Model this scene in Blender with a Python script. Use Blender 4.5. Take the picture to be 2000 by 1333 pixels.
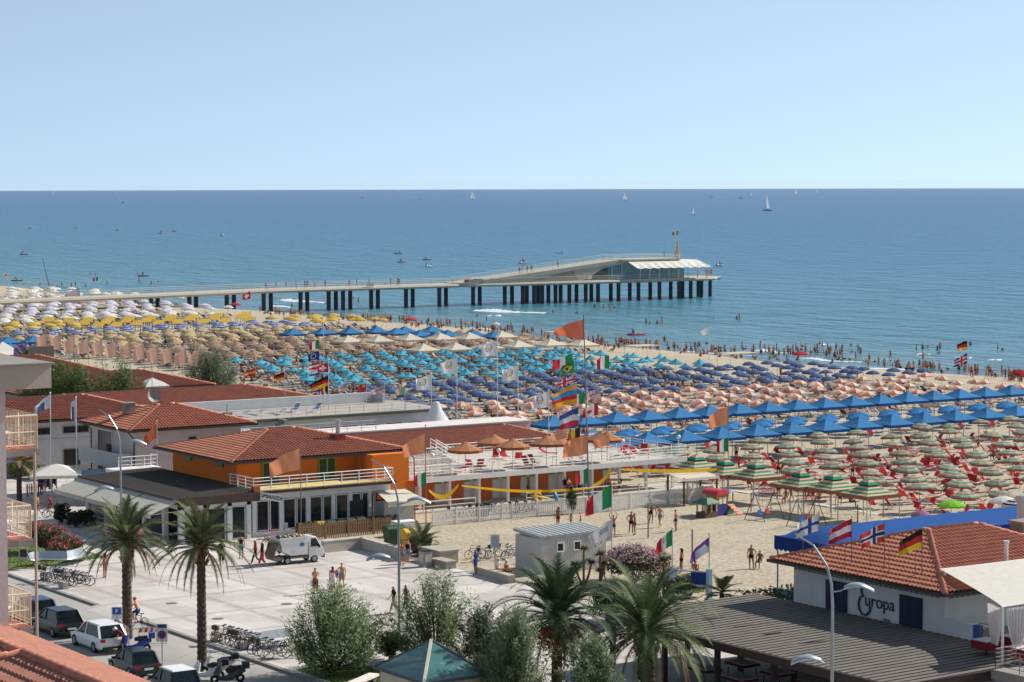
import bpy, math, random
from mathutils import Vector, Matrix, noise
random.seed(7)
for o in list(bpy.data.objects): bpy.data.objects.remove(o)
SC = bpy.context.scene; COL = SC.collection
R = math.radians
# ---------------------------------------------------------------- camera
# world axes: x runs out to sea, y runs along the shore (away, to the left), z up
FPX, CAMH, HORY, ROLL, TA = 4750.0, 26.5, 357.0, 0.0025, R(33.5)
PITCH = math.atan((666.5 - HORY) / FPX)
fw = Vector((math.sin(TA), math.cos(TA), 0)); rt = Vector((math.cos(TA), -math.sin(TA), 0)); up = Vector((0, 0, 1))
f3 = fw * math.cos(PITCH) - up * math.sin(PITCH); u3 = up * math.cos(PITCH) + fw * math.sin(PITCH)
r3 = rt * math.cos(ROLL) - u3 * math.sin(ROLL); u3 = u3 * math.cos(ROLL) + rt * math.sin(ROLL)
cd = bpy.data.cameras.new('camera'); cam = bpy.data.objects.new('camera', cd); COL.objects.link(cam)
cam.matrix_world = Matrix(((r3.x, u3.x, -f3.x, 0), (r3.y, u3.y, -f3.y, 0), (r3.z, u3.z, -f3.z, CAMH), (0, 0, 0, 1)))
cd.sensor_width = 36; cd.lens = FPX / 2000 * 36; cd.clip_start = 1; cd.clip_end = 60000
SC.camera = cam
SC.render.resolution_x = 1024; SC.render.resolution_y = 682
# ---------------------------------------------------------------- light
SUN_EL, SUN_AZ = R(37), R(62)                 # azimuth to the right of the view direction
sd = fw * math.cos(SUN_AZ) + rt * math.sin(SUN_AZ)
SUNV = Vector((sd.x * math.cos(SUN_EL), sd.y * math.cos(SUN_EL), math.sin(SUN_EL)))
W = bpy.data.worlds.new('World'); SC.world = W; W.use_nodes = True
nt = W.node_tree; nt.nodes.clear()
sky = nt.nodes.new('ShaderNodeTexSky'); sky.sky_type = 'NISHITA'; sky.sun_disc = False
sky.sun_elevation = SUN_EL; sky.sun_rotation = math.atan2(SUNV.x, SUNV.y)
sky.air_density = 1.0; sky.dust_density = 0.2; sky.ozone_density = 2.0; sky.altitude = 0
tc = nt.nodes.new('ShaderNodeTexCoord'); sx_ = nt.nodes.new('ShaderNodeSeparateXYZ'); cx_ = nt.nodes.new('ShaderNodeCombineXYZ')
mz = nt.nodes.new('ShaderNodeMath'); mz.operation = 'MULTIPLY_ADD'; mz.inputs[1].default_value = 1.5; mz.inputs[2].default_value = 0.21
mx = nt.nodes.new('ShaderNodeMath'); mx.operation = 'MAXIMUM'; mx.inputs[1].default_value = 0.2
bg = nt.nodes.new('ShaderNodeBackground'); wo = nt.nodes.new('ShaderNodeOutputWorld')
L_ = nt.links.new
L_(tc.outputs['Generated'], sx_.inputs[0]); L_(sx_.outputs[0], cx_.inputs[0]); L_(sx_.outputs[1], cx_.inputs[1])
L_(sx_.outputs[2], mz.inputs[0]); L_(mz.outputs[0], mx.inputs[0]); L_(mx.outputs[0], cx_.inputs[2])
L_(cx_.outputs[0], sky.inputs['Vector']); hs_ = nt.nodes.new('ShaderNodeHueSaturation'); hs_.inputs['Saturation'].default_value = 0.72; hs_.inputs['Hue'].default_value = 0.489; L_(sky.outputs[0], hs_.inputs['Color']); L_(hs_.outputs[0], bg.inputs[0]); L_(bg.outputs[0], wo.inputs[0])
bg.inputs[1].default_value = 0.11
sl = bpy.data.lights.new('sun', 'SUN'); sl.energy = 4.2; sl.angle = R(0.53); sl.color = (1, 0.955, 0.88)
so = bpy.data.objects.new('sun', sl); COL.objects.link(so); so.rotation_euler = SUNV.to_track_quat('Z', 'Y').to_euler()
SC.view_settings.view_transform = 'Standard'; SC.view_settings.look = 'None'; SC.view_settings.gamma = 1; SC.view_settings.exposure = 0.62
SC.render.engine = 'CYCLES'

# ---------------------------------------------------------------- helpers
def P(px, py, z=0.0):
    """ground point (s, a) of a photograph pixel at height z"""
    u, v = px - 1000, py - 666.5
    d = f3 * FPX + r3 * u - u3 * v
    t = (z - CAMH) / d.z
    return d.x * t, d.y * t
def V3(px, py, z=0.0):
    q = P(px, py, z); return (q[0], q[1], z)
def lin(c):
    if isinstance(c, str): c = [int(c[i:i + 2], 16) for i in (0, 2, 4)]
    return [(x / 255 / 12.92 if x / 255 <= 0.04045 else ((x / 255 + 0.055) / 1.055) ** 2.4) for x in c[:3]]
MATS = {}
def mat(name, col, rough=0.7, var=0.1, scale=2.0, bump=0.0, bscale=20.0, metal=0.0, spec=0.3, trans=0.0, orand=0.0, alpha=1.0):
    if name in MATS: return MATS[name]
    m = bpy.data.materials.new(name); m.use_nodes = True; n = m.node_tree; b = n.nodes['Principled BSDF']
    c = lin(col); tcn = n.nodes.new('ShaderNodeTexCoord'); nz = n.nodes.new('ShaderNodeTexNoise')
    nz.inputs['Scale'].default_value = scale; nz.inputs['Detail'].default_value = 4
    n.links.new(tcn.outputs['Object'], nz.inputs['Vector'])
    rp = n.nodes.new('ShaderNodeValToRGB'); rp.color_ramp.elements[0].position = 0.3; rp.color_ramp.elements[1].position = 0.7
    rp.color_ramp.elements[0].color = [x * (1 - var) for x in c] + [1]; rp.color_ramp.elements[1].color = [min(1, x * (1 + var)) for x in c] + [1]
    n.links.new(nz.outputs['Fac'], rp.inputs[0]); src = rp.outputs[0]
    if orand:
        oi = n.nodes.new('ShaderNodeObjectInfo'); hs = n.nodes.new('ShaderNodeHueSaturation'); mr = n.nodes.new('ShaderNodeMapRange')
        mr.inputs['To Min'].default_value = 1 - orand; mr.inputs['To Max'].default_value = 1 + orand
        n.links.new(oi.outputs['Random'], mr.inputs['Value']); n.links.new(mr.outputs[0], hs.inputs['Value']); n.links.new(src, hs.inputs['Color']); src = hs.outputs[0]
    n.links.new(src, b.inputs['Base Color'])
    b.inputs['Roughness'].default_value = rough; b.inputs['Metallic'].default_value = metal; b.inputs['Specular IOR Level'].default_value = spec
    if alpha < 1: b.inputs['Alpha'].default_value = alpha
    if bump:
        nb = n.nodes.new('ShaderNodeTexNoise'); nb.inputs['Scale'].default_value = bscale; bp = n.nodes.new('ShaderNodeBump')
        bp.inputs['Strength'].default_value = bump; bp.inputs['Distance'].default_value = 0.05
        n.links.new(tcn.outputs['Object'], nb.inputs['Vector']); n.links.new(nb.outputs['Fac'], bp.inputs['Height']); n.links.new(bp.outputs[0], b.inputs['Normal'])
    if trans:
        t = n.nodes.new('ShaderNodeBsdfTranslucent'); mxs = n.nodes.new('ShaderNodeMixShader'); mxs.inputs[0].default_value = trans
        n.links.new(src, t.inputs[0]); n.links.new(b.outputs[0], mxs.inputs[1]); n.links.new(t.outputs[0], mxs.inputs[2])
        n.links.new(mxs.outputs[0], n.nodes['Material Output'].inputs[0])
    MATS[name] = m; return m
def cloth(c, rnd=0.05): return mat('cloth_' + c, c, rough=0.85, var=0.06, scale=3, trans=0.3, spec=0.1, orand=rnd)
def paint(c, rough=0.5): return mat('paint_' + c, c, rough=rough, var=0.05, scale=4)
def plaster(c): return mat('plaster_' + c, c, rough=0.9, var=0.07, scale=0.9, bump=0.15, bscale=9, spec=0.15)
def metal_(c, rough=0.35): return mat('metal_' + c, c, rough=rough, var=0.06, scale=5, metal=0.6)
WHITE = lambda: paint('E6E4E0')
STEEL = lambda: metal_('A9AEB2')
DARK = lambda: paint('26272A')
GLASS = lambda: mat('dark_glass', '141C20', rough=0.14, var=0.2, spec=0.4)
SKINS = ['C68E6C', 'A86F4E', '8E5A3E', 'B87E5C']
def skin(i): return mat('skin_%d' % i, SKINS[i], rough=0.6, var=0.08, scale=6)

class MB:
    def __init__(s): s.v = []; s.f = []; s.m = []
    def add(s, vs, fs, m=0):
        b = len(s.v); s.v += [tuple(x) for x in vs]; s.f += [tuple(i + b for i in f) for f in fs]; s.m += [m] * len(fs); return s
    def poly(s, pts, m=0): return s.add(pts, [range(len(pts))], m)
    def box(s, x0, y0, z0, x1, y1, z1, m=0):
        x0, x1 = sorted((x0, x1)); y0, y1 = sorted((y0, y1)); z0, z1 = sorted((z0, z1))
        return s.add([(x0, y0, z0), (x1, y0, z0), (x1, y1, z0), (x0, y1, z0), (x0, y0, z1), (x1, y0, z1), (x1, y1, z1), (x0, y1, z1)],
                     [(0, 3, 2, 1), (4, 5, 6, 7), (0, 1, 5, 4), (1, 2, 6, 5), (2, 3, 7, 6), (3, 0, 4, 7)], m)
    def cyl(s, p0, p1, r0, r1=None, n=8, m=0, caps=True):
        if r1 is None: r1 = r0
        p0 = Vector(p0); p1 = Vector(p1); d = (p1 - p0)
        if d.length < 1e-6: return s
        d.normalize(); a = d.orthogonal().normalized(); b = d.cross(a)
        vs = []
        for p, r in ((p0, r0), (p1, r1)):
            for k in range(n):
                t = 2 * math.pi * k / n; vs.append(p + a * (r * math.cos(t)) + b * (r * math.sin(t)))
        fs = [(k, (k + 1) % n, n + (k + 1) % n, n + k) for k in range(n)]
        if caps: fs += [tuple(range(n - 1, -1, -1)), tuple(range(n, 2 * n))]
        return s.add(vs, fs, m)
    def tube(s, pts, r, n=6, m=0):
        pts = [Vector(p) for p in pts]; k0 = len(pts)
        rs = r if isinstance(r, (list, tuple)) else [r] * k0
        vs = []; a = None
        for i, p in enumerate(pts):
            d = (pts[min(i + 1, k0 - 1)] - pts[max(i - 1, 0)]).normalized()
            a = d.orthogonal().normalized() if a is None else (a - d * a.dot(d)).normalized()
            b = d.cross(a)
            for k in range(n):
                t = 2 * math.pi * k / n; vs.append(p + a * (rs[i] * math.cos(t)) + b * (rs[i] * math.sin(t)))
        fs = [(i * n + k, i * n + (k + 1) % n, (i + 1) * n + (k + 1) % n, (i + 1) * n + k) for i in range(k0 - 1) for k in range(n)]
        fs += [tuple(range(n - 1, -1, -1)), tuple(range((k0 - 1) * n, k0 * n))]
        return s.add(vs, fs, m)
    def lathe(s, prof, n=12, c=(0, 0, 0), m=0, mats=None, rot=0.0):
        vs = []
        for (r, z) in prof:
            for k in range(n):
                t = 2 * math.pi * k / n + rot; vs.append((c[0] + r * math.cos(t), c[1] + r * math.sin(t), c[2] + z))
        for i in range(len(prof) - 1):
            for k in range(n):
                pass
        b = len(s.v); s.v += vs
        for i in range(len(prof) - 1):
            for k in range(n):
                s.f.append((b + i * n + k, b + i * n + (k + 1) % n, b + (i + 1) * n + (k + 1) % n, b + (i + 1) * n + k))
                s.m.append(mats(i, k) if mats else m)
        return s
    def prism(s, pts, z0, z1, m=0):
        n = len(pts); vs = [(x, y, z0) for x, y in pts] + [(x, y, z1) for x, y in pts]
        return s.add(vs, [tuple(range(n - 1, -1, -1)), tuple(range(n, 2 * n))] + [(k, (k + 1) % n, n + (k + 1) % n, n + k) for k in range(n)], m)
    def bar(s, p0, p1, w, h, m=0):
        p0 = Vector(p0); p1 = Vector(p1); d = (p1 - p0).normalized(); u = Vector((0, 0, 1))
        if abs(d.z) > 0.95: u = Vector((0, 1, 0))
        a = d.cross(u).normalized() * (w / 2); b = a.cross(d).normalized() * (h / 2)
        vs = [p + x for p in (p0, p1) for x in (-a - b, a - b, a + b, -a + b)]
        return s.add(vs, [(0, 3, 2, 1), (4, 5, 6, 7), (0, 1, 5, 4), (1, 2, 6, 5), (2, 3, 7, 6), (3, 0, 4, 7)], m)
    def ball(s, c, r, n=10, m=0, sz=1.0):
        k = 6
        return s.lathe([(max(1e-3, r * math.sin(math.pi * i / k)), -r * sz * math.cos(math.pi * i / k)) for i in range(k + 1)], n, c, m)
    def xf(s, M, start=0):
        for i in range(start, len(s.v)): s.v[i] = tuple(M @ Vector(s.v[i]))
        return s
    def mesh(s, name, mats, smooth=False):
        me = bpy.data.meshes.new(name); me.from_pydata(s.v, [], s.f)
        for x in (mats if isinstance(mats, (list, tuple)) else [mats]): me.materials.append(x)
        me.polygons.foreach_set('material_index', s.m)
        if smooth: me.polygons.foreach_set('use_smooth', [True] * len(s.f))
        me.update(); return me
    def build(s, name, mats, parent=None, smooth=False):
        return link(name, s.mesh(name, mats, smooth), parent)
def link(name, me, parent=None):
    o = bpy.data.objects.new(name, me); COL.objects.link(o)
    if parent is not None: o.parent = parent
    return o
def tag(o, label=None, cat=None, group=None, kind=None):
    if label: o['label'] = label
    if cat: o['category'] = cat
    if group: o['group'] = group
    if kind: o['kind'] = kind
    return o
def thing(name, label, cat, loc=(0, 0, 0), rz=0.0, group=None):
    o = bpy.data.objects.new(name, None); COL.objects.link(o); o.empty_display_size = 0.2
    o.location = loc; o.rotation_euler = (0, 0, rz); return tag(o, label, cat, group)
def struct(name, mb, mats, smooth=False):
    return tag(mb.build(name, mats, smooth=smooth), kind='structure')
KIDS = {}
def kids(o):
    if o not in KIDS: KIDS[o] = list(o.children)
    return KIDS[o]
def dup(o, loc, rz=0.0, label=None, group=None, sc=None, parent=None):
    c = o.copy(); COL.objects.link(c)
    if parent is not None: c.parent = parent
    else:
        c.location = loc; c.rotation_euler = (0, 0, rz)
        if sc: c.scale = (sc, sc, sc) if not isinstance(sc, tuple) else sc
        if label: c['label'] = label
        if group: c['group'] = group
    for k in kids(o): dup(k, None, parent=c)
    return c
class Proto:
    """first placement moves the built thing, later ones copy it"""
    def __init__(s, o): s.o = o; s.used = False
    def put(s, loc, rz=0.0, label=None, group=None, sc=None):
        if s.used: return dup(s.o, loc, rz, label, group, sc)
        s.used = True; kids(s.o)
        for k in kids(s.o): kids(k)
        s.o.location = loc; s.o.rotation_euler = (0, 0, rz)
        if sc: s.o.scale = (sc, sc, sc) if not isinstance(sc, tuple) else sc
        return tag(s.o, label, None, group)
def text(name, txt, size, m, M, parent=None, ext=0.02, shear=0.0, space=1.0):
    cu = bpy.data.curves.new(name, 'FONT'); cu.body = txt; cu.size = size; cu.extrude = ext; cu.align_x = 'CENTER'; cu.shear = shear; cu.space_character = space
    o = bpy.data.objects.new(name, cu); COL.objects.link(o); dg = bpy.context.evaluated_depsgraph_get(); dg.update()
    me = bpy.data.meshes.new_from_object(o.evaluated_get(dg)); bpy.data.objects.remove(o); me.name = name
    me.transform(M); me.materials.clear(); me.materials.append(m)
    return link(name, me, parent)
def face_M(loc, nx, ny):
    """matrix that stands text upright on a wall whose outward normal is (nx, ny)"""
    n = Vector((nx, ny, 0)).normalized(); z = Vector((0, 0, 1)); x = z.cross(n)
    return Matrix(((x.x, z.x, n.x, loc[0]), (x.y, z.y, n.y, loc[1]), (x.z, z.z, n.z, loc[2]), (0, 0, 0, 1)))
ORD = ['first', 'second', 'third', 'fourth', 'fifth', 'sixth', 'seventh', 'eighth', 'ninth', 'tenth', 'eleventh', 'twelfth', 'thirteenth', 'fourteenth',
       'fifteenth', 'sixteenth', 'seventeenth', 'eighteenth', 'nineteenth', 'twentieth']
def ordn(i):
    i += 1
    if i <= 20: return ORD[i - 1]
    t = {2: 'twenty', 3: 'thirty', 4: 'forty', 5: 'fifty', 6: 'sixty', 7: 'seventy', 8: 'eighty', 9: 'ninety'}
    if i < 100: return t[i // 10] + ('-' + ORD[i % 10 - 1] if i % 10 else '') if i % 10 else t[i // 10][:-1] + 'ieth'
    return str(i) + 'th'
def railing(mb, pts, h, posts=1.2, nr=4, r=0.025, balus=None, m=0):
    for (p, q) in zip(pts[:-1], pts[1:]):
        p = Vector(p); q = Vector(q); L = (q - p).length; n = max(1, round(L / posts))
        for i in range(n + 1): mb.cyl(p.lerp(q, i / n), p.lerp(q, i / n) + Vector((0, 0, h)), r * 1.2, n=5, m=m)
        for j in range(1, nr + 1):
            z = Vector((0, 0, h * j / nr)); mb.cyl(p + z, q + z, r if j < nr else r * 1.4, n=5, m=m)
        if balus:
            k = int(L / balus)
            for i in range(k): mb.cyl(p.lerp(q, (i + .5) / k) + Vector((0, 0, h * .1)), p.lerp(q, (i + .5) / k) + Vector((0, 0, h)), r * .6, n=4, m=m)
def wall_windows(parent, specs, frame_m, glass_m=None, name='window'):
    """specs: (x0,y0,z0,x1,y1,z1, nx, ny): a pane with a frame round it, standing proud of a wall"""
    for (x0, y0, z0, x1, y1, z1, nx, ny) in specs:
        f = MB(); d = 0.06; g = MB()
        along = (Vector((x1, y1, 0)) - Vector((x0, y0, 0))).normalized(); nn = Vector((nx, ny, 0))
        def B(u0, u1, w0, w1, k0, k1, mb):
            L = (Vector((x1, y1, 0)) - Vector((x0, y0, 0))).length
            pts = []
            for u in (u0, u1):
                for k in (k0, k1): pts.append(Vector((x0, y0, 0)) + along * u + nn * k)
            lo = pts; vs = [(p.x, p.y, w0) for p in (lo[0], lo[2], lo[3], lo[1])] + [(p.x, p.y, w1) for p in (lo[0], lo[2], lo[3], lo[1])]
            mb.add(vs, [(0, 3, 2, 1), (4, 5, 6, 7), (0, 1, 5, 4), (1, 2, 6, 5), (2, 3, 7, 6), (3, 0, 4, 7)])
        L = (Vector((x1, y1, 0)) - Vector((x0, y0, 0))).length; t = 0.07
        B(0, t, z0, z1, 0.0, d, f); B(L - t, L, z0, z1, 0.0, d, f); B(t, L - t, z1 - t, z1, 0.0, d, f); B(t, L - t, z0, z0 + t, 0.0, d, f)
        B(t, L - t, z0 + t, z1 - t, -0.0, 0.02, g)
        w = f.build(name, frame_m, parent); g.build('pane', glass_m or GLASS(), w)
# ================================================================ SETTING
def shore(a):
    return 251 + 4.5 * math.sin(a * 0.031 + 1.0) + 2.5 * math.sin(a * 0.083) + 0.8 * math.sin(a * 0.31)
def gz(s, a):
    """height of the sand"""
    if s < 222: return 0.0
    t = (s - 222) / (shore(a) - 222); return -2.0 * t * t * (1.6 - 0.6 * t) if t < 1 else max(-5, -2.0 - (s - shore(a)) * 0.075)
def tex_mat(name, build):
    m = bpy.data.materials.new(name); m.use_nodes = True; n = m.node_tree; b = n.nodes['Principled BSDF']; build(n, b, n.links.new); return m
def N(n, t, **kw):
    x = n.nodes.new(t)
    for k, v in kw.items():
        if k.startswith('i_'): x.inputs[k[2:].replace('_', ' ')].default_value = v
        else: setattr(x, k, v)
    return x
def ramp(n, els):
    r = n.nodes.new('ShaderNodeValToRGB'); e = r.color_ramp.elements
    while len(e) < len(els): e.new(0.5)
    for x, (p, c) in zip(e, els): x.position = p; x.color = list(lin(c)) + [1] if isinstance(c, str) else (c, c, c, 1)
    return r
def mixc(n, l, fac, a, b, mode='MIX'):
    x = n.nodes.new('ShaderNodeMix'); x.data_type = 'RGBA'; x.blend_type = mode
    for i, v in ((0, fac), (6, a), (7, b)):
        if hasattr(v, 'links'): l(v, x.inputs[i])
        else: x.inputs[i].default_value = v
    return x.outputs[2]
def _sand(n, b, l):
    g = N(n, 'ShaderNodeNewGeometry'); n1 = N(n, 'ShaderNodeTexNoise', i_Scale=0.25, i_Detail=6.0); n2 = N(n, 'ShaderNodeTexNoise', i_Scale=2.6, i_Detail=5.0)
    n2.inputs['Roughness'].default_value = 0.65
    for q in (n1, n2): l(g.outputs['Position'], q.inputs['Vector'])
    r1 = ramp(n, [(0.3, 'A89C86'), (0.7, 'B8AC96')]); l(n1.outputs['Fac'], r1.inputs[0])
    r2 = ramp(n, [(0.36, 0.7), (0.58, 1.07)]); l(n2.outputs['Fac'], r2.inputs[0])
    c = mixc(n, l, 1.0, r1.outputs[0], r2.outputs[0], 'MULTIPLY')
    sp = N(n, 'ShaderNodeSeparateXYZ'); l(g.outputs['Position'], sp.inputs[0])
    mr = N(n, 'ShaderNodeMapRange', i_From_Min=-1.35, i_From_Max=-1.75); l(sp.outputs[2], mr.inputs[0])
    c = mixc(n, l, mr.outputs[0], c, lin('857662') + [1]); l(c, b.inputs['Base Color'])
    b.inputs['Roughness'].default_value = 0.95; b.inputs['Specular IOR Level'].default_value = 0.1
    bp = N(n, 'ShaderNodeBump', i_Strength=0.9, i_Distance=0.12); l(n2.outputs['Fac'], bp.inputs['Height']); l(bp.outputs[0], b.inputs['Normal'])
SAND = tex_mat('sand', _sand)
def _plaza(n, b, l):
    g = N(n, 'ShaderNodeNewGeometry')
    def br(wd, ht, mo, c1, c2, cm, off=0.5):
        mp = N(n, 'ShaderNodeMapping'); mp.inputs['Rotation'].default_value = (0, 0, R(90)); l(g.outputs['Position'], mp.inputs[0])
        x = N(n, 'ShaderNodeTexBrick', offset=off); x.inputs['Scale'].default_value = 1; x.inputs['Brick Width'].default_value = wd; x.inputs['Row Height'].default_value = ht
        x.inputs['Mortar Size'].default_value = mo; x.inputs['Mortar Smooth'].default_value = 0.2; x.inputs['Bias'].default_value = 0.0
        for k, c in (('Color1', c1), ('Color2', c2), ('Mortar', cm)): x.inputs[k].default_value = lin(c) + [1]
        l(mp.outputs[0], x.inputs['Vector']); return x.outputs[0]
    small = br(0.9, 0.45, 0.012, 'D4CFC9', 'CCC6C0', 'B9B3AD')
    big = br(6.4, 4.6, 0.28, 'FFFFFF', 'F6F3F1', 'E4E0DE', 0.0)
    mid = br(3.1, 1.9, 0.02, 'FFFFFF', 'EAE6E3', 'E4E1DF', 0.37)
    nz = N(n, 'ShaderNodeTexNoise', i_Scale=0.22, i_Detail=5.0); l(g.outputs['Position'], nz.inputs['Vector']); r = ramp(n, [(0.3, 0.8), (0.65, 1.02)]); l(nz.outputs['Fac'], r.inputs[0])
    n5 = N(n, 'ShaderNodeTexNoise', i_Scale=2.7, i_Detail=3.0); l(g.outputs['Position'], n5.inputs['Vector']); r5 = ramp(n, [(0.27, 0.7), (0.36, 1.0)]); l(n5.outputs['Fac'], r5.inputs[0])
    c = mixc(n, l, 1.0, small, big, 'MULTIPLY'); c = mixc(n, l, 1.0, c, mid, 'MULTIPLY'); c = mixc(n, l, 1.0, c, r.outputs[0], 'MULTIPLY'); c = mixc(n, l, 0.6, c, r5.outputs[0], 'MULTIPLY')
    l(c, b.inputs['Base Color']); b.inputs['Roughness'].default_value = 0.75; b.inputs['Specular IOR Level'].default_value = 0.25
PLAZA = tex_mat('plaza_paving', _plaza)
def _street(n, b, l):
    g = N(n, 'ShaderNodeNewGeometry'); a = N(n, 'ShaderNodeTexNoise', i_Scale=0.18, i_Detail=6.0); c_ = N(n, 'ShaderNodeTexNoise', i_Scale=9.0, i_Detail=4.0)
    mp = N(n, 'ShaderNodeMapping'); mp.inputs['Scale'].default_value = (1.6, 0.35, 1); l(g.outputs['Position'], mp.inputs[0])
    l(mp.outputs[0], a.inputs['Vector']); l(g.outputs['Position'], c_.inputs['Vector'])
    r1 = ramp(n, [(0.3, '8B8780'), (0.7, 'ABA69F')]); r2 = ramp(n, [(0.3, 0.88), (0.7, 1.05)]); l(a.outputs['Fac'], r1.inputs[0]); l(c_.outputs['Fac'], r2.inputs[0])
    v = N(n, 'ShaderNodeTexVoronoi', feature='DISTANCE_TO_EDGE', i_Scale=0.16); l(g.outputs['Position'], v.inputs['Vector']); r3 = ramp(n, [(0.0, 0.72), (0.012, 1.0)]); l(v.outputs[0], r3.inputs[0])
    c = mixc(n, l, 1.0, r1.outputs[0], r2.outputs[0], 'MULTIPLY'); c = mixc(n, l, 0.8, c, r3.outputs[0], 'MULTIPLY'); l(c, b.inputs['Base Color']); b.inputs['Roughness'].default_value = 0.85
STREET = tex_mat('worn_asphalt', _street)
def _water(n, b, l):
    g = N(n, 'ShaderNodeNewGeometry'); sp = N(n, 'ShaderNodeSeparateXYZ'); l(g.outputs['Position'], sp.inputs[0])
    nl = N(n, 'ShaderNodeTexNoise', i_Scale=0.012, i_Detail=4.0); mp = N(n, 'ShaderNodeMapping'); mp.inputs['Rotation'].default_value = (0, 0, R(33.5)); mp.inputs['Scale'].default_value = (0.35, 1.6, 1)
    l(g.outputs['Position'], mp.inputs[0]); l(mp.outputs[0], nl.inputs['Vector'])
    ad = N(n, 'ShaderNodeMath', operation='MULTIPLY_ADD'); ad.inputs[1].default_value = 130; l(nl.outputs['Fac'], ad.inputs[0]); l(sp.outputs[0], ad.inputs[2])
    mr = N(n, 'ShaderNodeMapRange', i_From_Min=300.0, i_From_Max=1600.0); l(ad.outputs[0], mr.inputs[0])
    rc = ramp(n, [(0.0, '5E7B7F'), (0.03, '4A7683'), (0.08, '367083'), (0.2, '286A84'), (0.42, '1D6184'), (1.0, '175A84')]); l(mr.outputs[0], rc.inputs[0])
    n3 = N(n, 'ShaderNodeTexNoise', i_Scale=0.09, i_Detail=7.0); mp3 = N(n, 'ShaderNodeMapping'); mp3.inputs['Rotation'].default_value = (0, 0, R(33.5)); mp3.inputs['Scale'].default_value = (0.3, 2.0, 1)
    l(g.outputs['Position'], mp3.inputs[0]); l(mp3.outputs[0], n3.inputs['Vector']); r3 = ramp(n, [(0.32, 0.74), (0.68, 1.16)]); l(n3.outputs['Fac'], r3.inputs[0])
    c = mixc(n, l, 1.0, rc.outputs[0], r3.outputs[0], 'MULTIPLY')  # light and shade of wave facets put into the water colour as streaks
    l(c, b.inputs['Base Color']); b.inputs['Roughness'].default_value = 0.28; b.inputs['IOR'].default_value = 1.33; b.inputs['Specular IOR Level'].default_value = 0.32
    prev = None
    for sc, st, ds in ((0.08, 0.8, 3.0), (0.35, 1.0, 1.0), (1.3, 1.0, 0.3)):
        w = N(n, 'ShaderNodeTexNoise', i_Scale=sc, i_Detail=4.0); mw = N(n, 'ShaderNodeMapping'); mw.inputs['Scale'].default_value = (1.5, 0.6, 1); l(g.outputs['Position'], mw.inputs[0]); l(mw.outputs[0], w.inputs['Vector'])
        bp = N(n, 'ShaderNodeBump', i_Strength=st, i_Distance=ds); l(w.outputs['Fac'], bp.inputs['Height'])
        if prev: l(prev, bp.inputs['Normal'])
        prev = bp.outputs[0]
    l(prev, b.inputs['Normal'])
WATER = tex_mat('sea_water', _water)
GRASS = mat('lawn_base', '5E6E33', rough=0.95, var=0.3, scale=1.2, bump=0.4, bscale=30)

g = MB(); g.box(-400, -400, -3.0, 88.6, 1800, -0.14); struct('ground', g, mat('inland_ground', 'A39C93', var=0.12, scale=0.1))
g = MB(); g.poly([(49.5, -60, -0.125), (62.2, -60, -0.125), (62.2, 420, -0.125), (49.5, 420, -0.125)]); struct('street', g, STREET)
g = MB()
g.prism([(62.25, 60), (88.4, 60), (88.4, 135.5), (88.5, 160), (98, 160), (98, 175), (88.6, 400), (62.25, 400)], -0.13, 0.0)
struct('plaza', g, PLAZA)
g = MB()
for y0, y1 in ((60, 134.6), (141.2, 400)):
    g.box(61.95, y0, -0.13, 62.25, y1, 0.012)
struct('kerb', g, mat('kerb_stone', '8C8882', var=0.15, scale=1.5))
g = MB(); g.add([(61.0, 134.6, -0.12), (62.25, 134.6, 0.004), (62.25, 141.2, 0.004), (61.0, 141.2, -0.12)], [(0, 1, 2, 3)]); struct('kerb_ramp', g, PLAZA)
# sand
g = MB(); xs = [88.4 + 1.3 * i for i in range(32)] + [130 + 4 * i for i in range(1, 24)] + [222 + 2 * i for i in range(1, 40)]
ys = [20 + 20 * i for i in range(3)] + [80 + 1.4 * i for i in range(71)] + [179.4 + 6 * i for i in range(1, 160)]
for y in ys:
    for x in xs:
        h = gz(x, y); w = 0.05 * noise.noise((x * 0.5, y * 0.5, 0)) + 0.03 * noise.noise((x * 1.3, y * 1.3, 4)) if x > 90 and x < 132 else 0
        g.v.append((x, y, h + 0.02 + w))
nx_ = len(xs)
for j in range(len(ys) - 1):
    for i in range(nx_ - 1):
        k = j * nx_ + i; g.f.append((k, k + 1, k + nx_ + 1, k + nx_)); g.m.append(0)
struct('beach', g, SAND, smooth=True)
# sea
g = MB(); RR = 10200; vs = [(225, -600, -2.0)]
for k in range(61):
    t = R(-32 + 155 * k / 60); vs.append((RR * math.cos(t), RR * math.sin(t), -2.0))
vs.append((225, 2500, -2.0)); g.poly(vs); struct('sea', g, WATER)
# foam of the small breakers
FOAM = mat('foam', 'E8EDEE', rough=0.9, var=0.1, scale=1)
def breaker(px0, px1, w, seed):
    rnd = random.Random(seed); a = P(*px0, -1.9); b = P(*px1, -1.9); mb = MB(); n = 40; rows = []
    for i in range(n + 1):
        t = i / n; x = a[0] + (b[0] - a[0]) * t + 0.8 * math.sin(t * 9 + seed); y = a[1] + (b[1] - a[1]) * t
        ww = w * (0.35 + 0.65 * math.sin(math.pi * min(1, t * 1.4 + 0.03))) * rnd.uniform(0.6, 1.1)
        rows.append(((x + ww * 0.3, y, -1.985), (x, y, -1.985 + 0.28 * ww), (x - ww, y + rnd.uniform(-.3, .3), -1.985)))
    for r_, q in zip(rows[:-1], rows[1:]):
        b0 = len(mb.v); mb.v += list(r_) + list(q); mb.f += [(b0, b0 + 1, b0 + 4, b0 + 3), (b0 + 1, b0 + 2, b0 + 5, b0 + 4)]; mb.m += [0, 0]
    return mb
fo = MB()
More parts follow.
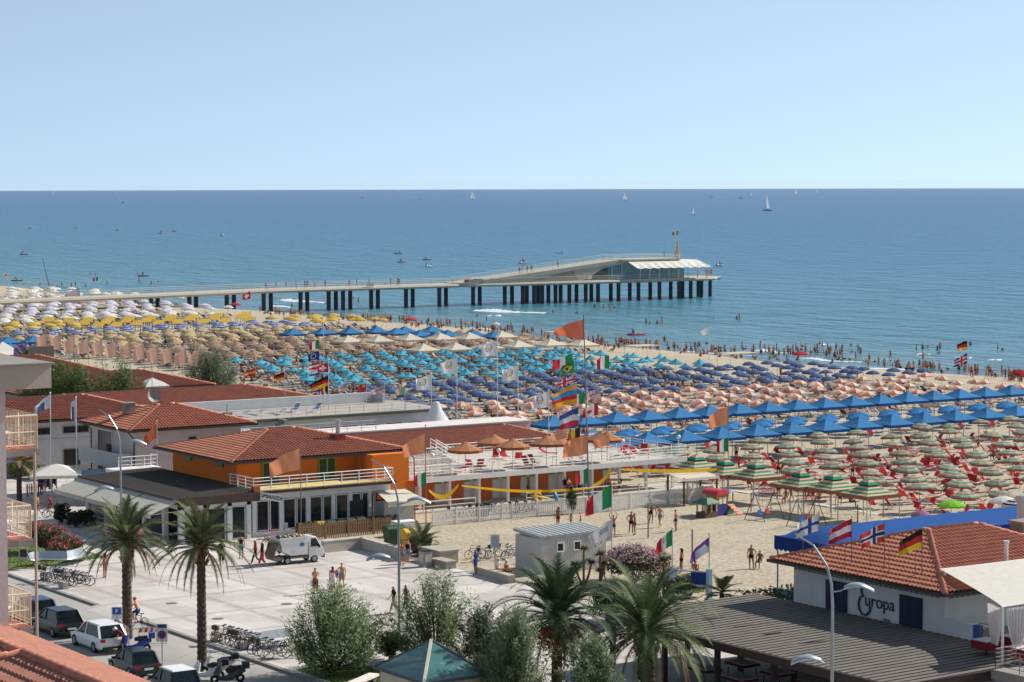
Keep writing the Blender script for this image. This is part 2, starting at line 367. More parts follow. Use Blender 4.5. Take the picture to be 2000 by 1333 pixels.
for i, (p, q, w) in enumerate([((930, 607), (1068, 612), 2.2), ((545, 586), (640, 592), 2.0), ((525, 597), (575, 601), 1.3), ((955, 616), (985, 617), 0.7), ((905, 640), (1000, 648), 1.0), ((1485, 684), (1540, 690), 1.4),
                               ((1560, 699), (1680, 708), 0.9), ((1790, 691), (1815, 692), .6), ((1870, 697), (1900, 699), .7), ((1935, 702), (1960, 703), .6), ((1700, 718), (1830, 727), 0.8), ((1880, 735), (1995, 744), .9), ((1330, 686), (1470, 695), .7), ((1600, 672), (1625, 674), .5)]):
    b_ = breaker(p, q, w, i); k = len(fo.v); fo.v += b_.v; fo.f += [tuple(j + k for j in f) for f in b_.f]; fo.m += b_.m
tag(fo.build('sea_foam', FOAM), 'white foam of small breaking waves along the shallow shore', 'foam', kind='stuff')
# lawns with blades
def lawn(poly, name, label, z=0.03, seed=1):
    g = MB(); g.prism(poly, -0.1, z); rnd = random.Random(seed); xs = [p[0] for p in poly]; ys = [p[1] for p in poly]
    for i in range(6000):
        x = rnd.uniform(min(xs), max(xs)); y = rnd.uniform(min(ys), max(ys)); ins = False; j = len(poly) - 1
        for k in range(len(poly)):
            if (poly[k][1] > y) != (poly[j][1] > y) and x < (poly[j][0] - poly[k][0]) * (y - poly[k][1]) / (poly[j][1] - poly[k][1]) + poly[k][0]: ins = not ins
            j = k
        if ins:
            t = rnd.uniform(0, 6.28); h = rnd.uniform(.05, .13); dx, dy = .03 * math.cos(t), .03 * math.sin(t)
            g.add([(x - dx, y - dy, z), (x + dx, y + dy, z), (x + rnd.uniform(-.05, .05), y + rnd.uniform(-.05, .05), z + h)], [(0, 1, 2)], 1)
    tag(g.build(name, [GRASS, mat('grass_blade', '77863C', var=.3, scale=.5)]), label, 'grass', kind='stuff')
lawn([(62.6, 157.6), (64.5, 157.0), (66.5, 158.0), (70.5, 158.9), (70.5, 167), (62.6, 172)], 'lawn', 'patch of mown grass under the red oleanders on the plaza', seed=1)
lawn([(62.6, 101), (71, 101), (71, 110), (67.5, 113.5), (64.5, 116.2), (62.6, 116)], 'lawn', 'strip of lawn under the tamarisk trees at the plaza edge', seed=2)
# ================================================================ BUILDINGS
def Pa(px, py, a):
    u, v = px - 1000, py - 666.5; d = f3 * FPX + r3 * u - u3 * v; t = a / d.y; return d.x * t, CAMH + d.z * t
def Ps(px, py, s):
    u, v = px - 1000, py - 666.5; d = f3 * FPX + r3 * u - u3 * v; t = s / d.x; return d.y * t, CAMH + d.z * t
TILE = mat('roof_tiles', 'A66D58', rough=0.85, var=0.16, scale=1.7, bump=0.2, bscale=12, spec=0.15)
TILE2 = mat('weathered_roof_tiles', '96604F', rough=0.9, var=0.18, scale=1.2, bump=0.2, bscale=12, spec=0.1)
TILE3 = mat('new_roof_tiles', 'AE705A', rough=0.85, var=0.14, scale=1.5, bump=0.2, bscale=12, spec=0.15)
CAP = mat('ridge_tiles', 'BE7B63', rough=0.85, var=0.2, scale=3)
GUT = paint('3A2E2B')
def tile_face(mb, poly, e0, e1, pitch=0.3, row=0.42, amp=0.085):
    poly = [Vector(p) for p in poly]; e0 = Vector(e0); e = (Vector(e1) - e0).normalized()
    nrm = Vector((0, 0, 0))
    for i in range(len(poly)): nrm += (poly[i] - poly[0]).cross(poly[(i + 1) % len(poly)] - poly[0])
    nrm.normalize()
    if nrm.z < 0: nrm = -nrm
    u = nrm.cross(e)
    if u.z < 0: u = -u
    q = [((p - e0).dot(e), (p - e0).dot(u)) for p in poly]
    x0 = min(p[0] for p in q); x1 = max(p[0] for p in q); dx = pitch / 4; n = int((x1 - x0) / dx); ym = max(p[1] for p in q); nr = max(1, math.ceil(ym / row))
    cols = []
    for i in range(n + 1):
        x = x0 + (x1 - x0) * min(0.9999, max(0.0001, i / n)); ys = []
        for k in range(len(q)):
            (ax, ay), (bx, by) = q[k], q[(k + 1) % len(q)]
            if (ax <= x) != (bx <= x): ys.append(ay + (by - ay) * (x - ax) / (bx - ax))
        lo, hi = (min(ys), max(ys)) if len(ys) > 1 else (0, 0)
        h = amp * (0.0, 0.75, 1.0, 0.6)[i % 4]; c = []
        for j in range(nr):
            for (yy, s) in ((j * row, 0.06), ((j + 1) * row, 0.0)):
                y = min(max(yy, lo), hi); c.append((e0 + e * x + u * y + nrm * (h + s), y))
        cols.append(c)
    b = len(mb.v); w = 2 * nr
    for c in cols: mb.v += [tuple(p[0]) for p in c]
    for i in range(n):
        for j in range(w - 1):
            a_, b_ = cols[i], cols[i + 1]
            if abs(a_[j][1] - a_[j + 1][1]) + abs(b_[j][1] - b_[j + 1][1]) < 1e-5 and not (j % 2 == 1 and 1e-4 < a_[j][1] < ym): continue
            k = b + i * w + j; mb.f.append((k, k + w, k + w + 1, k + 1)); mb.m.append(0)
def caps(mb, p, q, r=0.16):
    p = Vector(p); q = Vector(q); n = max(2, int((q - p).length / 0.42)); pts = []; rs = []
    for i in range(n):
        pts += [p.lerp(q, (i + 0.02) / n), p.lerp(q, (i + 0.98) / n)]; rs += [r * 1.12, r * 0.86]
    mb.tube(pts, rs, 8)
def hip_roof(parent, x0, y0, x1, y1, ze, rise, m=None, axis='x', hip0=True, hip1=True, pitch=0.3, name='roof', dd=None):
    m = m or TILE; mb = MB(); cp = MB()
    if axis == 'x':
        d = dd or (y1 - y0) / 2; ym = (y0 + y1) / 2; A = (x0 + (d if hip0 else 0), ym, ze + rise); B = (x1 - (d if hip1 else 0), ym, ze + rise)
    else:
        d = (x1 - x0) / 2; xm = (x0 + x1) / 2; A = (xm, y0 + (d if hip0 else 0), ze + rise); B = (xm, y1 - (d if hip1 else 0), ze + rise)
    a, b, c, e = (x0, y0, ze), (x1, y0, ze), (x1, y1, ze), (x0, y1, ze)
    if axis == 'x':
        tile_face(mb, [a, b, B, A], a, b, pitch); tile_face(mb, [c, e, A, B], c, e, pitch)
        if hip0: tile_face(mb, [e, a, A], e, a, pitch); caps(cp, a, A); caps(cp, e, A)
        if hip1: tile_face(mb, [b, c, B], b, c, pitch); caps(cp, b, B); caps(cp, c, B)
    else:
        tile_face(mb, [e, a, A, B], e, a, pitch); tile_face(mb, [b, c, B, A], b, c, pitch)
        if hip0: tile_face(mb, [a, b, A], a, b, pitch); caps(cp, a, A); caps(cp, b, A)
        if hip1: tile_face(mb, [c, e, B], c, e, pitch); caps(cp, c, B); caps(cp, e, B)
    caps(cp, A, B)
    o = mb.build(name, m, parent); cp.build('ridge_cap', CAP, o, smooth=True)
    g = MB(); t = 0.14
    g.box(x0 - t, y0 - t, ze - 0.16, x1 + t, y0, ze - 0.0); g.box(x0 - t, y1, ze - 0.16, x1 + t, y1 + t, ze); g.box(x0 - t, y0, ze - 0.16, x0, y1, ze); g.box(x1, y0, ze - 0.16, x1 + t, y1, ze)
    g.build('gutter', GUT, o)
    s = MB(); s.box(x0, y0, ze - 0.10, x1, y1, ze - 0.02); s.build('soffit', paint('B7B0AA'), o)
    return o
# ---- orange bar building with glazed front
OR = mat('orange_plaster', 'D9752F', rough=0.9, var=0.07, scale=0.7, bump=0.1, spec=0.1)
GW = plaster('DAD9D7')
bar = thing('bar_building', 'orange walled bar with hipped tile roof, glazed white front and balcony above it', 'building', (84, 162, 0))
bar.location = (0, 0, 0)
w = MB(); w.box(84.0, 165.2, 0, 97.4, 176, 5.45); w.build('orange_wall', OR, bar)
w = MB(); w.box(94.6, 162.6, 3.2, 97.9, 165.1, 5.4); w.box(95.6, 162.4, 0, 98.2, 165.1, 3.19); w.build('orange_wing', OR, bar)
hip_roof(bar, 82.9, 163.7, 98.7, 177, 5.5, 1.55)
w = MB()   # glazed ground floor, piers and lintel
w.box(83.6, 161.6, 2.75, 95.6, 165.1, 3.35); w.box(83.6, 161.6, 0, 95.6, 161.9, 0.35)
for x in (83.6, 85.9, 88.2, 90.4, 91.9, 93.6, 95.35):
    w.box(x, 161.55, 0.34, x + 0.3, 161.95, 2.76)
w.build('glazed_front', GW, bar)
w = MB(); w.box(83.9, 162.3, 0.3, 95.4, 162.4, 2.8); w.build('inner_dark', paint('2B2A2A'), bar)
wall_windows(bar, [(84.0 + i * 1.14, 161.75, 0.4, 84.0 + i * 1.14 + 1.06, 161.75, 2.7, 0, -1) for i in range(10)], GW)
w = MB(); w.box(91.95, 161.5, 0.3, 93.2, 161.74, 2.15); w.build('door', DARK(), bar)
w = MB(); w.box(94.4, 161.6, 2.05, 95.2, 161.68, 2.65); w.build('menu_board', paint('C2472B'), bar)
w = MB(); w.box(83.3, 161.0, 3.35, 95.8, 165.1, 3.48, 0); w.box(83.3, 160.95, 3.3, 95.8, 161.0, 3.5, 1); w.box(83.9, 161.6, 3.481, 95.3, 164.9, 3.50, 2)
w.build('balcony_floor', [paint('8B7B6A'), GUT, mat('yellow_floor', 'CDB774', var=0.15, scale=0.8)], bar)
w = MB(); railing(w, [(83.5, 165, 3.5), (83.5, 161.2, 3.5), (95.6, 161.2, 3.5), (95.6, 165, 3.5)], 1.0, 1.5, 4, 0.03); w.build('balcony_railing', WHITE(), bar)
SHUT = paint('3C5A36')
for x in (86.3, 91.2):
    w = MB(); w.box(x, 165.05, 3.5, x + 1.5, 165.18, 5.15, 1); w.box(x + 0.1, 165.02, 3.55, x + 0.66, 165.1, 5.05); w.box(x + 0.84, 165.02, 3.55, x + 1.4, 165.1, 5.05)
    for k in range(12): w.box(x + .12, 164.99, 3.65 + k * .115, x + .64, 165.02, 3.69 + k * .115); w.box(x + .86, 164.99, 3.65 + k * .115, x + 1.38, 165.02, 3.69 + k * .115)
    w.build('shutter', [paint('33482F'), paint('7E9A4A')], bar)
for y in (167.0, 172.5):
    w = MB(); w.box(83.85, y, 4.75, 84.0, y + 1.2, 5.15); w.build('shutter', paint('5C7A48'), bar)
w = MB(); w.box(93.6, 166.6, 5.9, 94.5, 167.5, 6.75, 0); w.cyl((94.05, 167.05, 6.7), (94.05, 167.05, 7.7), 0.17, n=10, m=1); w.cyl((94.05, 167.05, 7.7), (94.05, 167.05, 7.85), 0.26, n=10, m=1)
w.build('chimney', [paint('7A2F26'), STEEL()], bar)
for q in ([(84, 164.6, 5.4), (84, 165.0, 5.1), (83.9, 165.1, 3.5)], [(98.3, 163.5, 5.35), (98.25, 162.4, 5.0), (98.25, 162.3, 0)], [(94.4, 163.9, 3.5), (94.4, 163.9, 5.4)]): MB().tube(q, .05).build('downpipe', paint('6B5145'), bar)
# sloping letters of the name board at the corner
M_ = face_M((84.5, 160.7, 2.95), -0.3, -0.95)
sb = MB(); sb.box(-1.0, -0.1, -0.1, 1.0, 0.4, -0.03); sb.xf(M_ @ Matrix.Rotation(R(-12), 4, 'Z')); sg = sb.build('name_board', paint('D8D6D2'), bar)
text('lettering', 'ROMANZA', 0.42, paint('2A2422'), M_ @ Matrix.Rotation(R(-12), 4, 'Z') @ Matrix.Translation((0, 0.02, 0.0)), sg, shear=0.2)
w = MB(); w.box(83.45, 160.95, 3.36, 83.95, 161.5, 3.9); w.build('corner_post', paint('A5502F'), bar)
# dark roofed wing with cream awnings
wing = thing('cafe_wing', 'low cafe wing with dark grey metal roof and cream awnings over its windows', 'building')
DKROOF = mat('dark_metal_roof', '55504C', rough=0.7, var=0.08, scale=1.0, metal=0.1)
w = MB(); A, B, C, D = (77.4, 161.0, 3.35), (83.4, 161.0, 3.55), (83.9, 165.2, 3.75), (83.9, 179.2, 3.75)
w.add([(77.4, 161, 3.35), (83.9, 161, 3.6), (83.9, 179.3, 3.6), (77.4, 179.3, 3.35)], [(0, 1, 2, 3)])
for i in range(44):
    y = 161.2 + i * 0.41; w.bar((77.4, y, 3.37), (83.9, y, 3.62), 0.045, 0.05)
w.build('metal_roof', DKROOF, wing)
w = MB(); w.box(77.3, 160.9, 2.85, 83.9, 161.0, 3.5); w.box(77.25, 161.0, 2.95, 77.36, 179.3, 3.4); w.build('fascia', paint('4A3A33'), wing)
w = MB()
for x in (77.5, 79.4, 81.4, 83.0): w.box(x, 161.3, 0, x + 0.35, 161.7, 2.9)
for y in (164, 167.5, 171, 174.5, 178): w.box(77.5, y, 0, 77.85, y + 0.4, 2.9)
w.box(77.5, 161.3, 2.55, 83.4, 161.7, 2.9); w.box(77.5, 161.7, 2.55, 77.85, 179, 2.9); w.build('pillar', GW, wing)
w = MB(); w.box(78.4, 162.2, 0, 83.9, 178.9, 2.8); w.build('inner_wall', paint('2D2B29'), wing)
wall_windows(wing, [(77.9, 161.5, 0.05, 79.35, 161.5, 2.5, 0, -1), (79.8, 161.5, 0.05, 81.3, 161.5, 2.5, 0, -1), (81.8, 161.5, 0.05, 82.95, 161.5, 2.5, 0, -1)], GW)
wall_windows(wing, [(77.65, y + 3.4, 0.3, 77.65, y + 0.5, 2.5, -1, 0) for y in (164, 167.5, 171, 174.5)], GW)
CREAM = cloth('CFC9BC', 0.0)
for y0, y1 in ((161.2, 167.0), (167.25, 173.0), (173.25, 179.0)):
    w = MB(); n = 6
    for i in range(n):
        ya, yb = y0 + (y1 - y0) * i / n, y0 + (y1 - y0) * (i + 1) / n
        w.add([(77.3, ya, 3.2), (77.3, yb, 3.2), (75.1, yb, 2.42), (75.1, ya, 2.42)], [(0, 1, 2, 3)]); w.add([(75.1, ya, 2.42), (75.1, yb, 2.42), (75.08, yb, 2.12), (75.08, ya, 2.12)], [(0, 1, 2, 3)])
    w.cyl((75.12, y0, 2.42), (75.12, y1, 2.42), .05)
    for y in (y0 + .1, y1 - .1): w.cyl((77.4, y, 2.5), (75.15, y, 2.4), .03)
    w.build('awning', CREAM, wing)
w = MB(); w.lathe([(0.05, 0), (.05, .3), (.12, .32), (.12, .4), (.01, .44)], 8, (80.2, 167.5, 3.45)); w.build('roof_vent', DARK(), wing)
w = MB(); w.box(80.4, 179.4, 3.3, 84.6, 181.0, 3.55, 0); railing(w, [(81, 179.8, 3.55), (84.4, 179.8, 3.55), (84.4, 181, 3.55)], .95, 1, 3, .03); w.build('roof_railing', WHITE(), wing)
# ---- cabin row with sun terrace
tc_ = thing('cabin_row', 'long row of orange beach cabins under a white sun terrace', 'building')
WH = WHITE(); TZ = 2.66; FY = 166.4
def each(name, m, parent, mbs):
    for q in mbs: q.build(name, m, parent)
w = MB(); w.box(98.3, FY + .1, 2.36, 128.2, 181.0, TZ, 0); w.box(98.2, FY, 2.34, 128.3, FY + .1, TZ + .1, 0); w.box(128.2, FY + .1, 2.3, 128.3, 181, TZ + .1, 0)
w.box(98.4, FY + .15, TZ, 128.1, 180.8, TZ + .015, 1); w.build('terrace_floor', [WH, mat('terrace_tiles', 'B9B0A4', var=.1, scale=.8)], tc_)
w = MB(); w.box(98.6, 169.6, 0, 122.0, 180.6, 2.36); w.build('cabin_wall', plaster('D9D4CC'), tc_)
w = MB(); w.box(98.3, 165.4, -0.05, 128.5, 169.6, 0.14); w.build('veranda_floor', plaster('B5AFA6'), tc_)
each('veranda_post', WH, tc_, [MB().box(98.5 + i * 2.84, FY + .3, .12, 98.7 + i * 2.84, FY + .5, 2.37) for i in range(11)])
ORD_ = paint('DE6E2C'); GRN = paint('86A544')
for i in range(8):
    x = 99.6 + i * 2.84
    MB().box(x + .95, 169.5, 0.15, x + 2.0, 169.6, 2.3).build('orange_panel', ORD_, tc_)
    for dx in (.25, 2.1):
        w = MB(); w.box(x + dx, 169.53, 0.14, x + dx + .6, 169.6, 1.72, 0); w.box(x + dx, 169.52, 1.73, x + dx + .6, 169.6, 2.3, 1); w.cyl((x + dx + .62, 169.5, 1.0), (x + dx + .62, 169.53, 1.0), .03, m=2); w.build('cabin_door', [paint('E6E3DE'), GRN, STEEL()], tc_)
w = MB(); railing(w, [(98.3, FY + .06, TZ + .1), (128.2, FY + .06, TZ + .1), (128.2, 180.8, TZ + .1)], .95, 2.0, 4, 0.028); railing(w, [(112, 179.8, TZ + .02), (128, 179.8, TZ + .02)], .95, 2.0, 4, 0.028); w.build('terrace_railing', WH, tc_)
w = MB()
for (a_, b_) in (((98.6, FY + .8, TZ), (104.6, FY + .8, TZ)), ((104.6, FY + .8, TZ), (104.6, 176, TZ)), ((98.6, 174, TZ), (107.5, 174, TZ))):
    railing(w, [a_, b_], 1.5, 1.2, 3, .03); a_ = Vector(a_); b_ = Vector(b_); L = (b_ - a_).length; k = int(L / .22)
    for i in range(k):
        p = a_.lerp(b_, i / k); q = a_.lerp(b_, min(1, (i + 1) / k))
        for z in (0, .35, .7, 1.05): w.cyl(p + Vector((0, 0, z)), q + Vector((0, 0, z + .35)), .016, n=3); w.cyl(q + Vector((0, 0, z)), p + Vector((0, 0, z + .35)), .016, n=3)
w.build('lattice_screen', WH, tc_)
w = MB()
for sgn in (0, 0.9): railing(w, [(107.5, 175 - sgn, TZ + 1.3), (109.8, 175 - sgn, TZ)], .9, .6, 3, .025)
for i in range(7): w.box(107.5 + i * .33, 174.1, TZ + .02, 107.83 + i * .33, 175, TZ + 1.2 - i * .18)
w.build('terrace_stair', WH, tc_)
w = MB(); railing(w, [(98.6, 165.6, .14), (106, 165.6, .14)], .8, 2.84, 2, .04); railing(w, [(111, 165.6, .14), (128.3, 165.6, .14)], .8, 2.84, 2, .04); w.build('veranda_railing', paint('C9C4BC'), tc_)
each('ceiling_lamp', DARK(), tc_, [MB().lathe([(.14, 0), (.18, .1), (.05, .16)], 8, (101.2 + i * 5.7, 167.9, 2.2)) for i in range(5)])
text('lettering', '70', 0.5, paint('E9E6DE'), face_M((106.2, 169.47, 1.75), 0, -1), tc_)
# tiled roof behind the terrace, and rendered block behind it
lr = thing('tiled_shed', 'long low building with tile roof sloping down to the back of the terrace', 'building')
w = MB(); e0, e1 = (97.5, 181.2, 3.15), (126.0, 181.2, 3.15); r0, r1 = (97.5, 187.2, 4.1), (123.2, 187.2, 4.1); tile_face(w, [e0, e1, r1, r0], e0, e1); tile_face(w, [e1, (126, 187.2, 3.15), r1], e1, (126, 187.2, 3.15)); r_ = w.build('roof', TILE, lr)
c_ = MB(); caps(c_, r0, r1); caps(c_, e1, r1); c_.build('ridge_cap', CAP, r_, smooth=True)
w = MB(); w.box(98, 181.5, 0, 125.5, 187.1, 3.13); w.build('wall', OR, lr)
w = MB(); w.box(97.4, 181.05, 3.0, 126.1, 181.2, 3.15); w.build('gutter', GUT, lr)
blk = thing('rendered_block', 'long pinkish rendered wall block with flat top behind the tile roof', 'building')
w = MB(); w.box(96.5, 188.2, 0, 126.6, 192.2, 4.2); w.box(96.4, 188.1, 4.2, 126.7, 192.3, 4.32, 1); w.build('wall', [plaster('BFB0AB'), plaster('CFC6C0')], blk)
w = MB(); railing(w, [(96.6, 188.4, 4.32), (110, 188.4, 4.32)], .9, 1.5, 3, .025); w.build('roof_railing', STEEL(), blk)
# ---- bathing house with loungers on its roof
bh = thing('bathing_house', 'white flat roofed bathing house with a parapet and loungers on top', 'building')
w = MB(); w.box(98, 206.2, 0, 128.3, 216, 3.75, 0); w.box(97.8, 205.6, 3.75, 128.6, 216.2, 4.0, 1); w.box(97.8, 215.8, 4.0, 126.0, 216.2, 5.0, 0); w.box(125.8, 214, 4.0, 126, 215.8, 5.0, 0); w.box(98, 206, 4.001, 128.4, 215.7, 4.02, 2)
w.build('wall', [plaster('C4C6C8'), paint('53584F'), mat('roof_paving', 'A49C90', var=.1)], bh)
wall_windows(bh, [(x, 206.2, 1.6, x + 1.9, 206.2, 2.9, 0, -1) for x in (111, 114, 116.5, 119, 121.5, 124)], WH)
w = MB(); railing(w, [(98, 205.8, 4.0), (128.4, 205.8, 4.0)], .95, 1.6, 3, .02); w.build('roof_railing', STEEL(), bh)
w = MB()
for i in range(10): w.box(106 + i * .36, 204.4, i * .4, 106.36 + i * .36, 205.6, .4 + i * .4)
w.build('outside_stair', plaster('8F8C88'), bh)
w = MB(); w.add([(98, 205.6, 3.3), (106, 205.6, 3.3), (106, 203, 2.7), (98, 203, 2.7)], [(0, 1, 2, 3)]); w.build('awning', cloth('B9B6B2', 0), bh)
# ---- grey white house with hipped roof
gh = thing('grey_house', 'pale grey two storey house with orange hipped tile roof and a flag on its balcony', 'building')
w = MB(); w.box(85.3, 186.0, 0, 95.2, 194.6, 5.9); w.build('wall', plaster('C6BBB8'), gh)
hip_roof(gh, 84.4, 185.1, 96.2, 195.4, 6.0, 1.55, TILE3)
wall_windows(gh, [(90.2, 185.98, 4.3, 91.0, 185.98, 5.15, 0, -1)], paint('A8A4A2'))
wall_windows(gh, [(85.28, 193.5, 3.6, 85.28, 190.4, 5.5, -1, 0)], WH)
wall_windows(gh, [(85.28, 193.6, .2, 85.28, 192.2, 2.4, -1, 0)], WH)
w = MB(); w.box(83.9, 186.2, 2.75, 85.3, 194.5, 2.95); w.box(83.9, 186.2, 2.95, 84.0, 194.5, 4.0); w.box(84, 186.2, 2.95, 85.3, 186.3, 4.0); w.build('balcony', plaster('B8B6B2'), gh)
for q in ([(84.3, 185.2, 5.95), (84.9, 185.9, 5.5), (85.2, 185.95, 5.2), (85.2, 185.95, 0)], [(84.5, 195.3, 5.9), (85.2, 194.7, 5.4), (85.2, 194.7, 0)]): MB().tube(q, .06).build('downpipe', paint('3E302D'), gh)
w = MB(); w.cyl((88.9, 190.2, 7.4), (88.9, 190.2, 11.2), .03); w.lathe([(.02, 0), (.3, .06), (.62, .22), (.64, .24)], 14, (0, 0, 0)); k = len(w.v) - 56
M_ = Matrix.Translation((88.9, 190.0, 8.4)) @ Matrix.Rotation(R(80), 4, 'X'); w.xf(M_, k); w.build('satellite_dish', paint('8C8782'), gh)
w = MB(); w.box(86.6, 190.6, 6.9, 87.5, 191.3, 7.7); w.box(86.5, 190.5, 7.7, 87.6, 191.4, 7.82); w.build('chimney', plaster('8A8078'), gh)
w = MB(); w.tube([(94.4, 187.0, 6.5), (94.4, 187.0, 7.6)], .04); w.bar((93.9, 187, 6.75), (94.9, 187, 6.75), .06, .2); w.build('roof_vent', paint('8A8078'), gh)
# ---- second house behind
h2 = thing('bathing_lodge', 'pale grey lodge with brownish red hipped roof behind two white flagpoles', 'building')
w = MB(); w.box(78.5, 208, 0, 97.5, 218, 4.9); w.box(78.4, 207.9, 3.0, 97.6, 208.0, 3.15); w.build('wall', plaster('BDBCBC'), h2)
hip_roof(h2, 77.6, 206.9, 98.6, 219, 5.0, 1.6, TILE2)
wall_windows(h2, [(x, 207.98, 3.6, x + 2.6, 207.98, 4.3, 0, -1) for x in (80, 84.4, 88.2)] + [(x, 207.98, .6, x + 1.7, 207.98, 2.2, 0, -1) for x in (80.3, 83.6, 88.2)], paint('8B817C'))
h3 = thing('long_lodge', 'very long low building with reddish tile roof and pink ridge line', 'building')
w = MB(); w.box(92, 223, 0, 122.6, 232.6, 4.1); w.build('wall', plaster('BDB6B0'), h3)
hip_roof(h3, 91, 222, 123.4, 234, 4.1, 1.2, TILE)
h4 = thing('hidden_lodge', 'low building with dark weathered tile roof beyond the hedge of trees', 'building')
w = MB(); w.box(100, 246, 0, 121, 256, 3.9); w.build('wall', plaster('A79F97'), h4)
hip_roof(h4, 99, 244.8, 122.2, 257, 4.0, 1.5, TILE2)
h5 = thing('far_lodge', 'red tile roofed lodge in front of the row of peach banners', 'building')
w = MB(); w.box(103, 270, 0, 119, 281, 3.9); w.build('wall', plaster('A79F97'), h5)
hip_roof(h5, 102, 268.8, 120.3, 282, 4.0, 1.9, TILE2)
h6 = thing('corner_lodge', 'small red tile roof rising behind the slab roof of the apartment block', 'building')
w = MB(); w.box(104, 296, 0, 117, 305, 4.3); w.build('wall', plaster('A79F97'), h6)
hip_roof(h6, 103, 295, 118, 306, 4.4, 1.7, TILE2)
w7 = thing('concrete_wall', 'dark stained concrete wall standing below the peach banners', 'wall')
w = MB(); w.box(121, 300, 0, 121.5, 324, 5.2); w.box(121, 299.6, 0, 126, 300, 5.2); w.build('wall', plaster('6B655F'), w7)
# ---- prefab cabin on the sand
pc = thing('site_cabin', 'grey corrugated site cabin with two small windows on the sand', 'cabin')
w = MB(); w.box(91.7, 135.0, 0.05, 97.1, 138.2, 2.42)
for i in range(36): w.box(91.75 + i * .15, 134.965, .1, 91.82 + i * .15, 135.0, 2.4)
for i in range(21): w.box(91.665, 135.05 + i * .15, .1, 91.7, 135.12 + i * .15, 2.4)
w.build('wall', paint('C9C7C3'), pc)
w = MB(); w.add([(91.6, 134.9, 2.43), (97.2, 134.9, 2.43), (97.2, 138.3, 2.62), (91.6, 138.3, 2.62), (91.6, 134.9, 2.63), (97.2, 134.9, 2.63), (97.2, 138.3, 2.82), (91.6, 138.3, 2.82)], [(0, 3, 2, 1), (4, 5, 6, 7), (0, 1, 5, 4), (1, 2, 6, 5), (2, 3, 7, 6), (3, 0, 4, 7)])
for i in range(12): w.bar((91.8 + i * .47, 134.9, 2.65), (91.8 + i * .47, 138.3, 2.83), .04, .03)
w.build('roof', paint('9A9D9C'), pc)
wall_windows(pc, [(92.9, 134.95, 1.45, 93.5, 134.95, 2.1, 0, -1), (94.3, 134.95, 1.45, 94.9, 134.95, 2.1, 0, -1)], WH)
# ---- restaurant with the dark pergola roof, right
eu = thing('restaurant_building', 'white restaurant with blue shutters, wave frieze and red hipped tile roof', 'building')
w = MB(); w.box(87.4, 91.6, 0, 99.5, 103.6, 5.4); w.build('wall', plaster('C9CBCB'), eu)
hip_roof(eu, 86.5, 90.6, 101.0, 104.6, 5.45, 2.05, TILE3, dd=5.4)
w = MB()
for i in range(30):
    for (fx, a0, d) in ((True, 91.9 + i * .39, 1), (False, 87.7 + i * .39, 1)):
        if fx: pts = [(0, 0), (.2, .02), (.3, .16), (.26, .05), (.34, 0), (.34, -.05), (0, -.05)]; w.add([(87.37, a0 + x, 5.0 + z) for x, z in pts], [tuple(range(7))])
        else: w.add([(a0 + x, 91.57, 5.0 + z) for x, z in [(0, 0), (.2, .02), (.3, .16), (.26, .05), (.34, 0), (.34, -.05), (0, -.05)]], [tuple(range(7))])
w.build('wave_frieze', paint('3B5675'), eu)
NAVY = paint('1D2547')
for y in (99.1, 93.2):
    w = MB(); w.box(87.3, y, 3.15, 87.42, y + 1.7, 4.75)
    for h in (0.03, .87):
        for k in range(16): w.box(87.26, y + h + .05, 3.2 + k * .095, 87.3, y + h + .75, 3.25 + k * .095)
    w.box(87.22, y - .15, 3.02, 87.42, y + 1.85, 3.12); w.build('shutter', NAVY, eu)
LET = paint('2B2F4E'); Mw = face_M((87.36, 96.95, 3.75), -1, 0)
text('lettering', 'uropa', 1.0, LET, Mw @ Matrix.Translation((0.45, 0, 0)), eu)
w = MB(); w.tube([(-.62, .95, .02), (-.8, 1.0, .02), (-.98, .85, .02), (-.95, .62, .02), (-.78, .52, .02), (-1.05, .42, .02), (-1.2, .1, .02), (-1.15, -.25, .02), (-.9, -.5, .02), (-.55, -.5, .02), (-.3, -.25, .02), (-.25, 0, .02)], .06, 6); w.xf(Mw); w.build('lettering', LET, eu)
w = MB(); w.box(-.1, 0, 0, .38, .14, .02); w.xf(Mw @ Matrix.Translation((0.9, -.62, .0))); w.build('lettering', paint('6B7080'), eu)
for (x, y, h) in ((97.5, 96.0, .9),):
    w = MB(); w.box(x, y, 6.0, x + 1.6, y + 1.0, 7.5); w.box(x - .1, y - .1, 7.5, x + 1.7, y + 1.1, 7.65); w.build('chimney', plaster('8F8578'), eu)
w = MB(); w.cyl((101.0, 99.6, 6.3), (101.0, 99.6, 8.1), .28, n=10); w.cyl((101.0, 99.6, 8.1), (101.0, 99.6, 8.5), .36, n=10); w.build('chimney', STEEL(), eu)
w = MB(); w.cyl((92.8, 92.6, 5.8), (92.8, 92.6, 7.3), .11); w.cyl((92.8, 92.6, 7.3), (92.8, 92.6, 7.42), .16); w.build('flue', paint('C9C6C2'), eu)
pg = thing('restaurant_pergola', 'dining hall with dark slatted roof and dark posts beside the white restaurant', 'building')
RIB = mat('ribbed_roof', '6E675F', rough=0.8, var=0.12, scale=1.2)
w = MB()
for i in range(44):
    y = 84 + i * .523; w.add([(x, yy, z + q) for x, z in ((77.1, 2.88), (87.35, 3.06)) for yy, q in ((y, 0), (y + .34, 0), (y + .34, .07), (y, .07))], [(0, 3, 2, 1), (4, 5, 6, 7), (0, 1, 5, 4), (1, 2, 6, 5), (2, 3, 7, 6), (3, 0, 4, 7)])
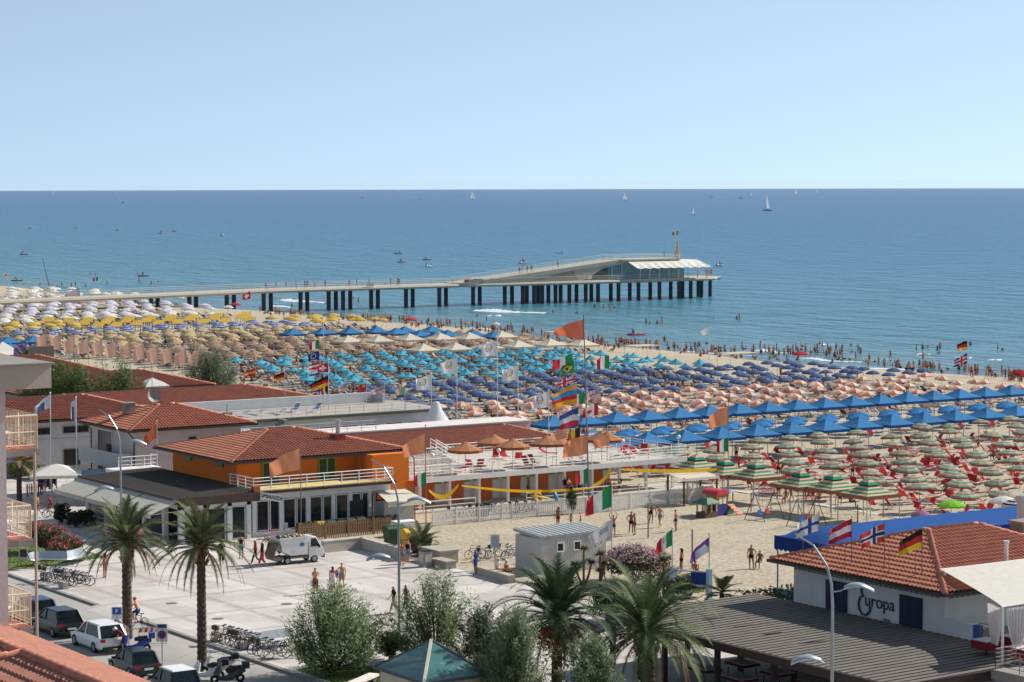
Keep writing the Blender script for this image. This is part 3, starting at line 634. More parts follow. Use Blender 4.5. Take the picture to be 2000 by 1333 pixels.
w.build('roof_slats', RIB, pg); MB().add([(77.12, 84, 2.7), (87.3, 84, 2.9), (87.3, 107, 2.9), (77.12, 107, 2.7)], [(0, 1, 2, 3)]).build('gap_shade_sheet', paint('1C1A1A'), pg)  # near-black sheet added below the open slats, painting the shade in their gaps
w = MB(); w.box(76.95, 83.8, 2.5, 77.1, 107.1, 2.93); w.box(77.1, 107.0, 2.5, 87.3, 107.12, 3.0); w.box(77.1, 83.8, 2.5, 87.3, 83.95, 3.0); w.build('fascia', paint('3B302C'), pg)
each('post', paint('2E2826'), pg, [MB().box(x, y, -.1, x + .24, y + .24, z) for y in (84.1, 88.5, 93, 97.5, 102, 106.7) for x, z in ((77.15, 2.78), (82.3, 2.9))])
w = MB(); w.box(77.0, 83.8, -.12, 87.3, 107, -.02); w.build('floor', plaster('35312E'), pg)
wall_windows(pg, [(87.35, y + 2.6, .2, 87.35, y, 2.3, -1, 0) for y in (92.0, 95, 98, 101)], plaster('8A8680'))
# terrace with the white canopy
tr = thing('roof_terrace', 'upper dining terrace with white sail canopy and tied curtains', 'terrace')
w = MB(); w.box(83.0, 74, 2.62, 99, 83.75, 3.1, 0); w.box(87.5, 83.7, 2.62, 99, 91.5, 3.1, 0); w.box(87.35, 89.4, 3.1, 87.6, 91.6, 3.95, 1); w.box(87.3, 89.0, 3.1, 87.62, 89.4, 3.95, 2); w.build('terrace_floor', [plaster('8D8781'), plaster('C9CBCB'), paint('35589B')], tr)
CAN = cloth('E6E2D6', 0)
w = MB(); na, nb = 10, 12
for i in range(na + 1):
    for j in range(nb + 1):
        u, v = i / na, j / nb; s0 = 88.0 - 3.7 * v + .9 * math.sin(math.pi * v); s = s0 + (102 - s0) * u; a = 92.6 - 8.3 * v - .5 * math.sin(math.pi * u) * (1 - v)
        w.v.append((s, a, 6.35 - .45 * v - .42 * math.sin(math.pi * v) * (1 - .5 * u) + .25 * u))
for i in range(na):
    for j in range(nb):
        k = i * (nb + 1) + j; w.f.append((k, k + 1, k + nb + 2, k + nb + 1)); w.m.append(0)
w.build('sail_canopy', CAN, tr, smooth=True)
each('canopy_post', WH, tr, [MB().cyl((x, y, 3.1), (x, y, z), .07, n=8) for x, y, z in ((84.4, 84.4, 5.9), (88.1, 92.3, 6.3), (93, 84.4, 5.9))])
w = MB(); railing(w, [(83.15, 74, 3.1), (83.15, 83.6, 3.1), (87.4, 83.8, 3.1), (87.4, 89, 3.1)], 1.0, 1.5, 5, .02); w.build('terrace_railing', paint('8E7F7A'), tr)
for (xa, y0, xb, y1) in ((84.9, 85.9, 84.35, 84.4), (84.6, 84.3, 86.0, 84.25)):
    w = MB(); n = 24; H_ = 10
    for j in range(H_ + 1):
        t = j / H_; pin = math.sin(math.pi * min(1, t * .8 + .1)); wd = (1 - .62 * t ** 2); z = 5.8 - 1.9 * t
        for i in range(n + 1):
            q = i / n; e_ = .5 + (q - .5) * wd; w.v.append((xa + (xb - xa) * e_ + .07 * math.sin(q * 40), y0 + (y1 - y0) * e_ + .05 * math.cos(q * 37), z))
    for j in range(H_):
        for i in range(n):
            k = j * (n + 1) + i; w.f.append((k, k + 1, k + n + 2, k + n + 1)); w.m.append(0)
    w.build('curtain', cloth('DDD8D6', 0), tr, smooth=True)
# blue awning over the beach side
ba = thing('blue_awning', 'large blue canvas awning with dark scalloped valance behind the red tile roof', 'awning')
w = MB(); n = 34; m_ = 8
for i in range(n + 1):
    for j in range(m_ + 1):
        x = 97.7 + 34 * i / n; t = j / m_; y = 112.3 + 5.4 * t; z = 4.25 + min(.7 * math.sin(math.pi * t) ** .8, max(0, x - 97.7) * .5 + .02) + .05 * math.sin(i * 3.1) * math.sin(math.pi * t); w.v.append((x, y, z))
for i in range(n):
    for j in range(m_):
        k = i * (m_ + 1) + j; w.f.append((k, k + 1, k + m_ + 2, k + m_ + 1)); w.m.append(0)
BLU = cloth('2F5CA0', 0); w.build('canvas', BLU, ba, smooth=True)
w = MB(); n = 40
for i in range(n):
    x0, x1 = 97.7 + 34 * i / n, 97.7 + 34 * (i + 1) / n; xm = (x0 + x1) / 2
    w.add([(x0, 112.28, 4.42), (x1, 112.28, 4.42), (x1, 112.26, 3.75), (xm, 112.25, 3.62), (x0, 112.26, 3.75)], [(0, 1, 2, 3, 4)])
for i in range(12):
    y0, y1 = 112.3 + 5.4 * i / 12, 112.3 + 5.4 * (i + 1) / 12; w.add([(97.68, y0, 4.3), (97.68, y1, 4.3), (97.66, y1, 3.5), (97.65, (y0 + y1) / 2, 3.36), (97.66, y0, 3.5)], [(0, 1, 2, 3, 4)])
w.build('valance', cloth('22397A', 0), ba)
each('post', paint('6B86A8'), ba, [MB().cyl((x, y, 0), (x, y, 4.2), .05) for x in (97.8, 104, 110, 116, 122, 128) for y in (112.5, 117.5)])
w = MB(); w.box(97.5, 104.8, 0, 130, 112, .5, 0); w.box(97.5, 111.6, .5, 97.7, 117.6, 1.0, 1); w.build('deck', [plaster('8D8A84'), paint('7FA0B8')], ba)
# glass pyramid pavilion
sk = thing('glass_pavilion', 'small cream pavilion with glazed pyramid roof in the bottom foreground', 'pavilion')
x0, y0, x1, y1, ze = 59.9, 98.2, 63.7, 103.0, 2.6; ap = P(835, 1256, 3.95); ap = ((x0 + x1) / 2, (y0 + y1) / 2, 4.15)
w = MB(); w.box(x0 + .25, y0 + .25, -.13, x1 - .25, y1 - .25, 2.45); w.build('wall', plaster('C7BFAE'), sk)
w = MB(); cs = [(x0, y0, ze), (x1, y0, ze), (x1, y1, ze), (x0, y1, ze)]
for i in range(4): w.add([cs[i], cs[(i + 1) % 4], ap], [(0, 1, 2)])
PG = mat('green_glass', '4F7F7C', rough=.12, var=.25, scale=.5, spec=.8, alpha=.72); w.build('glass_roof', PG, sk)
w = MB()
for i in range(4): w.bar(cs[i], ap, .09, .1); w.bar(cs[i], cs[(i + 1) % 4], .12, .12)
w.lathe([(.16, -.06), (.1, .06), (.01, .16)], 4, ap); w.build('glazing_bar', paint('4C4F52'), sk)
w = MB(); w.bar((x0 - .02, y0 - .02, ze + .02), (ap[0], ap[1], ap[2] + .03), .14, .12); w.build('hip_cover', paint('C9BFAF'), sk)
w = MB(); w.box(x0 + .26, y0 + .26, 2.44, x1 - .26, y1 - .26, 2.5); w.build('ceiling', paint('6E7F80'), sk)
# ---- apartment block at the left edge
ab = thing('apartment_block', 'pinkish grey apartment block with railed balconies cut off by the left edge', 'building')
s_, z_ = Pa(12, 900, 70.0); sw = s_
w = MB(); w.box(4, 70, -.13, sw, 78.5, 20.6); w.build('wall', plaster('BDB2AE'), ab)
s2, zt = Pa(100, 712, 69.4); _, zb = Pa(100, 758, 69.4)
w = MB(); w.box(3, 69.4, zb, s2, 80, zt); w.box(3, 69.3, zt, s2 + .08, 80, zt + .06, 1); w.build('roof_slab', [plaster('AFA294'), plaster('8A857E')], ab)
CRM = paint('DCCBB0')
for lvl, (px_, py_) in enumerate(((78, 882), (66, 1062), (66, 1238))):
    sb, zf = Pa(px_, py_, 70.2); _, _ = 0, 0; zf = 26.5 - (py_ - 357) / 4750 * 73.5
    w = MB(); w.box(sw, 70.2, zf - .22, sb, 78, zf - .02, 0); w.box(sw, 70.25, zf - .019, sb - .05, 78, zf, 1); b_ = w.build('balcony', [plaster('8F867E'), paint('B0674F')], ab)
    w = MB(); railing(w, [(sw, 70.28, zf), (sb - .06, 70.28, zf), (sb - .06, 77.8, zf)], 1.02, 1.4, 2, .022, .12); w.cyl((sw, 70.28, zf + .1), (sb - .06, 70.28, zf + .1), .02); w.cyl((sb - .06, 70.28, zf + .18), (sb - .06, 77.8, zf + .18), .02); w.cyl((sb - .06, 70.28, zf + .08), (sb - .06, 77.8, zf + .08), .02); w.build('balcony_railing', CRM, b_)
    w = MB(); wall_windows(ab, [(sw + .002, 72.2, zf, sw + .002, 74, zf + 2.1, 1, 0)], paint('8D8378'))
    if lvl < 2:
        w = MB(); s9, z9 = Pa(36, py_ + 45, 71)
        for i in range(6):
            y0, y1 = 71 + i * .8, 71 + (i + 1) * .8; w.add([(sw, y0, z9 + .55), (sw, y1, z9 + .55), (sw + .42, y1, z9 - .2), (sw + .42, y0, z9 - .2)], [(0, 1, 2, 3)])
        w.add([(sw, 71, z9 + .55), (sw + .42, 71, z9 - .2), (sw, 71, z9 - .2)], [(0, 1, 2)]); w.build('sun_blind', cloth('C9BFA8', 0), ab)
s5, z5 = Pa(67, 885, 70.1); w = MB(); w.cyl((s5, 70.1, 9), (s5, 70.1, z5), .05); w.build('downpipe', paint('A79788'), ab)
for i, (px_, py_) in enumerate(((22, 868), (20, 1048), (20, 1225))):
    s6, z6 = Pa(px_, py_, 71.2); z6 = 26.5 - (((882, 1062, 1238)[i]) - 357) / 4750 * 73.5
    c = thing('balcony_chair', 'white plastic chair on the %s balcony of the apartment block' % ('top', 'middle', 'lowest')[i], 'chair', (sw + .42, 71.5, z6), R(20))
    w = MB(); w.box(-.22, -.22, .4, .22, .22, .45); w.build('seat', WH, c)
    w = MB()
    for k in range(5): w.box(-.22 + k * .1, .2, .45, -.17 + k * .1, .25, .9)
    w.box(-.22, .2, .86, .23, .25, .92); w.build('backrest', WH, c)
    for (x, y) in ((-.2, -.2), (.2, -.2), (-.2, .2), (.2, .2)):
        w = MB(); w.cyl((x, y, 0), (x * .95, y * .95, .4), .025); w.build('leg', WH, c)
# ---- tile roof in the bottom left corner
nr = thing('corner_house', 'terracotta tile roof of a lower house filling the bottom left corner', 'building')
A_ = Vector(V3(46, 1283, 14.6)); B_ = A_ + Vector((0, -26, 0)); w = MB()
hx, hy, hz = A_
_, ze_ = Ps(150, 1284, hx + 5)
w = MB(); tile_face(w, [(hx - 6, hy + 6, hz - 2.0), (hx - 6, hy - 26, hz - 2.0), (hx, hy - 26, hz), (hx, hy, hz)], (hx - 6, hy + 6, hz - 2.0), (hx - 6, hy - 26, hz - 2.0), .24, .4)
tile_face(w, [(hx + 5, hy - 26, ze_), (hx + 5, hy + 22, ze_), (hx, hy + 22, hz), (hx, hy - 26, hz)], (hx + 5, hy - 26, ze_), (hx + 5, hy + 22, ze_), .24, .4)
tile_face(w, [(hx, hy, hz), (hx - 6, hy + 6, hz - 2.0), (hx - 6, hy + 22, hz - 2.0), (hx, hy + 22, hz)], (hx - 6, hy + 6, hz - 2), (hx - 6, hy + 22, hz - 2), .24, .4); r_ = w.build('roof', mat('corner_roof_tiles', 'A4705F', rough=.9, var=.15, scale=1.5, bump=.2, bscale=12), nr)
w = MB(); caps(w, A_ + Vector((0, 0, .08)), B_ + Vector((0, 0, .08)), .14); caps(w, A_ + Vector((0, 0, .08)), (hx - 6, hy + 6, hz - 1.95), .14); caps(w, A_ + Vector((0, 0, .08)), (hx, hy + 22, hz + .08), .14); w.build('ridge_cap', CAP, r_, smooth=True)
w = MB(); w.box(hx - 5.6, hy - 26, -.13, hx + 4.6, hy + 21, hz - 2.05); w.build('wall', plaster('BFB0A0'), nr)
# ================================================================ BEACH
def proj(s, a, z=0):
    d = Vector((s, a, z - CAMH)); return 1000 + FPX * d.dot(r3) / d.dot(f3), 666.5 - FPX * d.dot(u3) / d.dot(f3)
def vis(s, a, mar=25):
    x, y = proj(s, a, 1.5); return -mar < x < 2000 + mar and y < 1380
def umbrella(name, label, rad, prof, mats, fn, n=8, pole='B9B6B0', ptop=None):
    t = thing(name, label, 'beach umbrella')
    mb = MB(); mb.lathe([(rad * r, z) for r, z in prof], n, mats=fn); mb.build('canopy', mats, t)
    z1 = prof[-1][1]; p = MB(); p.cyl((0, 0, -.1), (0, 0, z1 + .08), 0.028, n=6); p.build('pole', paint(pole), t); return Proto(t)
DOME = [(.99, 1.80), (1.0, 1.93), (.86, 2.03), (.68, 2.13), (.46, 2.22), (.24, 2.29), (.02, 2.33)]
CONE = [(1.0, 1.82), (1.0, 1.9), (.6, 2.1), (.25, 2.28), (.1, 2.38), (.01, 2.42)]
PAG = [(1.0, 1.78), (1.0, 1.88), (.7, 2.0), (.42, 2.15), (.2, 2.3), (.21, 2.31), (.1, 2.4), (.01, 2.46)]
G1, G2, G3 = cloth('579A86', .12), cloth('C9A08A', .12), cloth('B4573F')
strU = umbrella('striped_umbrella', 'x', 1.16, DOME, [G1, G2, G3], lambda i, k: (2, 0, 1, 0, 1, 0)[i])
ora = umbrella('orange_umbrella', 'x', 1.02, DOME, [cloth('D08A6E', .12), cloth('E2D2C4', .08)], lambda i, k: k % 2)
nav = umbrella('navy_umbrella', 'x', .98, DOME, [cloth('5A6C92', .14), cloth('C9CEDA')], lambda i, k: 1 if i == 5 and k % 2 else 0)
cya = umbrella('cyan_umbrella', 'x', 1.0, PAG, [cloth('56A6BE', .14)], lambda i, k: 0)
stw = umbrella('straw_umbrella', 'x', 1.15, CONE, [mat('straw', '917761', rough=.95, var=.25, scale=6, orand=.12)], lambda i, k: 0, 10)
crm = umbrella('cream_umbrella', 'x', 1.05, DOME, [cloth('BFA980')], lambda i, k: 0)
nst = umbrella('navy_striped_umbrella', 'x', 1.15, DOME, [cloth('525F8C'), cloth('B9BFD2')], lambda i, k: (0, 1, 0, 0, 1, 0)[i])
yel = umbrella('yellow_umbrella', 'x', 1.2, DOME, [cloth('CBAE5C', .1)], lambda i, k: 0)
whi = umbrella('white_umbrella', 'x', 1.2, DOME, [cloth('CFCBD4', .06)], lambda i, k: 0)
whc = umbrella('pale_umbrella', 'x', 1.25, DOME, [cloth('DEDAD2', .06)], lambda i, k: 0)
blu = umbrella('blue_umbrella', 'x', 1.25, DOME, [cloth('3B7CB4')], lambda i, k: 0)
def gazebo(name, label, half, ze, za, m, val=.28, legs='C9C9C9'):
    t = thing(name, label, 'gazebo'); mb = MB(); k = math.sqrt(2) * half
    prof = [(k, ze - val), (k, ze), (k * .66, ze + (za - ze) * .27), (k * .33, ze + (za - ze) * .6), (.01, za)]
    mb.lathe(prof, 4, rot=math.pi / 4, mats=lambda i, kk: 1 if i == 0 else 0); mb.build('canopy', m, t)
    for x in (-1, 1):
        for y in (-1, 1):
            p = MB(); p.cyl((x * half * .94, y * half * .94, 0), (x * half * .94, y * half * .94, ze), .04, n=6); p.build('leg', paint(legs), t)
    return Proto(t)
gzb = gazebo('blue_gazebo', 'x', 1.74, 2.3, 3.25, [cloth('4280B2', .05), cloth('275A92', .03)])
gzc = gazebo('cream_gazebo', 'x', 1.9, 2.3, 3.25, [cloth('D9CFBB', .03), cloth('D2C6B0', .03)])
# striped two-tier gazebo
def sgaz():
    t = thing('striped_gazebo', 'x', 'gazebo'); mb = MB(); k = math.sqrt(2) * 1.78
    z = lambda q: 2.25 + 0.95 * (1 - q) ** 1.25
    prof = [(k, 2.02), (k, 2.25)] + [(k * q, z(q)) for q in (.9, .78, .66, .54, .42, .3)] + [(k * .3, 3.0), (k * .34, 2.98), (k * .22, 3.2), (k * .1, 3.34), (.01, 3.42)]
    mb.lathe(prof, 4, rot=math.pi / 4, mats=lambda i, kk: (2, 3, 1, 0, 1, 0, 1, 3, 3, 0, 1, 0)[i]); mb.build('canopy', [cloth('3F8F72'), cloth('D8B396'), cloth('A9604A'), cloth('1F5A48')], t)
    for x in (-1, 1):
        for y in (-1, 1):
            p = MB(); p.cyl((x * 1.68, y * 1.68, 0), (x * 1.68, y * 1.68, 2.25), .045, n=6); p.build('leg', paint('B9B4AC'), t)
    return Proto(t)
gzs = sgaz()
# seats
def chair(name, c, cat='deck chair'):
    t = thing(name, 'x', cat); f = MB()
    for y in (-.3, .3):
        f.cyl((-.5, y, 0), (.42, y, .42), .02, n=5); f.cyl((.35, y, 0), (-.62, y, 1.0), .02, n=5); f.cyl((-.25, y, .62), (.3, y, .6), .02, n=5)
    for p, q in (((-.62, -.3, 1.0), (-.62, .3, 1.0)), ((.42, -.3, .42), (.42, .3, .42)), ((-.5, -.3, 0), (-.5, .3, 0))): f.cyl(p, q, .02, n=5)
    f.build('frame', WHITE(), t); s = MB(); n = 6; pts = [(.42, .41), (.2, .3), (-.02, .3), (-.2, .42), (-.4, .7), (-.62, 1.0)]
    for (x0, z0), (x1, z1) in zip(pts[:-1], pts[1:]): s.add([(x0, -.28, z0), (x0, .28, z0), (x1, .28, z1), (x1, -.28, z1)], [(0, 1, 2, 3)])
    s.build('sling', cloth(c), t); return Proto(t)
def lounger(name, c, flap=True):
    t = thing(name, 'x', 'sun lounger'); f = MB()
    for y in (-.32, .32): f.cyl((-.95, y, .32), (.95, y, .32), .022, n=5); f.cyl((-.6, y, 0), (-.6, y, .32), .022, n=5); f.cyl((.6, y, 0), (.6, y, .32), .022, n=5)
    f.cyl((-.95, -.32, .32), (-.95, .32, .32), .022, n=5); f.cyl((.95, -.32, .32), (.95, .32, .32), .022, n=5); f.build('frame', WHITE(), t)
    s = MB(); s.add([(.93, -.3, .33), (.93, .3, .33), (-.25, .3, .31), (-.25, -.3, .31)], [(0, 1, 2, 3)]); s.add([(-.25, -.3, .31), (-.25, .3, .31), (-.88, .3, .62), (-.88, -.3, .62)], [(0, 1, 2, 3)]); s.build('bed', cloth(c), t)
    if flap: q = MB(); q.add([(-.9, -.3, .62), (-.9, .3, .62), (-.6, .3, 1.0), (-.6, -.3, 1.0)], [(0, 1, 2, 3)]); q.build('sun_flap', cloth(c), t)
    return Proto(t)
chR, loR = chair('deck_chair', 'B5302E'), lounger('sun_lounger', 'B5383A')
chB, loB = chair('deck_chair', '5C7FB0'), lounger('sun_lounger', 'A9B6C8', False)
chW, chO = chair('deck_chair', 'CFCBC4'), chair('deck_chair', 'C2674A')
RND = random.Random(3); SEATS = []
def grid(proto, noun, a0, da, na, s0, ds, fs0, fs1, group, skip=.05, jit=.36, where='', z0=0, stag=0.0, seats=None, seatn=1):
    """rows along x; label says row and place in the row"""
    for r in range(na):
        a = a0 + da * r; i = 0; s = s0 + (stag if r % 2 else 0); lo, hi = fs0(a), fs1(a); k = 0
        s += math.ceil((lo - s) / ds) * ds
        while s <= hi:
            if vis(s, a) and RND.random() > skip:
                x, y = s + RND.gauss(0, jit), a + RND.gauss(0, jit)
                uo = proto.put((x, y, gz(x, y)), RND.uniform(0, .8), '%s, %s from the left in the %s row %s' % (noun, ordn(k), ordn(r), where), group, sc=RND.uniform(.92, 1.07)); uo.rotation_euler = (RND.gauss(0, .05), RND.gauss(0, .05), uo.rotation_euler[2])
                if seats:
                    for q in range(max(4, seatn)):
                        if RND.random() < .85: SEATS.append((seats if q == 0 or seatn > 1 else None, x + RND.uniform(-1.6, 1.6), y + RND.uniform(-1.9, 1.9), k, r, noun))
                else:
                    for q in range(5): SEATS.append((None, x + RND.uniform(-1.5, 1.5), y + RND.uniform(-1.8, 1.8), k, r, noun))
                k += 1
            s += ds
C_ = lambda v: (lambda a: v)
grid(strU, 'green-and-peach striped umbrella', 137.9, 5.22, 9, 150.7, 4.23, lambda a: 133.5 if a < 172 else 129, C_(200), 'green and peach striped umbrellas', .03, where='up from the sand court', seats=(chR, loR), seatn=2, jit=.24)
grid(ora, 'orange and white umbrella', 206, 4.1, 6, 142, 3.45, lambda a: 139 if a > 210 else 141, lambda a: 214, 'orange and white umbrellas', .12, where='beyond the blue gazebos', stag=1.5, seats=(chO, chW), seatn=1)
grid(nav, 'navy blue umbrella', 231.4, 4.0, 7, 137, 3.35, lambda a: 134 + (a - 231) * .45, lambda a: 219 - (a - 231) * .1, 'navy blue umbrellas', .08, where='past the orange ones', stag=1.6, seats=(chB, loB), seatn=1)
grid(cya, 'pale blue pagoda umbrella', 258.6, 4.0, 12, 146, 3.3, lambda a: 143 + (a - 258) * .24, lambda a: 204, 'pale blue pagoda umbrellas', .07, where='past the navy ones', stag=1.8)
grid(stw, 'brown straw umbrella', 308.5, 4.3, 8, 160, 3.4, lambda a: 151, lambda a: 219, 'brown straw umbrellas', .1, where='past the pale blue ones', stag=1.9)
grid(crm, 'cream umbrella', 343, 4.2, 7, 158, 3.3, lambda a: 148, lambda a: 198, 'cream umbrellas', .1, where='past the straw ones', stag=1.8)
grid(nst, 'navy and white umbrella', 372.5, 4.0, 4, 160, 3.4, lambda a: 152, lambda a: 206, 'navy and white ringed umbrellas', .08, where='past the cream ones', stag=1.5)
grid(yel, 'yellow umbrella', 390, 4.3, 5, 160, 4.1, lambda a: 152, lambda a: 175, 'yellow umbrellas on the left', .1, where='left of the tilted awnings', stag=1.5)
grid(yel, 'yellow umbrella', 377, 4.3, 5, 160, 4.4, lambda a: 208, lambda a: 224, 'yellow umbrellas near the water', .15, where='close to the water', stag=1.5)
grid(whc, 'white umbrella', 412, 4.9, 4, 160, 4.1, lambda a: 155, lambda a: 206, 'bright white umbrellas', .1, where='past the yellow ones', stag=1.5)
grid(whi, 'lilac white umbrella', 431, 4.6, 9, 160, 4.1, lambda a: 160, lambda a: 219, 'lilac white umbrellas', .1, where='below the pier', stag=1.9)
grid(whc, 'white umbrella', 486, 6.0, 10, 160, 5.0, lambda a: 180, lambda a: 236, 'white umbrellas beyond the pier', .1, where='beyond the pier', stag=1.9)
for r, (a, s0, ds, n) in enumerate(((200, 137.2, 3.98, 20), (181.6, 131.0, 4.36, 15))):
    for i in range(n):
        s = s0 + ds * i
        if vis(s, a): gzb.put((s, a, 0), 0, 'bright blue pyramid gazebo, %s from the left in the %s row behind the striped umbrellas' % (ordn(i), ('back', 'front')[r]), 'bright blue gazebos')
for r, a in enumerate((190.2, 192.4)):
    for i in range(20):
        s = 134.6 + 4.3 * i + r * 2.2
        if vis(s, a): blu.put((s, a, 0), RND.random(), 'bright blue umbrella, %s from left in the %s row between the blue gazebos' % (ordn(i), ('front', 'back')[r]), 'bright blue umbrellas'); SEATS.append(((chR, chR), s + .9, a + RND.uniform(-1.5, 1.5), i, r, 'bright blue umbrella'))
for i, (px_, py_) in enumerate(((680, 655), (739, 654), (800, 651), (860, 650), (917, 649), (980, 646), (827, 671), (890, 669), (952, 667), (1012, 664), (1075, 661), (1137, 661))):
    x, y = P(px_, py_, 3.25); gzc.put((x, y, gz(x, y)), 0, 'cream pyramid gazebo, %s from left in the %s row among straw umbrellas' % (ordn(i if i < 6 else i - 6), 'back' if i < 6 else 'front'), 'cream gazebos')
for i, (px_, py_) in enumerate(((572, 641), (630, 640), (684, 639), (735, 637), (790, 637), (843, 636), (774, 640), (820, 644), (875, 644), (850, 648), (925, 644), (965, 646), (15, 657), (20, 670), (66, 655), (75, 670))):
    x, y = P(px_, py_, 3.25); gzb.put((x, y, gz(x, y)), 0, 'distant blue gazebo, %s from the left %s' % (ordn(i if i < 12 else i - 12), 'in the group before the pier' if i < 12 else 'behind the peach banners'), 'distant blue gazebos')
for i, (px_, py_) in enumerate(((1360, 888), (1417, 897), (1477, 903), (1564, 919), (1628, 925), (1697, 936))):
    x, y = P(px_, py_, 3.4); gzs.put((x, y, 0), 0, 'green striped two-tier gazebo, %s from the left behind the playground' % ordn(i), 'green striped gazebos')
# tilted yellow awnings on frames
t = thing('tilted_awning', 'x', 'awning'); mb = MB(); mb.add([(-.9, -1.6, 1.95), (.9, -1.6, 1.95), (.9, 1.4, 2.55), (-.9, 1.4, 2.55), (-.9, -1.6, 2.0), (.9, -1.6, 2.0), (.9, 1.4, 2.6), (-.9, 1.4, 2.6)], [(0, 3, 2, 1), (4, 5, 6, 7), (0, 1, 5, 4), (1, 2, 6, 5), (2, 3, 7, 6), (3, 0, 4, 7)]); mb.build('canvas', cloth('CDAA45'), t)
for x in (-.8, .8):
    for (y, z) in ((-1.5, 1.95), (1.3, 2.55)): p = MB(); p.cyl((x, y, 0), (x, y, z), .045, n=5); p.build('post', paint('5B4030'), t)
tya = Proto(t)
for i, (px_, py_) in enumerate(((96, 623), (135, 624), (172, 623), (165, 629), (215, 622), (208, 627), (192, 633), (253, 621), (247, 625), (228, 632), (295, 620), (286, 624), (268, 630), (335, 618), (330, 622), (310, 629), (378, 617), (372, 621), (348, 627), (425, 615), (420, 619), (398, 626), (440, 624), (480, 612), (470, 617), (488, 622))):
    x, y = P(px_, py_, 2.4); tya.put((x, y, 0), R(-35), 'tilted yellow awning on brown posts, %s from the left of its cluster' % ordn(i), 'tilted yellow awnings')
# single odd umbrellas
def single(px_, py_, c, label, rad=1.1, tilt=0, name='beach_umbrella', mats=None, fn=None, n=10):
    u = umbrella(name, label, rad, DOME, mats or [cloth(c)], fn or (lambda i, k: 0), n); x, y = P(px_, py_, 2.2); u.put((x, y, gz(x, y)), .3, label); u.o.rotation_euler = (tilt, 0, 0)
single(1858, 980, '7CC23A', 'bright lime green umbrella among the red deckchairs')
single(1960, 972, 'D8D4D2', 'plain white umbrella right of the lime green one')
single(1985, 978, 'D8D4D2', 'black and white spiral umbrella at the right edge of the beach', mats=[cloth('D8D4D2'), cloth('2A2A30')], fn=lambda i, k: i % 2)
single(1800, 1000, '9A6C8C', 'small mauve umbrella half hidden by the blue awning', .8)
single(1563, 687, 'B8343C', 'red umbrella at the water edge among bathers', 1.2)
single(1990, 722, '8E2A30', 'dark red umbrella tilted at the right end of the waterline', 1.3, R(18))
single(803, 621, 'B8343C', 'small red umbrella among the crowd before the pier', 1.1)
single(968, 592 + 26, 'D2D0CE', 'small white umbrella on the shallow water edge', .8)
single(460, 592, 'B83A50', 'pinkish red umbrella beneath the pier', 1.2)
single(205, 572, 'DAD8D4', 'white umbrella standing on the sand by the pier rail', 1.3)
single(1975, 965, 'C9B49E', 'pale peach umbrella beside the white one', .9)
# terrace umbrellas
TUM = [cloth('B4805F', .03), cloth('9A6244', .03)]
tu = umbrella('terrace_umbrella', 'x', 1.45, [(1.0, 1.72), (1.0, 1.95), (.75, 2.1), (.5, 2.25), (.28, 2.4), (.26, 2.42), (.12, 2.55), (.01, 2.62)], TUM, lambda i, k: 1 if i == 0 else 0, 10, '8B6B55')
for i, (px_, py_) in enumerate(((925, 866), (965, 849), (1036, 862), (1067, 851), (1136, 858), (1175, 843), (1239, 851))):
    x, y = P(px_, py_, 5.25); y = min(max(y, 168), 179); x = min(x, 127.0)
    tu.put((x, y, TZ), .2 * i, 'terracotta terrace umbrella, %s from the left on the cabin roof' % ordn(i), 'terracotta terrace umbrellas')
for i, (px_, py_) in enumerate(((905, 912), (935, 912), (968, 890), (985, 888), (1030, 905), (1045, 902), (1072, 882), (1125, 900), (1140, 897), (1178, 873), (1225, 886), (1240, 884), (1262, 878), (1012, 895), (1215, 880))):
    x, y = P(px_, py_, 3.1); x = min(max(x, 105.2), 127); y = min(max(y, 167.8), 179)
    (chR if i % 3 else loR).put((x, y, TZ + .01), R(200 + 17 * i), 'red %s, %s from the left on the cabin roof terrace' % ('deckchair' if i % 3 else 'sun lounger', ordn(i)), 'red seats on the terrace')
for i in range(9):
    x = 99.5 + i * 2.0; (loB if x < 112 else chB).put((x, 209.5 + .7 * (i % 2), 4.02), R(100), 'pale blue %s, %s from the left on the flat bathing house roof' % ('lounger' if x < 112 else 'deckchair', ordn(i)), 'blue loungers on the flat roof')
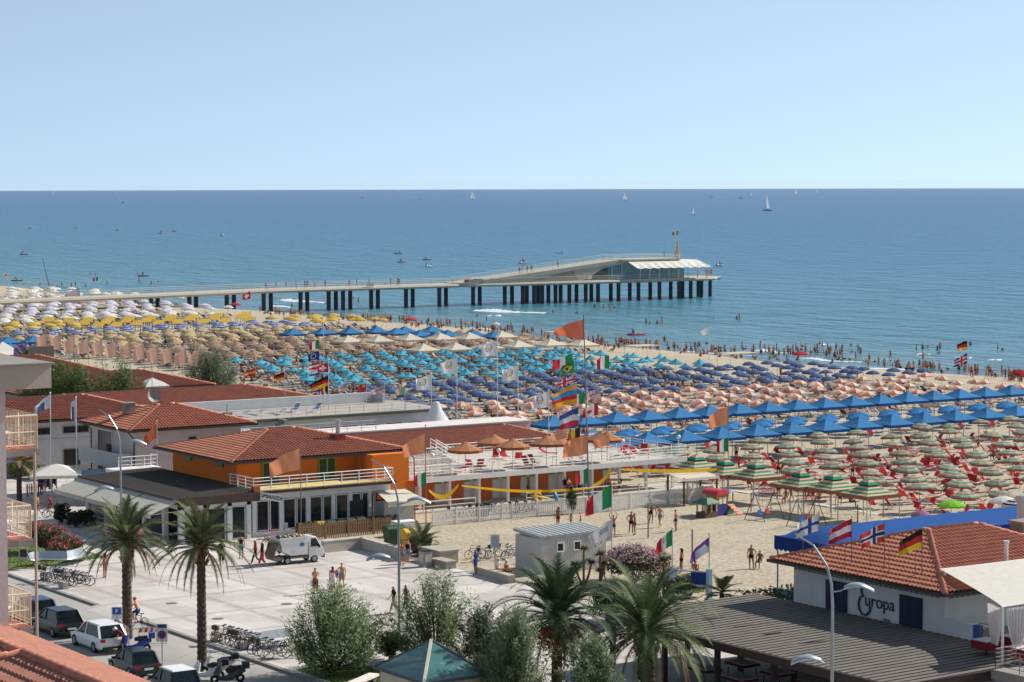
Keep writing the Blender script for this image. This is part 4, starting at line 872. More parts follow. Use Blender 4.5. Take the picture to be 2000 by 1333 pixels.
# seats under the umbrellas
st = MB(); nb = {}
cap_ = {'deck chair': 285, 'sun lounger': 285}; used = {'deck chair': 24, 'sun lounger': 10}
SEATS.sort(key=lambda q: q[2] * 0 + (q[1] * .552 + q[2 - 0] * 0 if False else (q[1] * .552 + q[2] * .834)))
BL = [cloth('3F4C66'), cloth('8F9AA8'), cloth('6B5648'), cloth('33363E'), cloth('B9B3AC'), cloth('7A4A42')]
for (pr, x, y, k, r, noun) in SEATS:
    done = False; rz = RND.uniform(-.7, .7) + R(-10)
    if pr:
        p = RND.choice(pr); cat = p.o['category']
        if used[cat] < cap_[cat]:
            used[cat] += 1; key = (noun, r, k, cat); nb[key] = nb.get(key, -1) + 1; done = True
            col = {chR: 'red', loR: 'red', chB: 'blue', loB: 'pale blue', chW: 'white', chO: 'rusty orange'}[p]
            p.put((x, y, gz(x, y)), rz, '%s %s%s by the %s %s of row %s' % (('', 'other ', 'further ')[min(2, nb[key])] + col, 'deckchair' if cat[0] == 'd' else 'lounger', '', ordn(k), noun.replace(' and ', '-'), ordn(r)), '%s %ss under the umbrellas' % (col, 'deckchair' if cat[0] == 'd' else 'lounger'))
    if not done:
        z = gz(x, y); m = RND.randrange(6); c, s_ = math.cos(rz), math.sin(rz); b = len(st.v)
        for (u, v, h) in ((.8, -.3, .32), (.8, .3, .32), (-.2, .3, .3), (-.2, -.3, .3), (-.75, .3, .8), (-.75, -.3, .8)): st.v.append((x + u * c - v * s_, y + u * s_ + v * c, z + h))
        st.f += [(b, b + 1, b + 2, b + 3), (b + 3, b + 2, b + 4, b + 5)]; st.m += [m, m]
        for (u, v, h) in ((.6, -.28, .31), (.6, .28, .31), (-.4, .28, .4), (-.4, -.28, .4)): st.cyl((x + u * c - v * s_, y + u * s_ + v * c, z), (x + u * c - v * s_, y + u * s_ + v * c, z + h), .02, n=3, m=m)
tag(st.build('beach_seats', BL), 'mass of loungers and chairs packed under the far umbrellas', 'beach seats', kind='stuff')
# paths of pale slabs
g = MB()
for (x0, y0, x1, y1) in ((130.2, 120, 131.0, 176), (131, 160.9, 195, 161.7), (128, 203.4, 215, 204.2), (135, 177.2, 200, 177.9), (205.5, 120, 206.5, 520)): g.box(x0, y0, 0.02, x1, y1, 0.06)
struct('beach_path', g, mat('path_slabs', 'BDB4A4', var=.12, scale=2))
# flat canvas frames near the shore
for i, (px_, py_, w_) in enumerate(((1254, 706, 4.6), (1440, 722, 5.2), (1105, 676, 6.5))):
    x, y = P(px_, py_, 0); t = thing('shade_frame', 'flat cream canvas roof on four posts, %s from left on the open sand' % ordn((1, 2, 0)[i]), 'shade shelter', (x, y, 0), 0, 'flat shade shelters')
    mb = MB(); mb.box(-w_ / 2, -1.6, 2.3, w_ / 2, 1.6, 2.38); mb.build('roof', cloth('CFC4AF'), t)
    for u in (-1, 1):
        for v in (-1, 1): p = MB(); p.cyl((u * w_ * .47, v * 1.5, 0), (u * w_ * .47, v * 1.5, 2.3), .04, n=6); p.build('post', WHITE(), t)
# ================================================================ PEOPLE
def body_mesh(pose, h=1.7, fem=False, sk=0):
    J = {'pel': (0, 0, .93), 'wai': (0, 0, 1.09), 'che': (0, .0, 1.30), 'nb': (0, -.01, 1.45), 'nk': (0, .01, 1.53), 'hd': (0, .03, 1.61), 'tp': (0, .015, 1.69), 'no': (0, .125, 1.595)}
    for s, q in (('l', -1), ('r', 1)):
        J.update({'sh' + s: (q * .185, 0, 1.41), 'el' + s: (q * .24, -.03, 1.13), 'wr' + s: (q * .25, .06, .90), 'ha' + s: (q * .25, .09, .83),
                  'hi' + s: (q * .095, 0, .87), 'kn' + s: (q * .1, .02, .49), 'an' + s: (q * .1, -.02, .085), 'to' + s: (q * .115, .14, .03)})
    for k, v in pose.items(): J[k] = v
    ed = [('pel', 'wai'), ('wai', 'che'), ('che', 'nb'), ('nb', 'nk'), ('nk', 'hd'), ('hd', 'tp'), ('hd', 'no')]
    rad = {'pel': (.155, .115), 'wai': (.115 if fem else .135, .09), 'che': (.145 if fem else .165, .11), 'nb': (.085, .07), 'nk': (.05, .05), 'hd': (.078, .095), 'tp': (.05, .06), 'no': (.012, .012)}
    for s in 'lr':
        ed += [('che', 'sh' + s), ('sh' + s, 'el' + s), ('el' + s, 'wr' + s), ('wr' + s, 'ha' + s), ('pel', 'hi' + s), ('hi' + s, 'kn' + s), ('kn' + s, 'an' + s), ('an' + s, 'to' + s)]
        a = .046 if fem else .054
        rad.update({'sh' + s: (a, a), 'el' + s: (.036, .036), 'wr' + s: (.025, .025), 'ha' + s: (.034, .02), 'hi' + s: (.088, .092), 'kn' + s: (.055, .058), 'an' + s: (.036, .04), 'to' + s: (.042, .024)})
        w = Vector(J['wr' + s]); hnd = Vector(J['ha' + s]); d = (hnd - w).normalized(); side = d.orthogonal().normalized()
        for i, (o, L) in enumerate(((-.027, .062), (-.009, .075), (.009, .07), (.026, .055))):
            k = 'f%d%s' % (i, s); J[k] = tuple(hnd + side * o + d * .03); J[k + 'e'] = tuple(hnd + side * o * 1.25 + d * (.03 + L) + Vector((0, .02, 0))); ed += [('ha' + s, k), (k, k + 'e')]; rad[k] = rad[k + 'e'] = (.009, .009)
        k = 'th' + s; J[k] = tuple(w.lerp(hnd, .45) + side * -.045 + Vector((0, .01, 0))); J[k + 'e'] = tuple(w.lerp(hnd, .9) + side * -.062 + Vector((0, .025, 0))); ed += [('wr' + s, k), (k, k + 'e')]; rad[k] = (.011, .011); rad[k + 'e'] = (.009, .009)
    names = list(J); idx = {n: i for i, n in enumerate(names)}
    me = bpy.data.meshes.new('b'); me.from_pydata([J[n] for n in names], [(idx[a], idx[b]) for a, b in ed], [])
    o = bpy.data.objects.new('b', me); COL.objects.link(o); o.modifiers.new('s', 'SKIN'); sm = o.modifiers.new('u', 'SUBSURF'); sm.levels = sm.render_levels = 1
    o.data.skin_vertices[0].data[0].use_root = True
    for n in names: o.data.skin_vertices[0].data[idx[n]].radius = rad[n]
    dg = bpy.context.evaluated_depsgraph_get(); dg.update(); em = bpy.data.meshes.new_from_object(o.evaluated_get(dg)); bpy.data.objects.remove(o)
    vs = [v.co.copy() for v in em.vertices]; fs = [tuple(p.vertices) for p in em.polygons]; ns = [v.normal.copy() for v in em.vertices]; bpy.data.meshes.remove(em)
    return J, vs, fs, ns
SEGS = [('pel', 'wai', 'low'), ('wai', 'che', 'mid'), ('che', 'nb', 'top'), ('nb', 'nk', 'neck'), ('nk', 'hd', 'head'), ('hd', 'tp', 'head')]
for s in 'lr': SEGS += [('sh' + s, 'el' + s, 'uarm'), ('el' + s, 'wr' + s, 'farm'), ('wr' + s, 'ha' + s, 'hand'), ('hi' + s, 'kn' + s, 'thigh'), ('kn' + s, 'an' + s, 'shin'), ('an' + s, 'to' + s, 'foot'), ('che', 'sh' + s, 'top'), ('pel', 'hi' + s, 'hip')]
def regions(J, vs):
    out = []; S = [(Vector(J[a]), Vector(J[b]) - Vector(J[a]), n) for a, b, n in SEGS]
    for v in vs:
        best = None
        for p, d, n in S:
            t = max(0, min(1, (v - p).dot(d) / d.length_squared)); q = (v - p - d * t).length
            if n in ('low', 'mid', 'top', 'hip'): q -= .06
            if best is None or q < best[0]: best = (q, n, t)
        out.append((best[1], best[2]))
    return out
WEAR = {
 'trunks': lambda n, t, v: n in ('hip',) or (n == 'low' and t < .5) or (n == 'thigh' and t < .28),
 'shorts': lambda n, t, v: n in ('hip',) or (n == 'low' and t < .6) or (n == 'thigh' and t < .75),
 'brief': lambda n, t, v: n == 'hip' or (n == 'low' and t < .3) or (n == 'thigh' and t < .1),
 'top': lambda n, t, v: n == 'mid' and t > .62 or n == 'top' and t < .25,
 'shirt': lambda n, t, v: n in ('low', 'mid', 'top') or (n == 'uarm' and t < .6),
 'vest': lambda n, t, v: n in ('low', 'mid') or (n == 'top' and t < .7),
 'trousers': lambda n, t, v: n in ('hip', 'thigh') or (n == 'low' and t < .5) or (n == 'shin' and t < .9),
 'dress': lambda n, t, v: n in ('hip', 'low', 'mid') or (n == 'top' and t < .4) or (n == 'thigh' and t < .8),
 'skirt': lambda n, t, v: n == 'hip' or (n == 'low' and t < .7) or n == 'thigh' or (n == 'shin' and t < .5),
}
PNAME = {'trunks': 'swim_trunks', 'shorts': 'shorts', 'brief': 'swim_briefs', 'top': 'bikini_top', 'shirt': 'shirt', 'vest': 'vest', 'trousers': 'trousers', 'dress': 'dress', 'skirt': 'skirt'}
_bc = {}
def person(pose_name, pose, wear, hair='2A1E18', longhair=False, fem=False, sk=0, hat=None, h=1.0):
    key = (pose_name, fem)
    if key not in _bc:
        J, vs, fs, ns = body_mesh(pose, fem=fem); _bc[key] = (J, vs, fs, ns, regions(J, vs))
    J, vs, fs, ns, rg = _bc[key]
    t = thing('person', 'x', 'person'); mb = MB(); mb.add([v * h for v in vs], fs)
    hd = Vector(J['hd']); q = len(mb.v)
    for x in (-.032, .032): mb.ball(hd + Vector((x, .088, .02)), .012, 5, 1)
    mb.ball(hd + Vector((0, .09, -.055)), .018, 5, 2, .35)
    for x in (-.082, .082): mb.ball(hd + Vector((x, 0, -.005)), .022, 5, 0)
    for i in range(q, len(mb.v)): mb.v[i] = tuple(Vector(mb.v[i]) * h)
    mb.build('body', [skin(sk), paint('1E1613'), paint('8C4A42')], t, smooth=True)
    for kind, c in wear:
        off = {'shirt': .022, 'dress': .03, 'skirt': .035, 'shorts': .025, 'trunks': .018, 'trousers': .018}.get(kind, .012); m = MB(); mp = {}
        for f in fs:
            if sum(WEAR[kind](rg[i][0], rg[i][1], vs[i]) for i in f) >= len(f) - 1:
                ids = []
                for i in f:
                    if i not in mp: mp[i] = len(m.v); m.v.append(tuple((vs[i] + ns[i] * off) * h))
                    ids.append(mp[i])
                m.f.append(tuple(ids)); m.m.append(0)
        if m.f: m.build(PNAME[kind], cloth(c, 0), t, smooth=True)
    m = MB(); mp = {}
    for f in fs:
        if all(rg[i][0] == 'head' and (vs[i].z > hd.z + .035 or vs[i].y < hd.y - .01) for i in f):
            ids = []
            for i in f:
                if i not in mp: mp[i] = len(m.v); m.v.append(tuple((vs[i] + ns[i] * (.03 if hat else .02)) * h))
                ids.append(mp[i])
            m.f.append(tuple(ids)); m.m.append(0)
    if longhair: m.tube([(hd + Vector((0, -.05, .03))) * h, (hd + Vector((0, -.1, -.08))) * h, (hd + Vector((0, -.12, -.25))) * h], [.08, .075, .04], 7)
    if hat: m.lathe([(.15, 0), (.16, .02), (.1, .04), (.09, .1), (.02, .13)], 10, (hd + Vector((0, -.01, .05))) * h)
    m.build('hat' if hat else 'hair', paint(hat or hair, .8), t, smooth=True); return Proto(t)
def legs(l, r): 
    d = {}
    for s, q in (('l', l), ('r', r)):
        for k, v in zip(('hi', 'kn', 'an', 'to'), q): d[k + s] = v
    return d
STAND = {}
WALK = {'knl': (-.09, .16, .5), 'anl': (-.09, .27, .12), 'tol': (-.1, .42, .07), 'knr': (.09, -.06, .48), 'anr': (.1, -.33, .17), 'tor': (.1, -.24, .05), 'ell': (-.23, -.12, 1.15), 'wrl': (-.24, -.1, .93), 'hal': (-.24, -.1, .85), 'elr': (.23, .06, 1.15), 'wrr': (.23, .22, .97), 'har': (.22, .28, .92)}
HIPS = {'ell': (-.36, -.08, 1.16), 'wrl': (-.2, .04, .99), 'hal': (-.15, .07, .97), 'knl': (-.13, .04, .49), 'anl': (-.17, -.02, .085), 'tol': (-.2, .13, .03)}
RAISE = {'ell': (-.3, .08, 1.6), 'wrl': (-.22, .14, 1.84), 'hal': (-.2, .15, 1.92), 'elr': (.3, .08, 1.6), 'wrr': (.22, .14, 1.84), 'har': (.2, .15, 1.92)}
PHONE = {'ell': (-.2, .06, 1.16), 'wrl': (-.08, .24, 1.25), 'hal': (-.04, .27, 1.32), 'elr': (.2, .06, 1.16), 'wrr': (.08, .24, 1.25), 'har': (.04, .27, 1.3)}
def shift(J0, names, d): return {n: tuple(Vector(J0[n]) + Vector(d)) for n in names}
SIT = {'pel': (0, 0, .52), 'wai': (0, -.03, .68), 'che': (0, -.05, .89), 'nb': (0, -.04, 1.04), 'nk': (0, -.02, 1.12), 'hd': (0, .0, 1.2), 'tp': (0, -.015, 1.28), 'no': (0, .095, 1.185),
       'shl': (-.185, -.05, 1.0), 'shr': (.185, -.05, 1.0), 'ell': (-.25, .02, .76), 'elr': (.25, .02, .76), 'wrl': (-.17, .24, .64), 'wrr': (.17, .24, .64), 'hal': (-.15, .32, .62), 'har': (.15, .32, .62),
       'hil': (-.1, .04, .5), 'hir': (.1, .04, .5), 'knl': (-.14, .46, .5), 'knr': (.14, .46, .5), 'anl': (-.13, .46, .09), 'anr': (.13, .46, .09), 'tol': (-.13, .62, .03), 'tor': (.13, .62, .03)}
GROUND = {k: (v[0], v[1], v[2] - .40) for k, v in SIT.items()}
GROUND.update({'knl': (-.16, .36, .42), 'knr': (.16, .36, .42), 'anl': (-.14, .62, .08), 'anr': (.14, .62, .08), 'tol': (-.14, .76, .05), 'tor': (.14, .76, .05), 'wrl': (-.2, .3, .4), 'wrr': (.2, .3, .4), 'hal': (-.17, .38, .42), 'har': (.17, .38, .42)})
BEND = {'wai': (0, .08, 1.06), 'che': (0, .26, 1.2), 'nb': (0, .38, 1.27), 'nk': (0, .45, 1.31), 'hd': (0, .53, 1.34), 'tp': (0, .57, 1.41), 'no': (0, .63, 1.3), 'shl': (-.18, .33, 1.24), 'shr': (.18, .33, 1.24),
        'ell': (-.22, .36, .97), 'elr': (.22, .36, .97), 'wrl': (-.2, .46, .76), 'wrr': (.2, .46, .76), 'hal': (-.2, .48, .69), 'har': (.2, .48, .69), 'knl': (-.12, .1, .48), 'knr': (.12, .1, .48), 'anl': (-.14, -.04, .085), 'anr': (.14, -.04, .085), 'tol': (-.16, .12, .03), 'tor': (.16, .12, .03)}
LIE = {k: (v[0], v[2] - .9, .16 + .0 * v[1]) for k, v in (('pel', (0, 0, .93)), ('wai', (0, 0, 1.09)), ('che', (0, 0, 1.3)), ('nb', (0, 0, 1.45)), ('nk', (0, 0, 1.53)), ('hd', (0, 0, 1.61)), ('tp', (0, 0, 1.69)),
       ('shl', (-.185, 0, 1.41)), ('shr', (.185, 0, 1.41)), ('ell', (-.3, 0, 1.2)), ('elr', (.3, 0, 1.2)), ('wrl', (-.3, 0, .97)), ('wrr', (.3, 0, .97)), ('hal', (-.29, 0, .9)), ('har', (.29, 0, .9)),
       ('hil', (-.095, 0, .87)), ('hir', (.095, 0, .87)), ('knl', (-.11, 0, .49)), ('knr', (.11, 0, .49)), ('anl', (-.12, 0, .09)), ('anr', (.12, 0, .09)), ('tol', (-.14, 0, -.02)), ('tor', (.14, 0, -.02)))}
LIE['no'] = (0, .70, .27)
for k in ('tol', 'tor'): LIE[k] = (LIE[k][0], LIE[k][1], .24)
RIDE = dict(SIT); RIDE = {k: (v[0], v[1], v[2] + .5) for k, v in SIT.items()}
RIDE.update({'wai': (0, .04, 1.17), 'che': (0, .14, 1.36), 'nb': (0, .2, 1.5), 'nk': (0, .24, 1.57), 'hd': (0, .28, 1.65), 'tp': (0, .27, 1.73), 'no': (0, .375, 1.63), 'shl': (-.18, .16, 1.46), 'shr': (.18, .16, 1.46), 'ell': (-.26, .3, 1.24), 'elr': (.26, .3, 1.24),
             'wrl': (-.24, .52, 1.1), 'wrr': (.24, .52, 1.1), 'hal': (-.24, .58, 1.07), 'har': (.24, .58, 1.07), 'knl': (-.11, .36, .88), 'anl': (-.11, .22, .5), 'tol': (-.11, .36, .43), 'knr': (.11, .32, .66), 'anr': (.11, .12, .28), 'tor': (.11, .26, .21)})
PP = {}
def pp(key, *a, **k): PP[key] = person(*a, **k)
TEAL_, RED_ = '3E9AA6', 'B83236'
pp('m1', 'stand', STAND, [('trunks', '2B3A6E')], sk=1); pp('m2', 'hips', HIPS, [('trunks', '23242A')], sk=2); pp('m3', 'walk', WALK, [('trunks', TEAL_)], sk=0)
pp('m4', 'raise', RAISE, [('trunks', '2A3F90')], sk=1); pp('m5', 'bend', BEND, [('trunks', '1E1F24')], sk=2); pp('m6', 'walk', WALK, [('shirt', '22232A'), ('shorts', '9A8F82')], sk=0)
pp('f1', 'stand', STAND, [('brief', '5A2130'), ('top', '5A2130')], longhair=True, fem=True, sk=1); pp('f2', 'hips', HIPS, [('brief', '26262C'), ('top', '26262C')], longhair=True, fem=True, sk=2)
pp('f3', 'walk', WALK, [('brief', RED_), ('top', RED_)], longhair=True, fem=True, sk=1, hair='5A3A22'); pp('f4', 'phone', PHONE, [('dress', '8A4B52')], longhair=True, fem=True, sk=0)
pp('s1', 'sit', SIT, [('trunks', '3A4A6A')], sk=2); pp('s2', 'sit', SIT, [('brief', '4A2A3A'), ('top', '4A2A3A')], longhair=True, fem=True, sk=1); pp('g1', 'ground', GROUND, [('brief', '2A3350')], sk=2); pp('g2', 'ground', GROUND, [('brief', '7A2A30'), ('top', '7A2A30')], longhair=True, fem=True, sk=1)
pp('l1', 'lie', LIE, [('trunks', '2D3A58')], sk=1); pp('l2', 'lie', LIE, [('brief', '6A2A38'), ('top', '6A2A38')], fem=True, longhair=True, sk=2); pp('c1', 'stand', STAND, [('trunks', '3F8FB0')], sk=0, h=.68); pp('c2', 'walk', WALK, [('brief', 'C04A6A')], sk=1, h=.62, fem=True, longhair=True)
def face_to(dx, dy): return math.atan2(-dx, dy)   # a figure built looking along +y
TOW = math.atan2(-sd.x, sd.y)
def at_px(px_, py_, z=0.0):
    for _ in range(4):
        x, y = P(px_, py_, z); z = gz(x, y) if x > 88.5 else 0.0
    return x, y, z
def put(key, px_, py_, rz, label, group=None, z=None, sc=None):
    if z is None: x, y, z = at_px(px_, py_)
    else: x, y = P(px_, py_, z)
    return PP[key].put((x, y, z), R(rz), label, group, sc)
def solo(key_pose, pose, wear, px_, py_, rz, label, z=0.0, **k):
    p = person(key_pose, pose, wear, **k); x, y, zz = at_px(px_, py_, z); p.put((x, y, zz if not z else z), R(rz), label); return p.o
# rz: 0 looks away to the left along the shore, -90 looks out to sea, 146 looks at the camera
o = solo('stand', STAND, [('shirt', '1C1C1F'), ('skirt', '25242A')], 433, 1103, -30, 'person in black top and long black shorts standing with back turned on plaza', sk=0)
o = solo('stand', STAND, [('vest', '26282E'), ('shorts', '2F7FC4')], 471, 1092, -10, 'person in dark vest and bright blue shorts standing near the cafe door', sk=1)
o = solo('walk', WALK, [('shirt', 'C03030'), ('trousers', '24252B')], 499, 1103, 60, 'person in red shirt and black trousers walking on the plaza', sk=2)
o = solo('walk', WALK, [('shirt', '2C2A30'), ('skirt', 'B8465A')], 512, 1108, 70, 'person in black top and pink patterned long skirt behind the rubbish truck', fem=True, longhair=True, sk=0)
o = solo('phone', PHONE, [('top', '8A4B42'), ('skirt', '8F5A5E')], 616, 1160, 160, 'person in mauve patterned wrap skirt carrying a white bag', fem=True, longhair=True, sk=0, hair='5A3A28')
b_ = MB(); b_.box(-.16, -.06, 0, .16, .06, .38); b_.tube([(-.1, 0, .38), (-.06, 0, .55), (.06, 0, .55), (.1, 0, .38)], .012, 5); x, y, z = at_px(611, 1153); b_ = b_.build('shopping_bag', cloth('DAD5CC', 0)); b_.location = (x, y, .28); tag(b_, 'white shopping bag held by the person in a mauve wrap skirt', 'bag')
o = solo('walk', WALK, [('dress', 'E3E0DC')], 650, 1157, -20, 'person with long dark hair in a white beach dress walking away', fem=True, longhair=True, sk=1)
b_ = MB(); b_.lathe([(.02, 0), (.14, .05), (.17, .25), (.13, .42), (.03, .46)], 10, (0, 0, 0)); x, y, z = at_px(655, 1150); b_ = b_.build('beach_bag', cloth('2C5FB8', 0), smooth=True); b_.location = (x + .05, y - .05, .78); tag(b_, 'blue beach bag carried on the back of the white dress', 'bag')
o = solo('hips', HIPS, [('top', 'B09080'), ('dress', 'A98F80')], 668, 1150, -15, 'person in beige strapless dress beside the one in white', fem=True, sk=0)
o = solo('walk', WALK, [('shirt', '25252A'), ('trousers', 'A3978A')], 769, 1199, 75, 'person in black T-shirt and beige trousers striding left by the lamp post', sk=0)
o = solo('walk', WALK, [('shirt', '2A2B26'), ('trousers', '2C2D2A')], 793, 1196, 80, 'person in dark clothes half hidden by the tamarisk bush', sk=1)
o = solo('stand', STAND, [('trunks', '4A90A8')], 785, 1107, -60, 'bare-backed person in turquoise trunks beside the rubbish bins', sk=1)
o = solo('hips', HIPS, [('vest', '2A2B33'), ('shorts', '6C9AC4')], 796, 1101, -60, 'person in dark vest and light blue shorts beside the yellow bin', sk=0)
o = solo('stand', STAND, [('shirt', '2A4F9E'), ('shorts', '2D5AA6')], 929, 1123, 30, 'person in blue shirt and blue shorts standing by the low stone wall', sk=2)
o = solo('stand', STAND, [('brief', '9A7058'), ('top', '9A7058')], 205, 1129, 30, 'sunbather in tan bikini standing alone on the plaza beside the left palm', fem=True, longhair=True, sk=1)
o = solo('phone', PHONE, [('trunks', '9A2430')], 272, 1072, 170, 'bare-chested person in dark red trunks between the two tall palms', sk=0)
o = solo('walk', WALK, [('shirt', 'C9C2BE'), ('shorts', '8A2A35')], 206, 1070, 120, 'person in pale shirt and red shorts under the cafe awning', sk=1)
o = solo('sit', SIT, [('shirt', 'D8D4D0'), ('shorts', 'B0A090')], 973, 1128, 190, 'person in white sitting on the low stone wall by the notice', sk=0, hair='B99A6A')
o = solo('sit', SIT, [('vest', '8A4A40'), ('shorts', '40404A')], 989, 1132, 200, 'person in white cap sitting at the end of the low wall', sk=1, hat='DAD7D2')
# volleyball players on the sand court
VB = [('f2', 1090, 1033, 100, 'sunbather in dark bikini standing at the white fence, tallest of the three'), ('c2', 1115, 1030, 100, 'girl crouching by the white picket fence left of the italian flag'), ('c1', 1134, 1031, 60, 'boy in trunks standing before the picket fence by the flag'),
      ('m4', 1198, 1050, -30, 'player in blue trunks raising both arms behind the flagpole'), ('m2', 1233, 1043, -40, 'player in black trunks turned away, front one of the pair on court'), ('m1', 1240, 1046, 60, 'player in blue trunks, back one of the pair on court'), ('m5', 1271, 1023, -70, 'player bending forward behind the volleyball post'), ('m3', 1289, 1031, 110, 'player in turquoise trunks stepping left on the sand court'), ('m1', 1320, 1039, 30, 'player in dark trunks standing alone at right of the sand court'),
      ('f2', 1331, 1119, 30, 'sunbather in dark bikini standing at the near edge of sand by the purple flag'), ('g2', 1358, 1120, 150, 'sunbather sitting at the sand edge beside the purple flagpole'), ('m2', 1467, 1112, 150, 'person in black trunks standing alone near the blue pool edge'), ('s1', 1484, 1111, 120, 'person sitting low by the pool edge right of the standing one'), ('m6', 1177, 1140, 0, 'person in dark shirt standing among the yuccas behind the site cabin')]
for k, x, y, rz, lb in VB: put(k, x, y, rz, lb)
put('m2', 1438, 902, 0, 'bare-backed person standing among the striped umbrellas, tallest one there')
# people in the shade of the striped gazebos
for i, (k, x, y) in enumerate((('m1', 1521, 975), ('m6', 1545, 982), ('f1', 1572, 978), ('s1', 1645, 985), ('s2', 1535, 985), ('s1', 1462, 955), ('f3', 1580, 980), ('s2', 1600, 985), ('s1', 1660, 992))):
    put(k, x, y, RND.uniform(-180, 180), '%s person in the shade of the striped gazebos, %s from the left' % ('seated' if k[0] == 's' else 'standing', ordn(i)), 'people under the striped gazebos')
for i, (k, x, y) in enumerate((('m6', 1104, 972), ('f4', 1112, 973), ('s2', 1230, 974), ('s1', 1242, 974), ('m1', 1185, 966), ('m5', 1172, 978), ('s2', 1275, 975), ('m1', 1032, 972), ('f1', 1212, 970))):
    px0, py0 = P(x, y, .14); PP[k].put((px0, min(max(py0, 166.2), 169.0), .14), R(150 + 40 * i), 'person on the cabin veranda, %s from the left in its shade' % ordn(i), 'people on the veranda')
# waterline crowd
def crowd(n, x0, y0, x1, y1, keys, label, group, spread=3, rz=None, dz=0.0, zabs=None):
    xs = sorted(RND.uniform(0, 1) for _ in range(n))
    for i, t in enumerate(xs):
        px_, py_ = x0 + (x1 - x0) * t, y0 + (y1 - y0) * t + RND.uniform(-spread, spread)
        if zabs is not None: x, y = P(px_, py_, zabs); z = zabs
        else: x, y, z = at_px(px_, py_)
        z = max(z, -2.55); PP[RND.choice(keys)].put((x, y, z + dz), R(RND.uniform(-180, 180)), label % ordn(i), group, RND.uniform(.92, 1.05))
STD = ['m1', 'm2', 'm3', 'f1', 'f2', 'f3', 'm1', 'f1', 'c1', 'c2', 'm5']; GRD = ['g1', 'g2', 's1', 's2', 'g1', 'g2']
crowd(30, 1200, 676, 1560, 697, STD, 'bather at the waterline centre right, %s from the left', 'bathers along the central waterline', 3)
crowd(34, 1560, 697, 1990, 738, STD, 'bather on the right stretch of waterline, %s from left', 'bathers along the right waterline', 3)
crowd(24, 800, 634, 1060, 655, STD + GRD, 'bather in the dense crowd beyond the gazebos, %s from left', 'crowd beyond the gazebos', 3)
crowd(22, 505, 612, 800, 632, STD + GRD, 'bather on the sand below the pier, %s from left', 'bathers below the pier', 3)
crowd(12, 1060, 664, 1200, 680, STD + GRD, 'bather beside the cream gazebos, %s from left', 'bathers beside the cream gazebos', 3)
crowd(26, 1300, 690, 1960, 727, GRD, 'sunbather sitting on the wet sand, %s from the left', 'sunbathers sitting on wet sand', 3)
crowd(8, 1895, 738, 1990, 746, STD + GRD, 'bather near the right flagpole, %s from the left', 'bathers near the right flagpole', 2)
# people standing in the water
WD = [(1262, 632), (1269, 632), (1284, 632), (1293, 630), (1127, 612), (1179, 601), (1190, 601), (1200, 601), (1080, 610), (1161, 602), (1394, 622), (1439, 623), (1444, 623), (1601, 672), (1606, 676), (1633, 683), (1662, 675), (1790, 682), (1802, 684), (1812, 680), (1831, 684), (1836, 682), (1834, 690), (1895, 674), (1949, 684), (1958, 684), (1597, 689), (1619, 692), (932, 618), (950, 625), (938, 640), (959, 640), (570, 598), (700, 590), (690, 582), (167, 560), (176, 537), (186, 537), (1240, 655), (1298, 668), (1457, 681)]
for i, (px_, py_) in enumerate(WD):
    x, y = P(px_, py_ + 1, -2.0); PP[STD[(i * 7) % 8]].put((x, y, -2.45 - .35 * ((i * 5) % 3)), R(i * 77), 'bather standing in the sea, %s of those wading in view' % ordn(i), 'bathers wading in the sea')
# sitting people under umbrellas
for i in range(88):
    z = [(strU, 136, 190, 140, 178), (ora, 143, 212, 208, 226), (nav, 140, 212, 232, 256), (cya, 150, 200, 262, 305)][i % 4]
    for _ in range(30):
        x, y = RND.uniform(z[1], z[2]), RND.uniform(z[3], z[4])
        if vis(x, y, 0): break
    k = RND.choice(['s1', 's2', 'l1', 'l2', 'g1', 'g2', 'm1', 'f1']); zn = ('striped', 'orange', 'navy', 'pale blue')[i % 4]
    PP[k].put((x, y, .3 if k[0] == 'l' else gz(x, y)), RND.uniform(-3, 3), '%s sunbather among the %s umbrellas, number %s of them' % ({'s': 'seated', 'l': 'lying', 'g': 'crouching', 'm': 'standing', 'f': 'standing'}[k[0]], zn, ordn(i // 4)) , 'sunbathers among the %s umbrellas' % zn)

# the crowd that cannot be counted under the far umbrellas
cw = MB(); src = [(_bc[(k, f)][1], _bc[(k, f)][2]) for k, f in (('sit', False), ('ground', False), ('stand', True), ('lie', False), ('walk', False))]
src = [([v for v in vs], fs) for vs, fs in src]
def cwp(x, y, z, ki):
    vs, fs = src[ki]; a = RND.uniform(-3, 3); c, s_ = math.cos(a), math.sin(a); k = len(cw.v); q = RND.randrange(4); sh = 4 + RND.randrange(3)
    cw.v += [(x + v.x * c - v.y * s_, y + v.x * s_ + v.y * c, z + v.z) for v in vs]; cw.f += [tuple(j + k for j in f) for f in fs]; cw.m += [sh if (.3 < vs[f[0]].z < .6 or (ki in (2, 4) and .75 < vs[f[0]].z < 1.05)) and abs(vs[f[0]].x) < .2 else q for f in fs]
WL = [((60, 562), (330, 575), 14), ((1060, 664), (1210, 682), 22), ((1200, 676), (1560, 699), 60), ((1560, 697), (1850, 727), 60), ((1850, 727), (1995, 744), 12), ((790, 632), (1060, 656), 40), ((500, 612), (800, 633), 40)]
for (p0, p1, n) in WL:
    for i in range(n):
        q = RND.random(); x, y, z = at_px(p0[0] + (p1[0] - p0[0]) * q, p0[1] + (p1[1] - p0[1]) * q + RND.gauss(0, 3)); cwp(x, y, max(z, -2.4), RND.choice((1, 1, 1, 2, 2, 4, 4, 0)))
